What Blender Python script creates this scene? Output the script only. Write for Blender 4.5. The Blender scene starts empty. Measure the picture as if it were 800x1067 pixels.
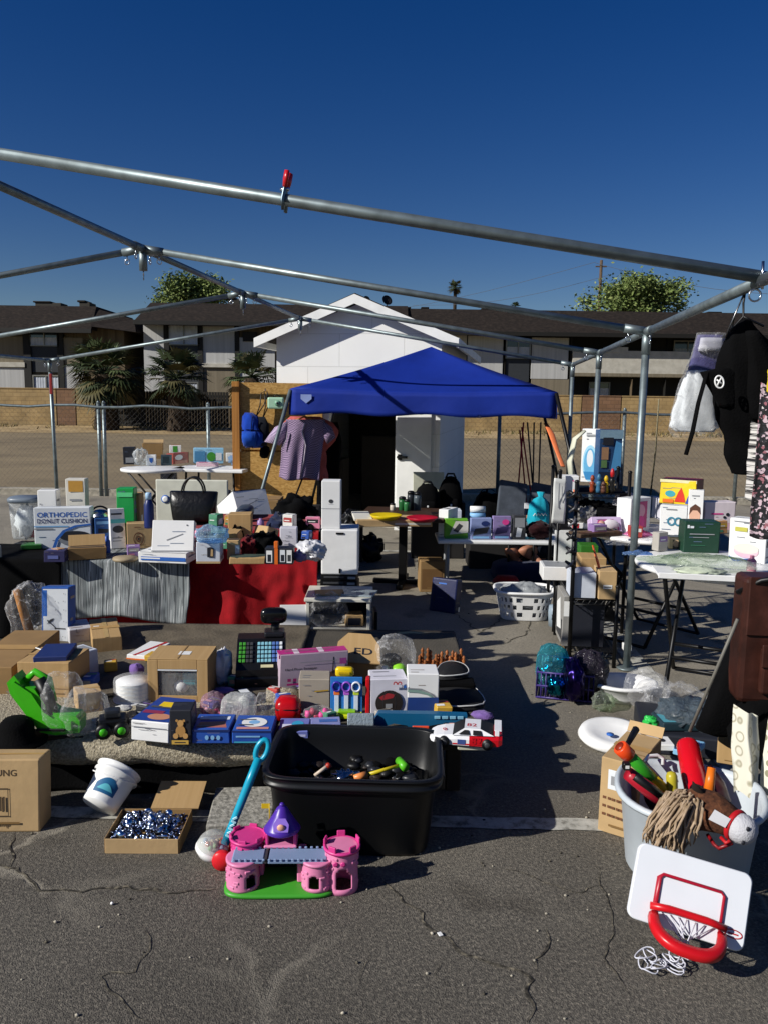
import bpy, bmesh, math, random
from mathutils import Vector, Matrix, noise
from math import sin, cos, pi, radians as R, atan2, sqrt
random.seed(7)
SC = bpy.context.scene
COL = SC.collection
PITCH, ROLL, F, H = R(7.788), R(.772), 850.0, 1.6
V = Vector
# ---------- placing: a pixel of the 800x1067 photo to a point on a level / at a distance
def ray(px, py):
    u = px - 400; v = 533.5 - py
    c, s = cos(ROLL), sin(ROLL)
    u0 = u*c - v*s; v0 = u*s + v*c
    return V((u0/F, cos(PITCH) + v0/F*sin(PITCH), -sin(PITCH) + v0/F*cos(PITCH)))
def G(px, py, z=0.0):
    r = ray(px, py); k = (z - H)/r.z
    return V((r.x*k, r.y*k, z))
def D(px, py, Y):
    r = ray(px, py); k = Y/r.y
    return V((r.x*k, Y, H + r.z*k))
def kk(p):            # metres per photo pixel at a point
    return (p.y*cos(PITCH) - (p.z - H)*sin(PITCH))/F
def hgt(p, px, py):   # height above p that reaches row py
    return max(.004, D(px, py, p.y).z - p.z)
# ---------- materials
def lin(c): return c/12.92 if c <= .04045 else ((c + .055)/1.055)**2.4
def hx(h):
    h = h.lstrip('#')
    return tuple(lin(int(h[i:i+2], 16)/255) for i in (0, 2, 4)) + (1,)
MATS = {}
def nn(nt, t, **kw):
    n = nt.nodes.new(t)
    for k, v in kw.items(): setattr(n, k, v)
    return n
def mat(name, col='#888888', rough=.55, metal=0, var=.12, scale=9, bump=0, bscale=80, spec=.4, sheen=0, coat=0):
    if name in MATS: return MATS[name]
    m = bpy.data.materials.new(name); m.use_nodes = True; nt = m.node_tree; b = nt.nodes['Principled BSDF']
    c = hx(col) if isinstance(col, str) else tuple(col) + (1,)
    tc = nn(nt, 'ShaderNodeTexCoord')
    no = nn(nt, 'ShaderNodeTexNoise'); no.inputs['Scale'].default_value = scale; no.inputs['Detail'].default_value = 5
    nt.links.new(tc.outputs['Object'], no.inputs['Vector'])
    rp = nn(nt, 'ShaderNodeMapRange'); rp.inputs['From Min'].default_value = .3; rp.inputs['From Max'].default_value = .7
    rp.inputs['To Min'].default_value = 1 - var; rp.inputs['To Max'].default_value = 1 + var*.6
    nt.links.new(no.outputs['Fac'], rp.inputs['Value'])
    mx = nn(nt, 'ShaderNodeMix', data_type='RGBA', blend_type='MULTIPLY'); mx.inputs[0].default_value = 1
    mx.inputs[6].default_value = c
    cb = nn(nt, 'ShaderNodeCombineColor')
    for i in range(3): nt.links.new(rp.outputs[0], cb.inputs[i])
    nt.links.new(cb.outputs[0], mx.inputs[7]); nt.links.new(mx.outputs[2], b.inputs['Base Color'])
    b.inputs['Roughness'].default_value = rough; b.inputs['Metallic'].default_value = metal
    b.inputs['Specular IOR Level'].default_value = spec
    if sheen: b.inputs['Sheen Weight'].default_value = sheen
    if coat: b.inputs['Coat Weight'].default_value = coat
    if bump:
        n2 = nn(nt, 'ShaderNodeTexNoise'); n2.inputs['Scale'].default_value = bscale; n2.inputs['Detail'].default_value = 4
        nt.links.new(tc.outputs['Object'], n2.inputs['Vector'])
        bp = nn(nt, 'ShaderNodeBump'); bp.inputs['Strength'].default_value = bump; bp.inputs['Distance'].default_value = .01
        nt.links.new(n2.outputs['Fac'], bp.inputs['Height']); nt.links.new(bp.outputs[0], b.inputs['Normal'])
    MATS[name] = m
    return m
def pl(col, rough=.38): return mat('plastic ' + col + str(rough), col, rough, var=.06, scale=14, bump=.03, bscale=60)
def fb(col): return mat('fabric ' + col, col, .9, var=.22, scale=14, bump=.35, bscale=160, spec=.15, sheen=.1)
def pp(col): return mat('print ' + col, col, .5, var=.07, scale=25)
def mt(col, rough=.4): return mat('metal ' + col, col, rough, 1, var=.15, scale=20)
def rampnode(nt, src, stops, interp='LINEAR'):
    r = nn(nt, 'ShaderNodeValToRGB'); r.color_ramp.interpolation = interp
    e = r.color_ramp.elements
    while len(e) < len(stops): e.new(.5)
    for i, (p, c) in enumerate(stops): e[i].position = p; e[i].color = hx(c) if isinstance(c, str) else c
    nt.links.new(src, r.inputs[0]); return r
# ---------- mesh builder
def frame(o, x, y, z):
    m = Matrix((x, y, z)).transposed().to_4x4(); m.translation = o; return m
TXT = {}
def text_geo(s):
    if s not in TXT:
        c = bpy.data.curves.new('t', 'FONT'); c.body = s; c.resolution_u = 3; c.offset = .012
        o = bpy.data.objects.new('t', c); COL.objects.link(o)
        dg = bpy.context.evaluated_depsgraph_get(); me = o.evaluated_get(dg).to_mesh()
        TXT[s] = ([v.co.copy() for v in me.vertices], [tuple(p.vertices) for p in me.polygons])
        o.evaluated_get(dg).to_mesh_clear(); bpy.data.objects.remove(o); bpy.data.curves.remove(c)
    return TXT[s]
class MB:
    def __init__(s): s.v = []; s.f = []; s.mi = []; s.sm = []; s.mats = []; s.M = Matrix()
    def add(s, vs, fs, m, smooth=False):
        if m not in s.mats: s.mats.append(m)
        k = s.mats.index(m); o = len(s.v)
        s.v += [s.M @ V(v) for v in vs]
        for f in fs: s.f.append([i + o for i in f]); s.mi.append(k); s.sm.append(smooth)
        return s
    def box(s, x0, y0, z0, x1, y1, z1, m, bev=.003, M=None, jit=0):
        x0, x1 = min(x0, x1), max(x0, x1); y0, y1 = min(y0, y1), max(y0, y1); z0, z1 = min(z0, z1), max(z0, z1)
        bm = bmesh.new()
        vs = [bm.verts.new((x, y, z)) for z in (z0, z1) for y in (y0, y1) for x in (x0, x1)]
        if jit:
            for v in vs[4:]: v.co += V((random.uniform(-jit, jit), random.uniform(-jit, jit), random.uniform(-jit, jit)*.5))
        for q in ((0, 2, 3, 1), (4, 5, 7, 6), (0, 1, 5, 4), (2, 6, 7, 3), (0, 4, 6, 2), (1, 3, 7, 5)): bm.faces.new([vs[i] for i in q])
        b = min(bev, (x1-x0)*.3, (y1-y0)*.3, (z1-z0)*.3)
        if b > 1e-5: bmesh.ops.bevel(bm, geom=bm.edges[:], offset=b, segments=2 if b > .004 else 1, affect='EDGES', profile=.5)
        bm.verts.index_update()
        vv = [v.co.copy() for v in bm.verts]
        if M: vv = [M @ v for v in vv]
        s.add(vv, [[v.index for v in f.verts] for f in bm.faces], m); bm.free(); return s
    def tube(s, path, r, m, n=8, closed=False, flat=1.0):
        P = [V(p) for p in path]; L = len(P); rr = r if isinstance(r, (list, tuple)) else [r]*L
        vs = []; fs = []; prev = None
        for i in range(L):
            if closed: t = P[(i+1) % L] - P[i-1]
            else: t = P[min(i+1, L-1)] - P[max(i-1, 0)]
            t = t.normalized() if t.length > 1e-9 else V((0, 0, 1))
            if prev is None:
                a = t.cross(V((0, 0, 1)))
                if a.length < .05: a = t.cross(V((0, 1, 0)))
            else: a = prev - t*prev.dot(t)
            a = a.normalized(); prev = a; b = t.cross(a)
            for k in range(n):
                w = 2*pi*k/n; vs.append(P[i] + (a*cos(w) + b*sin(w)*flat)*rr[i])
        for i in range(L if closed else L-1):
            j = (i+1) % L
            for k in range(n): fs.append([i*n+k, i*n+(k+1) % n, j*n+(k+1) % n, j*n+k])
        if not closed: fs += [list(range(n))[::-1], list(range((L-1)*n, L*n))]
        s.add(vs, fs, m, n > 4); return s
    def cyl(s, p0, p1, r0, m, r1=None, n=20): return s.tube([p0, p1], [r0, r0 if r1 is None else r1], m, n)
    def lathe(s, prof, m, n=28, M=None, caps=True):
        vs = []; fs = []; L = len(prof)
        for r, z in prof:
            for k in range(n):
                w = 2*pi*k/n; v = V((r*cos(w), r*sin(w), z)); vs.append(M @ v if M else v)
        for i in range(L-1):
            for k in range(n): fs.append([i*n+k, i*n+(k+1) % n, (i+1)*n+(k+1) % n, (i+1)*n+k])
        if caps: fs += [list(range(n))[::-1], list(range((L-1)*n, L*n))]
        s.add(vs, fs, m, True); return s
    def loft(s, secs, m, n=20, p=1.0, wob=0, seed=0, folds=0):
        # secs: (cx, cy, cz, rx, ry) horizontal rings, p>1 squarer
        vs = []; fs = []; L = len(secs)
        for i, (cx, cy, cz, rx, ry) in enumerate(secs):
            for k in range(n):
                w = 2*pi*k/n; c, q = cos(w), sin(w)
                c = math.copysign(abs(c)**(1/p), c); q = math.copysign(abs(q)**(1/p), q)
                g = 1 + wob*noise.noise(V((c*1.7+seed, q*1.7, cz*9)))
                if folds: g += folds*sin(w*7 + i*.6 + seed)*(.5+.5*noise.noise(V((c, q, seed))))
                vs.append(V((cx + rx*c*g, cy + ry*q*g, cz + wob*.3*rx*noise.noise(V((c*2, q*2, cz*5+seed))))))
        for i in range(L-1):
            for k in range(n): fs.append([i*n+k, i*n+(k+1) % n, (i+1)*n+(k+1) % n, (i+1)*n+k])
        fs += [list(range(n))[::-1], list(range((L-1)*n, L*n))]
        s.add(vs, fs, m, True); return s
    def blob(s, c, rad, m, n=22, amp=.12, fq=2.2, seed=0, flatb=None, p=1.0):
        vs = []; fs = []; c = V(c); nv = n//2+1
        for i in range(nv):
            th = pi*i/(nv-1)
            for k in range(n):
                ph = 2*pi*k/n; d = V((sin(th)*cos(ph), sin(th)*sin(ph), cos(th)))
                if p != 1: d = V([math.copysign(abs(q)**(1/p), q) for q in d])
                g = 1 + amp*noise.noise(d*fq + V((seed*3.1, seed, 0))) + amp*.5*noise.noise(d*fq*2.7 + V((seed, 7, 0)))
                v = c + V((d.x*rad[0], d.y*rad[1], d.z*rad[2]))*g
                if flatb is not None: v.z = max(v.z, flatb)
                vs.append(v)
        for i in range(nv-1):
            for k in range(n): fs.append([i*n+k, (i+1)*n+k, (i+1)*n+(k+1) % n, i*n+(k+1) % n])
        s.add(vs, fs, m, True); return s
    def sheet(s, nu, nv, fn, m, smooth=True):
        vs = [V(fn(i/nu, j/nv)) for j in range(nv+1) for i in range(nu+1)]
        fs = [[j*(nu+1)+i, j*(nu+1)+i+1, (j+1)*(nu+1)+i+1, (j+1)*(nu+1)+i] for j in range(nv) for i in range(nu)]
        s.add(vs, fs, m, smooth); return s
    def prism(s, pts, d, m, M=None):          # pts in local xz, extruded along +y
        n = len(pts); vs = [V((x, 0, z)) for x, z in pts] + [V((x, d, z)) for x, z in pts]
        fs = [list(range(n)), list(range(n, 2*n))[::-1]] + [[i, n+i, n+(i+1) % n, (i+1) % n] for i in range(n)]
        s.add([M @ v for v in vs] if M else vs, fs, m); return s
    def flat(s, pts, m, M):                  # pts in uv of frame M
        s.add([M @ V((x, y, 0)) for x, y in pts], [list(range(len(pts)))], m); return s
    def text(s, st, size, m, M, width=None, align='l'):
        vs, fs = text_geo(st)
        if not vs: return s
        x0 = min(v.x for v in vs); x1 = max(v.x for v in vs)
        sx = size if width is None else width/(x1-x0)
        ox = x0 if align == 'l' else (x0+x1)/2
        s.add([M @ V(((v.x-ox)*sx, v.y*size, 0)) for v in vs], fs, m); return s
    def build(s, name, parent=None, loc=None, rz=0, label=None, cat=None, group=None, kind=None, mats=None):
        me = bpy.data.meshes.new(name); loc = V(loc) if loc is not None else V((0, 0, 0))
        me.from_pydata([tuple(v) for v in s.v], [], s.f)
        for m in s.mats: me.materials.append(m)
        me.polygons.foreach_set('material_index', s.mi); me.polygons.foreach_set('use_smooth', s.sm); me.update()
        o = bpy.data.objects.new(name, me); COL.objects.link(o); o.location = loc
        if isinstance(rz, (int, float)): o.rotation_euler = (0, 0, rz)
        else: o.rotation_euler = rz
        if parent: o.parent = parent
        tag(o, label, cat, group, kind); return o
def tag(o, label=None, cat=None, group=None, kind=None):
    if label: o['label'] = label
    if cat: o['category'] = cat
    if group: o['group'] = group
    if kind: o['kind'] = kind
    return o
def T(name, label, cat, loc=(0, 0, 0), rz=0, group=None):
    o = bpy.data.objects.new(name, None); COL.objects.link(o); o.location = loc; o.empty_display_size = .1
    o.rotation_euler = (0, 0, rz) if isinstance(rz, (int, float)) else rz
    return tag(o, label, cat, group)
def solid(o, t, off=0, sub=0):
    if sub: q = o.modifiers.new('s', 'SUBSURF'); q.levels = q.render_levels = sub
    q = o.modifiers.new('t', 'SOLIDIFY'); q.thickness = t; q.offset = off; return o
# printed matter on the faces of a box w x d x h whose front is y=0
def prints(mb, w, d, h, specs):
    lay = {}
    for sp in specs:
        fc, kd, a, m = sp[0], sp[1], sp[2], sp[3]
        lay[fc] = lay.get(fc, 0) + 1; e = .0008 + .0005*lay[fc]
        if fc == 'F': M = frame(V((-w/2, -e, 0)), V((1, 0, 0)), V((0, 0, 1)), V((0, -1, 0))); U, Z = w, h
        elif fc == 'T': M = frame(V((-w/2, 0, h+e)), V((1, 0, 0)), V((0, 1, 0)), V((0, 0, 1))); U, Z = w, d
        elif fc == 'R': M = frame(V((w/2+e, 0, 0)), V((0, 1, 0)), V((0, 0, 1)), V((1, 0, 0))); U, Z = d, h
        else: M = frame(V((-w/2-e, d, 0)), V((0, -1, 0)), V((0, 0, 1)), V((-1, 0, 0))); U, Z = d, h
        if kd == 'r': mb.flat([(a[0]*U, a[1]*Z), (a[2]*U, a[1]*Z), (a[2]*U, a[3]*Z), (a[0]*U, a[3]*Z)], m, M)
        elif kd == 'e': mb.flat([(a[0]*U + a[2]*U*cos(t*pi/14), a[1]*Z + a[3]*Z*sin(t*pi/14)) for t in range(28)], m, M)
        elif kd == 'p': mb.flat([(x*U, y*Z) for x, y in a], m, M)
        elif kd == 'g':   # ring: uc, vc, ru, rv, thickness fraction
            n = 28; vs = []
            for q in (1, 1-a[4]):
                vs += [M @ V((a[0]*U + a[2]*U*q*cos(t*2*pi/n), a[1]*Z + a[3]*Z*q*sin(t*2*pi/n), 0)) for t in range(n)]
            mb.add(vs, [[t, (t+1) % n, n+(t+1) % n, n+t] for t in range(n)], m)
        elif kd == 't': mb.text(a[3], a[2]*Z, m, M @ Matrix.Translation((a[0]*U, a[1]*Z, 0)), width=(a[4]*U if len(a) > 4 else None))
def carton(name, label, cat, A, B, ytop, z, depth, m, pr=(), group=None, lean=0, bev=.0035, jit=.006, parts=()):
    P0, P1 = G(*A, z), G(*B, z); mid = (P0+P1)/2; d = P1-P0; w = d.length; rz = atan2(d.y, d.x)
    h = hgt(mid, (A[0]+B[0])/2, ytop); rq = random.Random(name+label); pr = list(pr)
    if w > .05 and h > .04 and m.name.startswith(('cardboard', 'CARD')):
        pr += [('T', 'r', (0, .44, 1, .56), pp('#b59058')), ('R', 'r', (.3, .3, .65, .55), pp('#d9d5cb')), ('F', 'r', (rq.uniform(.05, .6), .12, rq.uniform(.7, .9), .15), pp('#7d6038'))]
    elif w > .05 and h > .05:
        c_ = pp(rq.choice(('#7d7f84', '#4b4d55', '#9a8f86', '#5c6f8a')))
        for q in range(rq.randint(3, 6)):
            u, v = rq.uniform(.05, .6), rq.uniform(.06, .94); pr.insert(0, ('F', 'r', (u, v, min(.95, u+rq.uniform(.08, .35)), v+.018), c_))
        for q in range(3): v = rq.uniform(.1, .8); pr.append(('R', 'r', (.1, v, rq.uniform(.4, .9), v+rq.uniform(.02, .08)), c_))
        for q in range(2): v = rq.uniform(.1, .8); pr.append(('T', 'r', (.1, v, rq.uniform(.3, .9), v+.05), c_))
        pr.append(('R', 'r', (.6, .06, .9, .2), pp('#d9d9d6')))
    mb = MB(); mb.box(-w/2, 0, 0, w/2, depth, h, m, bev, jit=jit*min(1, w*4)); prints(mb, w, depth, h, pr)
    if parts:
        root = T(name, label, cat, mid, (-lean, 0, rz), group)
        mb.build('box_body', root); parts(root, w, depth, h) if callable(parts) else None
        return root
    return mb.build(name, None, mid, (-lean, 0, rz), label, cat, group)
def flaps(which, m, L=.5):
    def f(root, w, d, h):
        for q in which:
            b = MB(); l = L*min(w, d)
            if q == 'F': b.sheet(1, 1, lambda u, v: (-w/2+u*w, -v*l*.8, h-v*l*.45), m, False)
            if q == 'K': b.sheet(1, 1, lambda u, v: (-w/2+u*w, d+v*l*.6, h+v*l*.7), m, False)
            if q == 'L': b.sheet(1, 1, lambda u, v: (-w/2-v*l*.8, u*d, h+v*l*.35), m, False)
            if q == 'R': b.sheet(1, 1, lambda u, v: (w/2+v*l*.8, u*d, h+v*l*.3), m, False)
            solid(b.build('flap', root), .004)
    return f
def bag(name, label, x0, y0, x1, y1, z, ry, m, seed=0, amp=.3, fq=2.6, n=40, cat='bag', inner=None, group=None, p=1.2):
    c = G((x0+x1)/2, y1, z); k = kk(c); rx = (x1-x0)/2*k; rz = (y1-y0)/2*k
    b = MB(); b.blob((0, ry*.6, rz), (rx, ry, rz*1.02), m, n, amp*.75, fq*.85, seed, flatb=0, p=p)
    if inner:
        root = T(name, label, cat, c, 0, group); b.build('plastic_film', root); inner(root, rx, ry, rz); return root
    return b.build(name, None, c, 0, label, cat, group)
SUN_E = 5.0; SKY_S = .05; EXPO = .12; SKY_DUST = .15; SKY_OZ = 2.5; SKY_SAT = 1.42; SKY_HUE = .52
# ---------- special materials
def m_asphalt():
    m = bpy.data.materials.new('asphalt'); m.use_nodes = True; nt = m.node_tree; b = nt.nodes['Principled BSDF']; L = nt.links.new
    g = nn(nt, 'ShaderNodeNewGeometry'); pos = g.outputs['Position']
    def noi(sc, det=4, ro=.5):
        n = nn(nt, 'ShaderNodeTexNoise'); n.inputs['Scale'].default_value = sc; n.inputs['Detail'].default_value = det; n.inputs['Roughness'].default_value = ro
        L(pos, n.inputs['Vector']); return n
    def mul(a, bcol, f=1.0, mode='MULTIPLY'):
        x = nn(nt, 'ShaderNodeMix', data_type='RGBA', blend_type=mode)
        if isinstance(f, float): x.inputs[0].default_value = f
        else: L(f, x.inputs[0])
        L(a, x.inputs[6])
        if hasattr(bcol, 'links'): L(bcol, x.inputs[7])
        else: x.inputs[7].default_value = bcol
        return x.outputs[2]
    big = rampnode(nt, noi(.55, 6, .6).outputs['Fac'], [(.28, (.070, .064, .055, 1)), (.5, (.112, .103, .089, 1)), (.74, (.160, .148, .128, 1))])
    spk = rampnode(nt, noi(95, 2, .6).outputs['Fac'], [(.34, (.35, .35, .35, 1)), (.5, (.95, .95, .93, 1)), (.66, (2.0, 1.95, 1.85, 1))])
    vo = nn(nt, 'ShaderNodeTexVoronoi'); vo.inputs['Scale'].default_value = 230; L(pos, vo.inputs['Vector'])
    peb = rampnode(nt, vo.outputs['Color'], [(.0, (.55, .55, .55, 1)), (.7, (1.05, 1.03, 1, 1)), (1, (1.9, 1.85, 1.75, 1))])
    c = mul(mul(big.outputs[0], spk.outputs[0], .55), peb.outputs[0], .5)
    # worn sand drifting further back
    sep = nn(nt, 'ShaderNodeSeparateXYZ'); L(pos, sep.inputs[0])
    mr = nn(nt, 'ShaderNodeMapRange'); mr.inputs['From Min'].default_value = 2.5; mr.inputs['From Max'].default_value = 5.2; mr.inputs['To Max'].default_value = .9; L(sep.outputs['Y'], mr.inputs['Value'])
    ns = nn(nt, 'ShaderNodeMath', operation='MULTIPLY'); L(mr.outputs[0], ns.inputs[0])
    st = rampnode(nt, noi(1.3, 7, .65).outputs['Fac'], [(.25, (.35, .35, .35, 1)), (.6, (1, 1, 1, 1))]); L(st.outputs[0], ns.inputs[1])
    c = mul(c, (.30, .272, .22, 1), ns.outputs[0], 'MIX')
    sp2 = rampnode(nt, noi(60, 4, .7).outputs['Fac'], [(.3, (.72, .72, .72, 1)), (.7, (1.22, 1.2, 1.16, 1))]); c = mul(c, sp2.outputs[0], 1.0)
    # oil stains
    oil = rampnode(nt, noi(2.3, 3, .5).outputs['Fac'], [(.6, (1, 1, 1, 1)), (.72, (.5, .49, .48, 1))]); c = mul(c, oil.outputs[0], 1.0)
    # hairline cracks
    w = noi(1.7, 5, .6); ad = nn(nt, 'ShaderNodeVectorMath', operation='MULTIPLY_ADD'); L(w.outputs['Color'], ad.inputs[0]); ad.inputs[1].default_value = (.55, .55, 0); L(pos, ad.inputs[2])
    cr = nn(nt, 'ShaderNodeTexVoronoi', feature='DISTANCE_TO_EDGE'); cr.inputs['Scale'].default_value = 1.35; L(ad.outputs[0], cr.inputs['Vector'])
    msk = noi(.9, 3); 
    ck = rampnode(nt, cr.outputs['Distance'], [(.0, (1, 1, 1, 1)), (.012, (.6, .6, .6, 1)), (.03, (0, 0, 0, 1))])
    mk = rampnode(nt, msk.outputs['Fac'], [(.45, (0, 0, 0, 1)), (.62, (1, 1, 1, 1))])
    ml = nn(nt, 'ShaderNodeMath', operation='MULTIPLY'); L(ck.outputs[0], ml.inputs[0]); L(mk.outputs[0], ml.inputs[1])
    c = mul(c, (.25, .225, .18, 1), ml.outputs[0], 'MIX')
    L(c, b.inputs['Base Color']); b.inputs['Roughness'].default_value = .88; b.inputs['Specular IOR Level'].default_value = .25
    hs = nn(nt, 'ShaderNodeMath', operation='ADD'); L(vo.outputs['Distance'], hs.inputs[0]); L(noi(55, 5, .7).outputs['Fac'], hs.inputs[1])
    h2 = nn(nt, 'ShaderNodeMath', operation='MULTIPLY_ADD'); L(ml.outputs[0], h2.inputs[0]); h2.inputs[1].default_value = -1.5; L(hs.outputs[0], h2.inputs[2])
    bp = nn(nt, 'ShaderNodeBump'); bp.inputs['Strength'].default_value = .6; bp.inputs['Distance'].default_value = .004; L(h2.outputs[0], bp.inputs['Height']); L(bp.outputs[0], b.inputs['Normal'])
    return m
def m_noise(name, stops, scale, rough=.85, bump=.3, det=6, stretch=None, bd=.01, obj=True, ro=.6):
    m = bpy.data.materials.new(name); m.use_nodes = True; nt = m.node_tree; b = nt.nodes['Principled BSDF']; L = nt.links.new
    tc = nn(nt, 'ShaderNodeTexCoord'); v = tc.outputs['Object']
    if stretch:
        mp = nn(nt, 'ShaderNodeMapping'); mp.inputs['Scale'].default_value = stretch; L(v, mp.inputs['Vector']); v = mp.outputs[0]
    n = nn(nt, 'ShaderNodeTexNoise'); n.inputs['Scale'].default_value = scale; n.inputs['Detail'].default_value = det; n.inputs['Roughness'].default_value = ro; L(v, n.inputs['Vector'])
    r = rampnode(nt, n.outputs['Fac'], stops); L(r.outputs[0], b.inputs['Base Color'])
    b.inputs['Roughness'].default_value = rough; b.inputs['Specular IOR Level'].default_value = .3
    if bump:
        bp = nn(nt, 'ShaderNodeBump'); bp.inputs['Strength'].default_value = bump; bp.inputs['Distance'].default_value = bd
        L(n.outputs['Fac'], bp.inputs['Height']); L(bp.outputs[0], b.inputs['Normal'])
    return m
def m_brick(name, c1, c2, mortar, bw, bh, ms=.01, bump=.4, dirt=.25):
    m = bpy.data.materials.new(name); m.use_nodes = True; nt = m.node_tree; b = nt.nodes['Principled BSDF']; L = nt.links.new
    tc = nn(nt, 'ShaderNodeTexCoord'); sp = nn(nt, 'ShaderNodeSeparateXYZ'); L(tc.outputs['Object'], sp.inputs[0])
    ad = nn(nt, 'ShaderNodeMath', operation='ADD'); L(sp.outputs[0], ad.inputs[0]); L(sp.outputs[1], ad.inputs[1])
    cv = nn(nt, 'ShaderNodeCombineXYZ'); L(ad.outputs[0], cv.inputs[0]); L(sp.outputs[2], cv.inputs[1])
    br = nn(nt, 'ShaderNodeTexBrick'); L(cv.outputs[0], br.inputs['Vector'])
    br.inputs['Color1'].default_value = hx(c1); br.inputs['Color2'].default_value = hx(c2); br.inputs['Mortar'].default_value = hx(mortar)
    br.inputs['Scale'].default_value = 1; br.inputs['Mortar Size'].default_value = ms; br.inputs['Brick Width'].default_value = bw; br.inputs['Row Height'].default_value = bh
    n = nn(nt, 'ShaderNodeTexNoise'); n.inputs['Scale'].default_value = 1.5; n.inputs['Detail'].default_value = 8; L(tc.outputs['Object'], n.inputs['Vector'])
    rp = rampnode(nt, n.outputs['Fac'], [(.3, (1-dirt, 1-dirt, 1-dirt, 1)), (.65, (1, 1, 1, 1))])
    mx = nn(nt, 'ShaderNodeMix', data_type='RGBA', blend_type='MULTIPLY'); mx.inputs[0].default_value = 1
    L(br.outputs['Color'], mx.inputs[6]); L(rp.outputs[0], mx.inputs[7]); L(mx.outputs[2], b.inputs['Base Color'])
    b.inputs['Roughness'].default_value = .85
    bp = nn(nt, 'ShaderNodeBump', invert=True); bp.inputs['Strength'].default_value = bump; bp.inputs['Distance'].default_value = .01; L(br.outputs['Fac'], bp.inputs['Height']); L(bp.outputs[0], b.inputs['Normal'])
    return m
def m_stripes(name, stops, scale, axis=0, interp='CONSTANT', bump=.2, det=3, rough=.85):
    m = bpy.data.materials.new(name); m.use_nodes = True; nt = m.node_tree; b = nt.nodes['Principled BSDF']; L = nt.links.new
    tc = nn(nt, 'ShaderNodeTexCoord'); mp = nn(nt, 'ShaderNodeMapping'); L(tc.outputs['Object'], mp.inputs['Vector'])
    sc = [.02, .02, .02]; sc[axis] = 1; mp.inputs['Scale'].default_value = sc
    n = nn(nt, 'ShaderNodeTexNoise'); n.inputs['Scale'].default_value = scale; n.inputs['Detail'].default_value = det; L(mp.outputs[0], n.inputs['Vector'])
    r = rampnode(nt, n.outputs['Fac'], stops, interp); L(r.outputs[0], b.inputs['Base Color']); b.inputs['Roughness'].default_value = rough
    b.inputs['Specular IOR Level'].default_value = .15
    bp = nn(nt, 'ShaderNodeBump'); bp.inputs['Strength'].default_value = bump; bp.inputs['Distance'].default_value = .01; L(n.outputs['Fac'], bp.inputs['Height']); L(bp.outputs[0], b.inputs['Normal'])
    return m
def m_check(name, c1, c2, scale, rough=.9):
    m = bpy.data.materials.new(name); m.use_nodes = True; nt = m.node_tree; b = nt.nodes['Principled BSDF']; L = nt.links.new
    tc = nn(nt, 'ShaderNodeTexCoord'); ck = nn(nt, 'ShaderNodeTexChecker'); ck.inputs['Scale'].default_value = scale
    ck.inputs['Color1'].default_value = hx(c1); ck.inputs['Color2'].default_value = hx(c2); L(tc.outputs['Object'], ck.inputs['Vector']); L(ck.outputs[0], b.inputs['Base Color'])
    b.inputs['Roughness'].default_value = rough; b.inputs['Specular IOR Level'].default_value = .15
    return m
def m_spots(name, base, dot, scale, r0=.28, r1=.33, ring=False):
    m = bpy.data.materials.new(name); m.use_nodes = True; nt = m.node_tree; b = nt.nodes['Principled BSDF']; L = nt.links.new
    tc = nn(nt, 'ShaderNodeTexCoord'); vo = nn(nt, 'ShaderNodeTexVoronoi'); vo.inputs['Scale'].default_value = scale; vo.inputs['Randomness'].default_value = .45; L(tc.outputs['Object'], vo.inputs['Vector'])
    st = [(r0-.1, base), (r0, dot), (r1, base)] if ring else [(r0, dot), (r1, base)]
    r = rampnode(nt, vo.outputs['Distance'], st); L(r.outputs[0], b.inputs['Base Color']); b.inputs['Roughness'].default_value = .35
    return m
def m_clear(name, tint='#ffffff', base=.10, top=.75, rough=.12, sc=22):
    m = bpy.data.materials.new(name); m.use_nodes = True; nt = m.node_tree; L = nt.links.new
    for n in list(nt.nodes): nt.nodes.remove(n)
    out = nn(nt, 'ShaderNodeOutputMaterial'); mx = nn(nt, 'ShaderNodeMixShader'); tr = nn(nt, 'ShaderNodeBsdfTransparent'); tr.inputs[0].default_value = hx(tint)
    p = nn(nt, 'ShaderNodeBsdfPrincipled'); p.inputs['Base Color'].default_value = hx(tint); p.inputs['Roughness'].default_value = rough; p.inputs['Specular IOR Level'].default_value = .8
    tc = nn(nt, 'ShaderNodeTexCoord'); n = nn(nt, 'ShaderNodeTexNoise'); n.inputs['Scale'].default_value = sc; n.inputs['Detail'].default_value = 6; n.inputs['Roughness'].default_value = .65; n.inputs['Distortion'].default_value = 1.6
    L(tc.outputs['Object'], n.inputs['Vector'])
    lw = nn(nt, 'ShaderNodeLayerWeight'); lw.inputs[0].default_value = .35
    r = nn(nt, 'ShaderNodeMapRange'); r.inputs['From Min'].default_value = .55; r.inputs['From Max'].default_value = .68; r.inputs['To Min'].default_value = base; r.inputs['To Max'].default_value = top; L(n.outputs['Fac'], r.inputs['Value'])
    a = nn(nt, 'ShaderNodeMath', operation='MULTIPLY_ADD', use_clamp=True); L(lw.outputs['Facing'], a.inputs[0]); a.inputs[1].default_value = .22; L(r.outputs[0], a.inputs[2])
    bp = nn(nt, 'ShaderNodeBump'); bp.inputs['Strength'].default_value = .9; bp.inputs['Distance'].default_value = .02; L(n.outputs['Fac'], bp.inputs['Height']); L(bp.outputs[0], p.inputs['Normal'])
    L(a.outputs[0], mx.inputs[0]); L(tr.outputs[0], mx.inputs[1]); L(p.outputs[0], mx.inputs[2]); L(mx.outputs[0], out.inputs[0])
    return m
ASPH = m_asphalt()
LOT = m_noise('lot surface', [(.25, '#645946'), (.45, '#7d6f57'), (.6, '#897a5f'), (.78, '#9c8b6b')], .35, .95, .4, 10, bd=.03, ro=.68)
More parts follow.
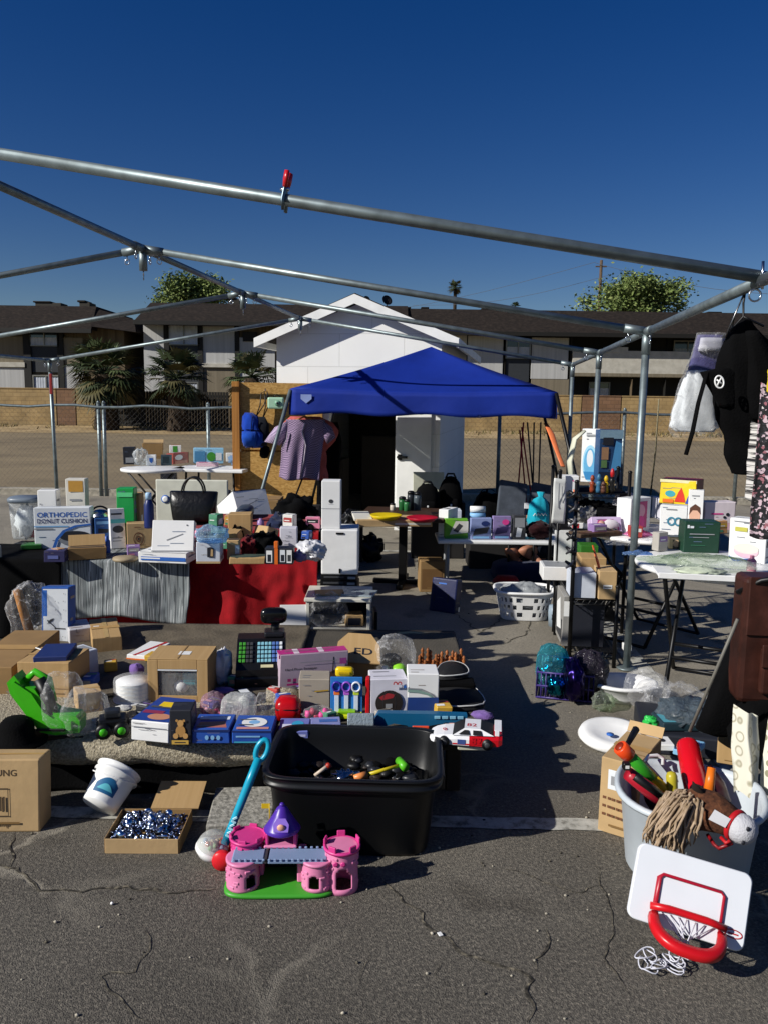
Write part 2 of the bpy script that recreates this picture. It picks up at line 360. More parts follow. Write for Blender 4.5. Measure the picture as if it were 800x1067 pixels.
DIRT = m_noise('dirt', [(.3, '#806a4c'), (.5, '#a08a64'), (.7, '#b9a37c')], .9, .95, .5, 8, bd=.03)
CONC = m_noise('concrete', [(.3, '#8b8578'), (.7, '#b8b09e')], 14, .9, .3, 7)
PAINT = m_noise('road paint', [(.38, '#5f5c54'), (.5, '#a5a39a'), (.7, '#c6c4bb')], 11, .8, .2, 8, ro=.75)
CARD = m_stripes('cardboard', [(.3, '#a98a5e'), (.7, '#b19266')], 90, 0, 'LINEAR', .05, 2)
CARD2 = mat('cardboard pale', '#b89a6e', .85, var=.16, scale=5, bump=.12, bscale=30)
CARD3 = mat('cardboard dark', '#8f7148', .88, var=.15, scale=6, bump=.1, bscale=30)
WHT = mat('white card', '#e4e4e2', .55, var=.05, scale=6)
WPL = pl('#e6e6e4', .4)
OFFW = mat('off white', '#d4d0c4', .6, var=.08, scale=6)
BLK = pl('#0c0c0d', .45)
BLKM = mat('black steel', '#101011', .42, .3, var=.2)
GALV = mat('galvanised steel', '#7d888a', .46, .65, var=.28, scale=16)
STEEL = mt('#c8ccd0', .22)
CLEAR = m_clear('clear plastic film', '#ffffff', .03, .36)
CLEARG = m_clear('green tinted film', '#e2eadc', .05, .4)
CLEARB = m_clear('blue tinted film', '#bcdcf5', .22, .8)
TUBCL = m_clear('clear tub', '#f2f6f8', .14, .3, .15, 9)
DOME = m_clear('clear dome', '#f4f6f2', .2, .3, .06, 4)
DOME2 = m_clear('thin clear shell', '#ffffff', .06, .16, .08, 5)
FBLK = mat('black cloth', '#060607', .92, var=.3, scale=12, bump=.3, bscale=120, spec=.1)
SHAG = m_noise('shag carpet', [(.32, '#7d7462'), (.5, '#ada38c'), (.68, '#c9bfa8')], 95, .95, 1.0, 5, bd=.02)
OSB = m_stripes('chip board', [(.35, '#a06d24'), (.5, '#c08a34'), (.65, '#d6a448')], 14, 0, 'LINEAR', .1, 4)
def _osb():
    m = bpy.data.materials.new('strand board'); m.use_nodes = True; nt = m.node_tree; b = nt.nodes['Principled BSDF']; L = nt.links.new
    tc = nn(nt, 'ShaderNodeTexCoord'); mp = nn(nt, 'ShaderNodeMapping'); mp.inputs['Scale'].default_value = (1, 1, 2); L(tc.outputs['Object'], mp.inputs['Vector'])
    vo = nn(nt, 'ShaderNodeTexVoronoi'); vo.inputs['Scale'].default_value = 34; L(mp.outputs[0], vo.inputs['Vector'])
    r = rampnode(nt, vo.outputs['Color'], [(.1, '#9c7434'), (.5, '#b18642'), (.9, '#c59c58')]); L(r.outputs[0], b.inputs['Base Color']); b.inputs['Roughness'].default_value = .7
    return m
OSB = _osb()
LUMB = m_stripes('lumber', [(.35, '#8a5a2a'), (.65, '#b98245')], 30, 0, 'LINEAR', .1, 3)
GLASS = mat('window glass', '#2a333c', .08, 0, var=.1, spec=.9)
DARKG = mat('dark recess', '#15130f', .7)
BRN = m_noise('roof shingle', [(.3, '#15110e'), (.5, '#231c18'), (.7, '#322a24')], 5, .95, .5, 9, stretch=(1, 1, 3), bd=.05)
SIDW = m_stripes('pale siding', [(.3, '#a9a8a5'), (.7, '#b9b8b5')], 9, 0, 'LINEAR', .3, 2)
SIDT = m_stripes('tan siding', [(.3, '#746b5a'), (.7, '#827866')], 9, 0, 'LINEAR', .3, 2)
SIDG = m_stripes('brown siding', [(.4, '#584c3c'), (.6, '#6e604c')], 9, 0, 'LINEAR', .3, 2)
STUC = m_noise('pale stucco', [(.3, '#a9a497'), (.7, '#c4bfb2')], 3, .9, .3, 9)
SHEDW = m_brick('painted block', '#e6e6e3', '#eaeae7', '#d8d8d4', .8, .4, .006, .4, .07)
TRIMW = mat('white trim', '#e8e8e4', .6, var=.12, scale=4)
def text_on(mb, st, size, m, o, x, y, n, width=None): mb.text(st, size, m, frame(V(o), V(x), V(y), V(n)), width)
AX = R(7.17); aV = V((sin(AX), cos(AX), 0)); bV = V((cos(AX), -sin(AX), 0))
# ================= camera, sun, sky
cam = bpy.data.cameras.new('camera'); co = bpy.data.objects.new('camera', cam); COL.objects.link(co); SC.camera = co
cam.sensor_fit = 'VERTICAL'; cam.sensor_height = 36; cam.lens = 36*F/1067; cam.clip_end = 2000; cam.clip_start = .05
co.matrix_world = Matrix.Translation((0, 0, H)) @ Matrix.Rotation(pi/2-PITCH, 4, 'X') @ Matrix.Rotation(ROLL, 4, 'Z')
EL = R(30.5); sd = V((-.9*cos(EL), -.436*cos(EL), sin(EL))).normalized()
su = bpy.data.lights.new('sun', 'SUN'); su.energy = SUN_E; su.angle = R(.5); su.color = (1, .965, .9)
so = bpy.data.objects.new('sun', su); COL.objects.link(so); so.rotation_mode = 'QUATERNION'; so.rotation_quaternion = sd.to_track_quat('Z', 'Y'); so.location = sd*60
w = bpy.data.worlds.new('World'); SC.world = w; w.use_nodes = True; nt = w.node_tree; bg = nt.nodes['Background']
sk = nt.nodes.new('ShaderNodeTexSky'); sk.sky_type = 'NISHITA'; sk.sun_disc = False; sk.sun_elevation = EL; sk.sun_rotation = atan2(sd.x, sd.y) % (2*pi)
sk.air_density = 1.0; sk.dust_density = SKY_DUST; sk.ozone_density = SKY_OZ; sk.altitude = 600
hsv = nt.nodes.new('ShaderNodeHueSaturation'); hsv.inputs['Saturation'].default_value = SKY_SAT; hsv.inputs['Hue'].default_value = SKY_HUE; nt.links.new(sk.outputs[0], hsv.inputs['Color']); nt.links.new(hsv.outputs[0], bg.inputs[0]); bg.inputs[1].default_value = SKY_S
SC.view_settings.view_transform = 'Standard'; SC.view_settings.look = 'None'; SC.view_settings.exposure = EXPO; SC.view_settings.gamma = 1
SC.cycles.transparent_max_bounces = 24; SC.cycles.max_bounces = 8; SC.cycles.use_denoising = True
# ================= ground
FY = 13.15                                # fence line
mb = MB(); mb.sheet(2, 2, lambda u, v: (-500+1000*u, -60+900*v, -.012), LOT, False); mb.build('ground', kind='structure')
mb = MB(); mb.sheet(30, 30, lambda u, v: (-22+44*u, -8+(FY+8)*v, 0), ASPH, False); mb.build('asphalt_pavement', kind='structure')
mb = MB()
def dirt(u, v):
    x = -40+80*u; return (x, 36.2+4.6*v + (1-v)*1.1*noise.noise(V((x*.35, 0, 2))), -.004+.16*v*v)
mb.sheet(80, 6, dirt, DIRT); mb.build('dirt_verge', kind='structure')
mb = MB(); x = -16
for i in range(14):
    L = 2.3+.1*(i % 3)
    if not (-1.9 < x+L/2 < 1.2): mb.box(x, FY+.02, -.02, x+L-.03, FY+.2, .11, CONC, .015)
    x += L
mb.build('kerb', kind='structure')
def stripe(pts, wd, nm='painted_line'):
    mb = MB(); P = [V(p) for p in pts]; d = (P[-1]-P[0]).normalized(); n = V((-d.y, d.x, 0))
    Ln = (P[-1]-P[0]).length; k = max(6, int(Ln/.06)); vs = []
    for i in range(k+1):
        c = P[0].lerp(P[-1], i/k); e = .012*noise.noise(c*9)
        vs += [c+n*(wd/2+e)+V((0, 0, .004)), c-n*(wd/2-.012*noise.noise(c*9+V((5, 5, 5))))+V((0, 0, .004))]
    mb.add(vs, [[2*i, 2*i+1, 2*i+3, 2*i+2] for i in range(k)], PAINT); return mb.build(nm, kind='structure')
stripe([G(-120, 842), G(640, 861)], .085); stripe([G(598, 612), G(690, 725)], .13); stripe([G(345, 573), G(520, 577)], .09); stripe([G(690, 725), G(860, 905)], .1)
CRK = m_noise('crack grit', [(.35, '#1c1a16'), (.5, '#46423a'), (.68, '#8d8470')], 38, .95, .6, 6)
mb = MB()
def crack(px, wd, sd_):
    pts = [G(*p) for p in px]; out = []
    for a, b in zip(pts, pts[1:]):
        k = max(2, int((b-a).length/.02))
        for i in range(k):
            c = a.lerp(b, i/k); out.append(c + V((noise.noise(c*14+V((sd_, 0, 0)))*.03, noise.noise(c*14+V((0, sd_, 4)))*.03, 0)))
    vs = []
    for i, c in enumerate(out):
        t = (out[min(i+1, len(out)-1)]-out[max(i-1, 0)]).normalized(); n = V((-t.y, t.x, 0)); q = wd*1.2*(.35+.9*abs(noise.noise(c*30+V((sd_, 1, 1)))))*min(1, i/6+.2, (len(out)-i)/6)
        vs += [c+n*q+V((0, 0, .003)), c-n*q+V((0, 0, .003))]
    mb.add(vs, [[2*i, 2*i+1, 2*i+3, 2*i+2] for i in range(len(out)-1)], CRK)
for i, (p, wd) in enumerate([([(398, 912), (416, 938), (440, 957), (457, 975), (488, 993), (520, 1006), (553, 1022), (552, 1075)], .006), ([(569, 968), (562, 1000), (553, 1022)], .005),
    ([(-20, 902), (14, 905), (45, 928), (70, 929), (130, 925), (185, 930), (233, 928)], .007), ([(14, 905), (12, 875), (16, 862)], .005), ([(150, 1067), (112, 1030), (103, 1020), (140, 1012), (153, 990), (152, 960)], .0035),
    ([(382, 985), (383, 1010), (370, 1030)], .0025), ([(455, 1000), (465, 1025), (462, 1040)], .003), ([(560, 736), (574, 726), (572, 712), (566, 695)], .006), ([(620, 905), (640, 960), (630, 1000), (660, 1045)], .003), ([(520, 905), (600, 930), (640, 925)], .003), ([(250, 560), (420, 600), (500, 660), (530, 640)], .008), ([(520, 672), (548, 660), (556, 640)], .006)]): crack(p, wd, i*3.7)
mb.build('pavement_cracks', kind='structure')
mb = MB(); mb.v = []
for i in range(420):
    p = V((random.uniform(-2.4, 2.6), random.choice((random.uniform(1.7, 3.2), random.uniform(3.2, 12))), 0)); s_ = random.uniform(.002, .007)
    mb.blob(p+V((0, 0, s_*.5)), (s_, s_*.8, s_*.7), random.choice((CONC, CRK)), 6, .3, 2, i)
mb.build('loose_gravel', kind='stuff', label='loose gravel and grit scattered over the asphalt', cat='gravel')
# ================= block wall, gate
WY = 40.9
TANW = m_brick('tan block wall', '#a08659', '#ab9164', '#8f774f', .4, .2, .012, .4, .35)
REDW = m_brick('reddish block', '#76583e', '#83634a', '#6a4f3a', .4, .2, .012, .4, .3)
zb = -.05; zt = hgt(G(60, 446), 60, 407)
zw = 1.98
def xat(px, Y): return D(px, 450, Y).x
def wallseg(x0, x1, m, lab, py=408):
    mb = MB(); mb.box(0, 0, 0, x1-x0, .2, zw, m, .01); mb.box(-.02, -.03, zw, x1-x0+.02, .23, zw+.06, m, .01)
    return mb.build('block_wall', None, (x0, WY, zb), 0, lab, 'wall')
wallseg(xat(-80, WY), xat(60, WY), TANW, 'tan block boundary wall at far left behind the chain link fence')
wallseg(xat(61, WY), xat(80, WY), REDW, 'short patched reddish section of block wall left of the palms')
wallseg(xat(81, WY), xat(120, WY), TANW, 'narrow tan section of block wall beside the dark gate and palms')
wallseg(xat(240, WY), xat(604, WY), TANW, 'tan block boundary wall running behind the white shed')
wallseg(xat(605, WY), xat(645, WY), REDW, 'brown darker section of block wall behind the metal posts')
wallseg(xat(646, WY), xat(900, WY), TANW, 'tan block boundary wall at far right below the grey balcony')
gt = T('shade_gate', 'dark slatted gate added for palm shade and a dark opening in the block wall', 'gate', (xat(121, WY), WY, zb)); gw = xat(239, WY)-xat(121, WY)  # near-black slats added for the palm shade and a dark opening here
mb = MB(); n = 40
for i in range(n): mb.box(i*gw/n, 0, .08, (i+.86)*gw/n, .04, 1.95, DARKG, .004)
mb.build('slat_panel', gt); mb = MB(); mb.box(0, .04, .3, gw, .1, .4, DARKG); mb.box(0, .04, 1.5, gw, .1, 1.6, DARKG); mb.build('cross_rail', gt)
# ================= apartment buildings
BY = 46.0
def fac(mb, x0, y0, x1, y1, m, dep=.12, Y=BY):
    a = D(x0, y1, Y); b = D(x1, y0, Y); c = D(x1, y1, Y); d = D(x0, y0, Y)
    mb.box(a.x, Y-dep, (a.z+c.z)/2, b.x, Y+.05, (b.z+d.z)/2, m, .01)
def facp(par, nm, *a): mb = MB(); fac(mb, *a); mb.build(nm, par)
def win(par, x0, y0, x1, y1, cover=.6, Y=BY, nm='window'):
    a = D(x0, (y0+y1)/2, Y).x; b = D(x1, (y0+y1)/2, Y).x; z0 = D((x0+x1)/2, y1, Y).z; z1 = D((x0+x1)/2, y0, Y).z
    mb = MB(); t = .07
    for q in ((a, z0, b, z0+t), (a, z1-t, b, z1), (a, z0+t, a+t, z1-t), (b-t, z0+t, b, z1-t), ((a+b)/2-.03, z0+t, (a+b)/2+.03, z1-t)): mb.box(q[0], Y-.2, q[1], q[2], Y-.1, q[3], mt('#8a8880', .5), .005)
    f = mb.build(nm, par); mb = MB(); mb.box(a+t, Y-.13, z0+t, b-t, Y-.12, z1-t, GLASS, 0); mb.build('pane', f)
    cu = MB(); CUR = mat('curtain', '#b7bcc4', .8, var=.2, scale=3)
    cu.sheet(40, 1, lambda u, v: (a+t+(b-a-2*t)*u, Y-.155-.012*sin(u*60), z0+t+(z1-z0-2*t)*(1-cover*(1-v))) if False else (a+t+(b-a-2*t)*u, Y-.15-.008*sin(u*60), z0+t+(z1-z0-2*t)*cover*v), CUR); cu.build('curtain', f); return f
def roofslab(par, x0, x1, yb, yt, Y0, Y1, nm='roof', slopeL=0, slopeR=0):
    # mansard: bottom edge at Y0 row yb, top edge at Y1 row yt
    xm = (x0+x1)/2; z0 = D(xm, yb, Y0).z; z1 = D(xm, yt, Y1).z
    a, b = D(x0, yb, Y0).x, D(x1, yb, Y0).x; mb = MB()
    vs = [V((a, Y0, z0)), V((b, Y0, z0)), V((b-slopeR, Y1, z1)), V((a+slopeL, Y1, z1)), V((a, Y0+9, z0)), V((b, Y0+9, z0)), V((b-slopeR, Y0+8, z1)), V((a+slopeL, Y0+8, z1))]
    mb.add(vs, [(0, 1, 2, 3), (1, 5, 6, 2), (4, 0, 3, 7), (5, 4, 7, 6), (3, 2, 6, 7), (0, 4, 5, 1)], BRN)
    mb.box(a-.03, Y0-.06, z0-.2, b+.03, Y0+.1, z0+.02, DARKG, .01)
    return mb.build(nm, par)
def body(par, x0, x1, ytop, m, Y=BY, nm='wall'):
    a, b = D(x0, 430, Y).x, D(x1, 430, Y).x; zt_ = D((x0+x1)/2, ytop, Y).z
    mb = MB(); mb.box(a, Y, -.05, b, Y+7, zt_, m, .01); return mb.build(nm, par)
# A : left block
A = T('apartment_building', 'brown roofed two storey apartment block at far left', 'building', (0, 0, 0))
body(A, -90, 132, 334, SIDG); roofslab(A, -90, 95, 342, 318, BY-1.0, BY+.4, slopeR=.15)
mb = MB(); p0 = D(95, 340, BY-.9); p1 = D(142, 346, BY-.9); pt = D(95, 320, BY+.4); pm = D(140, 333, BY+.4)
mb.add([p0, p1, pm, pt, p0+V((0, 9, 0)), p1+V((0, 9, 0)), pm+V((0, 8, 0)), pt+V((0, 8, 0))], [(0, 1, 2, 3), (1, 5, 6, 2), (3, 2, 6, 7), (4, 0, 3, 7), (0, 4, 5, 1), (5, 4, 7, 6)], BRN); mb.build('side_roof', A)
facp(A, 'siding_panel', -90, 350, 28, 377, SIDT); facp(A, 'siding_panel', 67, 352, 87, 380, SIDT)
facp(A, 'siding_panel', -90, 377, 28, 382, STUC, .25); facp(A, 'siding_panel', -90, 382, 28, 408, SIDW, .14); facp(A, 'siding_panel', 67, 381, 88, 409, SIDW, .14)
facp(A, 'trim_panel', 28, 346, 33, 409, DARKG, .2); facp(A, 'trim_panel', 63, 346, 67, 409, DARKG, .2); facp(A, 'trim_panel', 33, 361, 63, 388, mat('slate panel', '#2f3236', .7), .1)
win(A, 32, 341, 63, 361, .45); win(A, 36, 391, 64, 409, .95)
# B : middle block
B = T('apartment_building', 'apartment block with pale siding behind the fan palms and shed', 'building', (0, 0, 0))
body(B, 152, 420, 334, SIDG); roofslab(B, 140, 425, 336, 317, BY-1.1, BY+.4, slopeL=.5)
facp(B, 'siding_panel', 152, 338, 174, 409, SIDW); facp(B, 'siding_panel', 212, 340, 246, 379, SIDW); facp(B, 'siding_panel', 250, 352, 287, 409, SIDW); facp(B, 'siding_panel', 360, 340, 420, 410, SIDW)
facp(B, 'siding_panel', 212, 379, 247, 383, STUC, .25); facp(B, 'siding_panel', 212, 383, 246, 412, SIDT, .1)
facp(B, 'trim_panel', 173, 338, 177, 410, DARKG, .2); facp(B, 'trim_panel', 208, 338, 212, 410, DARKG, .2); facp(B, 'trim_panel', 177, 359, 208, 400, mat('slate panel', '#2f3236'), .1); facp(B, 'trim_panel', 246, 338, 250, 410, DARKG, .2); facp(B, 'trim_panel', 254, 346, 268, 356, DARKG, .2)
win(B, 176, 337, 209, 360, .95); win(B, 180, 398, 208, 411, .95)
# C : right block
C = T('apartment_building', 'long apartment block with pale balcony behind the metal posts', 'building', (0, 0, 0))
body(C, 425, 960, 340, DARKG, BY+1.2); roofslab(C, 410, 960, 348, 325, BY-1.1, BY+.4)
facp(C, 'siding_panel', 430, 345, 486, 420, SIDW); facp(C, 'siding_panel', 486, 350, 524, 392, SIDW, .1); facp(C, 'siding_panel', 552, 352, 592, 395, SIDW)
facp(C, 'siding_panel', 552, 395, 592, 420, SIDT, .1); facp(C, 'siding_panel', 486, 392, 524, 420, SIDT, .1)
facp(C, 'trim_panel', 524, 350, 526, 420, DARKG, .2); facp(C, 'trim_panel', 526, 374, 551, 398, mat('slate panel', '#2f3236'), .1); facp(C, 'trim_panel', 592, 350, 594, 420, DARKG, .2)
win(C, 526, 353, 552, 374, .6); win(C, 526, 399, 552, 420, .9)
facp(C, 'balcony_panel', 594, 366, 716, 393, STUC, .35); facp(C, 'balcony_panel', 628, 362, 652, 368, STUC, .38); facp(C, 'balcony_panel', 716, 371, 960, 398, STUC, .35); facp(C, 'balcony_panel', 594, 391, 960, 394.5, SIDT, .4)
facp(C, 'column', 690, 350, 694, 420, DARKG, .3); facp(C, 'column', 655, 395, 657, 422, SIDG, .3); facp(C, 'column', 760, 350, 764, 424, DARKG, .3)
win(C, 612, 398, 634, 418, .7, BY+1.15); win(C, 700, 355, 730, 372, .5, BY+1.15); win(C, 770, 358, 796, 374, .7, BY+1.15)
def acu(x0, x1, y0, y1, Y, lab):
    a = D(x0, y1, Y); b = D(x1, y0, Y); mb = MB(); mb.box(0, 0, -.4, b.x-a.x, 1, (b.z-a.z)*.75, mt('#4a4742', .7), .03)
    t = T('rooftop_unit', lab, 'air conditioner', a); mb.build('cabinet', t); mb = MB(); mb.box(-.1, -.06, (b.z-a.z)*.75, (b.x-a.x)*.6, 1.06, b.z-a.z, mt('#36332f', .7), .03); mb.build('fan_hood', t)
acu(37, 64, 314, 320, BY+2, 'long low rooftop unit on the far left brown roof'); acu(83, 94, 313, 321, BY+2, 'small square rooftop unit at the end of the left roof')
acu(238, 250, 309, 320, BY+2, 'rooftop box beside the ridge pole on the middle roof'); acu(417, 435, 320, 327, BY+2, 'low rooftop unit right of the white shed gable'); acu(440, 451, 320, 328, BY+2, 'second smaller unit on the roof right of the gable')
acu(738, 760, 325, 334, BY+2, 'dark rooftop unit at right behind the hanging black jacket'); acu(503, 522, 321, 330, BY+2, 'pale rooftop unit below the distant palm')
def dish(px, py, r_, Y, lab):
    p = D(px, py, Y); t = T('satellite_dish', lab, 'dish', p - V((0, 0, .5)))
    mb = MB(); M = Matrix.Translation((0, 0, .5)) @ Matrix.Rotation(R(65), 4, 'X') @ Matrix.Rotation(.4, 4, 'Y'); mb.lathe([(0.01, -.08), (r_*.6, -.05), (r_, .04), (r_*.97, .05), (r_*.6, -.035), (.01, -.065)], mt('#3c3b3d', .6), 24, M); mb.build('reflector', t)
    mb = MB(); mb.tube([(0, 0, -.6), (0, .05, .45)], .03, mt('#3c3b3d', .6)); mb.tube([(0, 0, .35), (.1, -.45, .5)], .02, mt('#3c3b3d', .6)); mb.build('mast', t)
dish(403, 313, .3, BY+1.5, 'larger dark satellite dish above the shed roof ridge'); dish(382, 312, .2, BY+1.5, 'smaller satellite dish left of the other one above the shed')
# ================= trees
LEAF = [mat('leaf %d' % i, c, .75, var=.3, scale=3, spec=.2) for i, c in enumerate(('#66763f', '#7a8a4d', '#506034', '#8d985c'))]
PBARK = m_noise('palm bark', [(.3, '#1f1913'), (.7, '#433628')], 9, .95, .6, 6)
BARK = m_noise('bark', [(.3, '#3d3126'), (.7, '#6d5b48')], 6, .95, .6, 6, stretch=(3, 3, .6))
def tree(lab, px, pyc, wpx, hpx, Y, nl, seed, group=None):
    rnd = random.Random(seed); c = D(px, pyc, Y); k = Y/F; t = T('tree', lab, 'tree', (c.x, Y, 0), 0, group)
    rx, rz = wpx/2*k, hpx/2*k; mb = MB(); limbs = []
    base = V((0, 0, -.1)); top = V((0, 0, c.z-rz*.7)); mb.tube([base, V((.15, 0, top.z*.5)), top], [.3, .24, .2], BARK, 10)
    cl = []
    for i in range(16):
        an = rnd.uniform(0, 2*pi); q = rnd.uniform(.25, .95); e = V((rx*q*cos(an), rx*.8*q*sin(an), c.z+rz*rnd.uniform(-.55, .95)*sqrt(1-q*q*.8)))
        mid = top.lerp(e, .5)+V((rnd.uniform(-.3, .3), rnd.uniform(-.3, .3), .2)); mb.tube([top, mid, e], [.12, .07, .02], BARK, 6); cl.append(e); cl.append(mid.lerp(e, .5))
    mb.build('trunk', t); lm = [MB() for _ in range(1)]; mb = lm[0]
    cl += [V((rx*rnd.gauss(0, .5), rx*.6*rnd.gauss(0, .5), c.z+rz*rnd.uniform(-.8, .6))) for _ in range(30)]
    for i in range(nl):
        e = rnd.choice(cl); s_ = rx*.15; p = e + V((rnd.gauss(0, s_), rnd.gauss(0, s_), rnd.gauss(0, s_*.75)))
        a = V((rnd.uniform(-1, 1), rnd.uniform(-1, 1), rnd.uniform(-.6, .6))).normalized(); b = a.cross(V((rnd.uniform(-1, 1), rnd.uniform(-1, 1), rnd.uniform(-1, 1)))).normalized(); z = rnd.uniform(.07, .17)
        mb.add([p-a*z, p+b*z*.5, p+a*z, p-b*z*.5], [(0, 1, 2, 3)], LEAF[rnd.choice((0, 0, 1, 2, 3))])
    mb.build('crown', t)
tree('airy green tree behind the roof of the middle apartment block', 198, 304, 70, 34, 60, 9000, 3)
tree('broad green tree behind the right apartment block', 665, 311, 82, 46, 58, 15000, 4)
def fanpalm(lab, px, pyb, pyt, rad_px, Y, nf, seed, group=None, trunk_r=.22, nm='fan_palm'):
    rnd = random.Random(seed); b = G(px, pyb) if Y is None else D(px, pyb, Y); Y = b.y; top = D(px, pyt, Y); k = Y/F; r = rad_px*k
    t = T(nm, lab, 'palm', (b.x, Y, 0), 0, group); mb = MB()
    prof = []; hh = top.z; n = 12
    for i in range(n+1): prof.append((trunk_r*(1.25-.35*i/n+.15*rnd.random()), -.1+hh*i/n))
    mb.lathe(prof, PBARK, 12); 
    for i in range(60 if hh < 6 else 0):
        an = rnd.uniform(0, 2*pi); z = rnd.uniform(.2, hh*.95); mb.add([V((trunk_r*cos(an), trunk_r*sin(an), z)), V((trunk_r*1.9*cos(an+.2), trunk_r*1.9*sin(an+.2), z-.35)), V((trunk_r*cos(an+.4), trunk_r*sin(an+.4), z))], [(0, 1, 2)], PBARK)
    mb.build('trunk', t); mb = MB(); PG = [mat('palm leaf %d' % i, c, .6, var=.3, scale=3) for i, c in enumerate(('#3f4b2b', '#4f5b36', '#2f3a20', '#55502f'))]
    for i in range(nf):
        an = rnd.uniform(0, 2*pi); el = rnd.uniform(-.85, 1.2); d = V((cos(an)*cos(el), sin(an)*cos(el), sin(el))); L1 = r*rnd.uniform(.4, .62); L2 = r*rnd.uniform(.45, .62)
        c0 = V((0, 0, hh)); p1 = c0+d*L1+V((0, 0, -.05*r)); mb.tube([c0, p1], [.03, .015], PG[2], 4)
        sx = d.cross(V((0, 0, 1))).normalized(); up = sx.cross(d); m = PG[rnd.choice((0, 0, 1, 2, 3) if el > -.3 else (2, 3, 3))]
        for q in range(17):
            th = (q-8)/8*1.55; dd = (d*cos(th)+sx*sin(th)+up*.12*abs(sin(th))).normalized(); l = L2*(.65+.35*cos(th))
            tip = p1+dd*l+V((0, 0, -.22*l*rnd.uniform(.5, 1.9))); mid = p1+dd*l*.55; wv = dd.cross(up).normalized()*.028*r
            mb.add([p1, mid+wv, tip, mid-wv], [(0, 1, 2, 3)], m)
    mb.build('crown', t)
fanpalm('largest bushy fan palm left of centre before the block wall', 112, 446, 388, 46, 39.0, 64, 11, 'fan palms before the apartments', .45)
fanpalm('fan palm in the middle of three beside the dark gate', 186, 447, 394, 38, 38.6, 52, 12, 'fan palms before the apartments', .4)
fanpalm('fan palm partly hidden by the plywood panel and shed', 263, 448, 392, 35, 39.2, 46, 13, 'fan palms before the apartments', .36)
fanpalm('tiny far palm on a thin bare trunk above the roofs', 471, 420, 299, 9, 110, 40, 14, None, .22, 'tall_palm')
fanpalm('far palm top just showing above the roof at right of it', 533, 420, 319, 6, 130, 30, 15, None, .22, 'tall_palm')
fanpalm('distant palm peeking over the low roof at left', 128, 420, 331, 5, 140, 30, 16, None, .22, 'tall_palm')
p = D(619, 420, 75); t = T('utility_pole', 'wooden utility pole rising behind the broad tree', 'pole', (p.x, 75, 0)); zt_ = D(619, 271, 75).z
mb = MB(); mb.tube([(0, 0, 0), (0, 0, zt_)], [.2, .13], BARK, 8); mb.build('mast', t); mb = MB(); mb.box(-.5, -.06, zt_-.6, .5, .06, zt_-.5, BARK); mb.build('cross_arm', t)
for i, (a, b, c) in enumerate(((D(330, 331, 110), D(620, 273, 75), 'upper overhead power line running left from the utility pole'), (D(620, 274, 75), D(900, 308, 60), 'overhead power line running right from the utility pole'), (D(430, 318, 100), D(640, 285, 75), 'lower overhead power line left of the utility pole'))):
    mb = MB(); mb.tube([a.lerp(b, q/10) - V((0, 0, .9*sin(pi*q/10))) for q in range(11)], .018, mt('#9aa4ae', .5), 4); mb.build('power_line', None, None, 0, c, 'wire')
# low weeds at the wall foot
mb = MB(); WEED = [mat('weed %d' % i, c, .9, var=.3) for i, c in enumerate(('#6d6239', '#857447', '#54512e'))]
for i in range(2600):
    x = random.uniform(-24, 24); p = V((x, 40.6-abs(random.gauss(0, .8)), .05)); h_ = random.uniform(.05, .28); a = random.uniform(0, 6.3)
    if noise.noise(V((x*.5, 0, 3))) < -.05: continue
    mb.add([p+V((cos(a)*.04, sin(a)*.04, 0)), p-V((cos(a)*.04, sin(a)*.04, 0)), p+V((random.uniform(-.12, .12), random.uniform(-.1, .1), h_))], [(0, 1, 2)], random.choice(WEED))
mb.build('dry_weeds', None, None, 0, 'dry weeds along the foot of the block wall', 'weeds', None, 'stuff')
# ================= chain link fence
WIRE = mt('#8f8c84', .5)
def fence(lab, px0, px1, posts, zt_, sag=0):
    x0, x1 = D(px0, 450, FY).x, D(px1, 450, FY).x; t = T('chain_link_fence', lab, 'fence', (x0, FY, 0)); L = x1-x0; pit = .085
    mb = MB(); hh = zt_-.06
    i = -hh
    while i < L:
        for sg in (1, -1):
            a0, a1 = max(i, 0), min(i+hh, L)
            if a1 > a0:
                za, zb_ = (a0-i, a1-i) if sg == 1 else (hh-(a0-i), hh-(a1-i))
                mb.tube([(a0, .004*sg, .05+za), (a1, .004*sg, .05+zb_)], .0011, WIRE, 3)
        i += pit
    mb.build('wire_mesh', t)
    mb = MB(); mb.tube([(L*q/12, 0, zt_ + sag*sin(q*1.7)*.02) for q in range(13)], .021, GALV, 8); mb.build('top_rail', t)
    for px in posts:
        x = D(px, 450, FY).x-x0; mb = MB(); mb.tube([(x, .03, -.05), (x, .03, zt_+.05)], .03, GALV, 10); mb.tube([(x, .03, zt_+.05), (x, .03, zt_+.09)], [.034, .01], GALV, 10); mb.build('post', t)
ztf = D(150, 424, FY).z
fence('chain link fence at left with paired gate posts', -40, 246, (-20, 103, 108.5, 217), ztf, 1)
fence('chain link fence at right behind the wire rack and tables', 484, 880, (520, 650, 770), ztf, 1)
p = G(677, 517); mb = MB(); q = D(686, 416, 12.6); mb.tube([p, p.lerp(q, .5)+V((.02, 0, 0)), q], [.016, .014, .01], mat('bamboo', '#8d8468', .7, var=.4, scale=30), 7); mb.build('bamboo_stake', None, None, 0, 'thin bamboo stake leaning against the fence right of centre', 'stake')
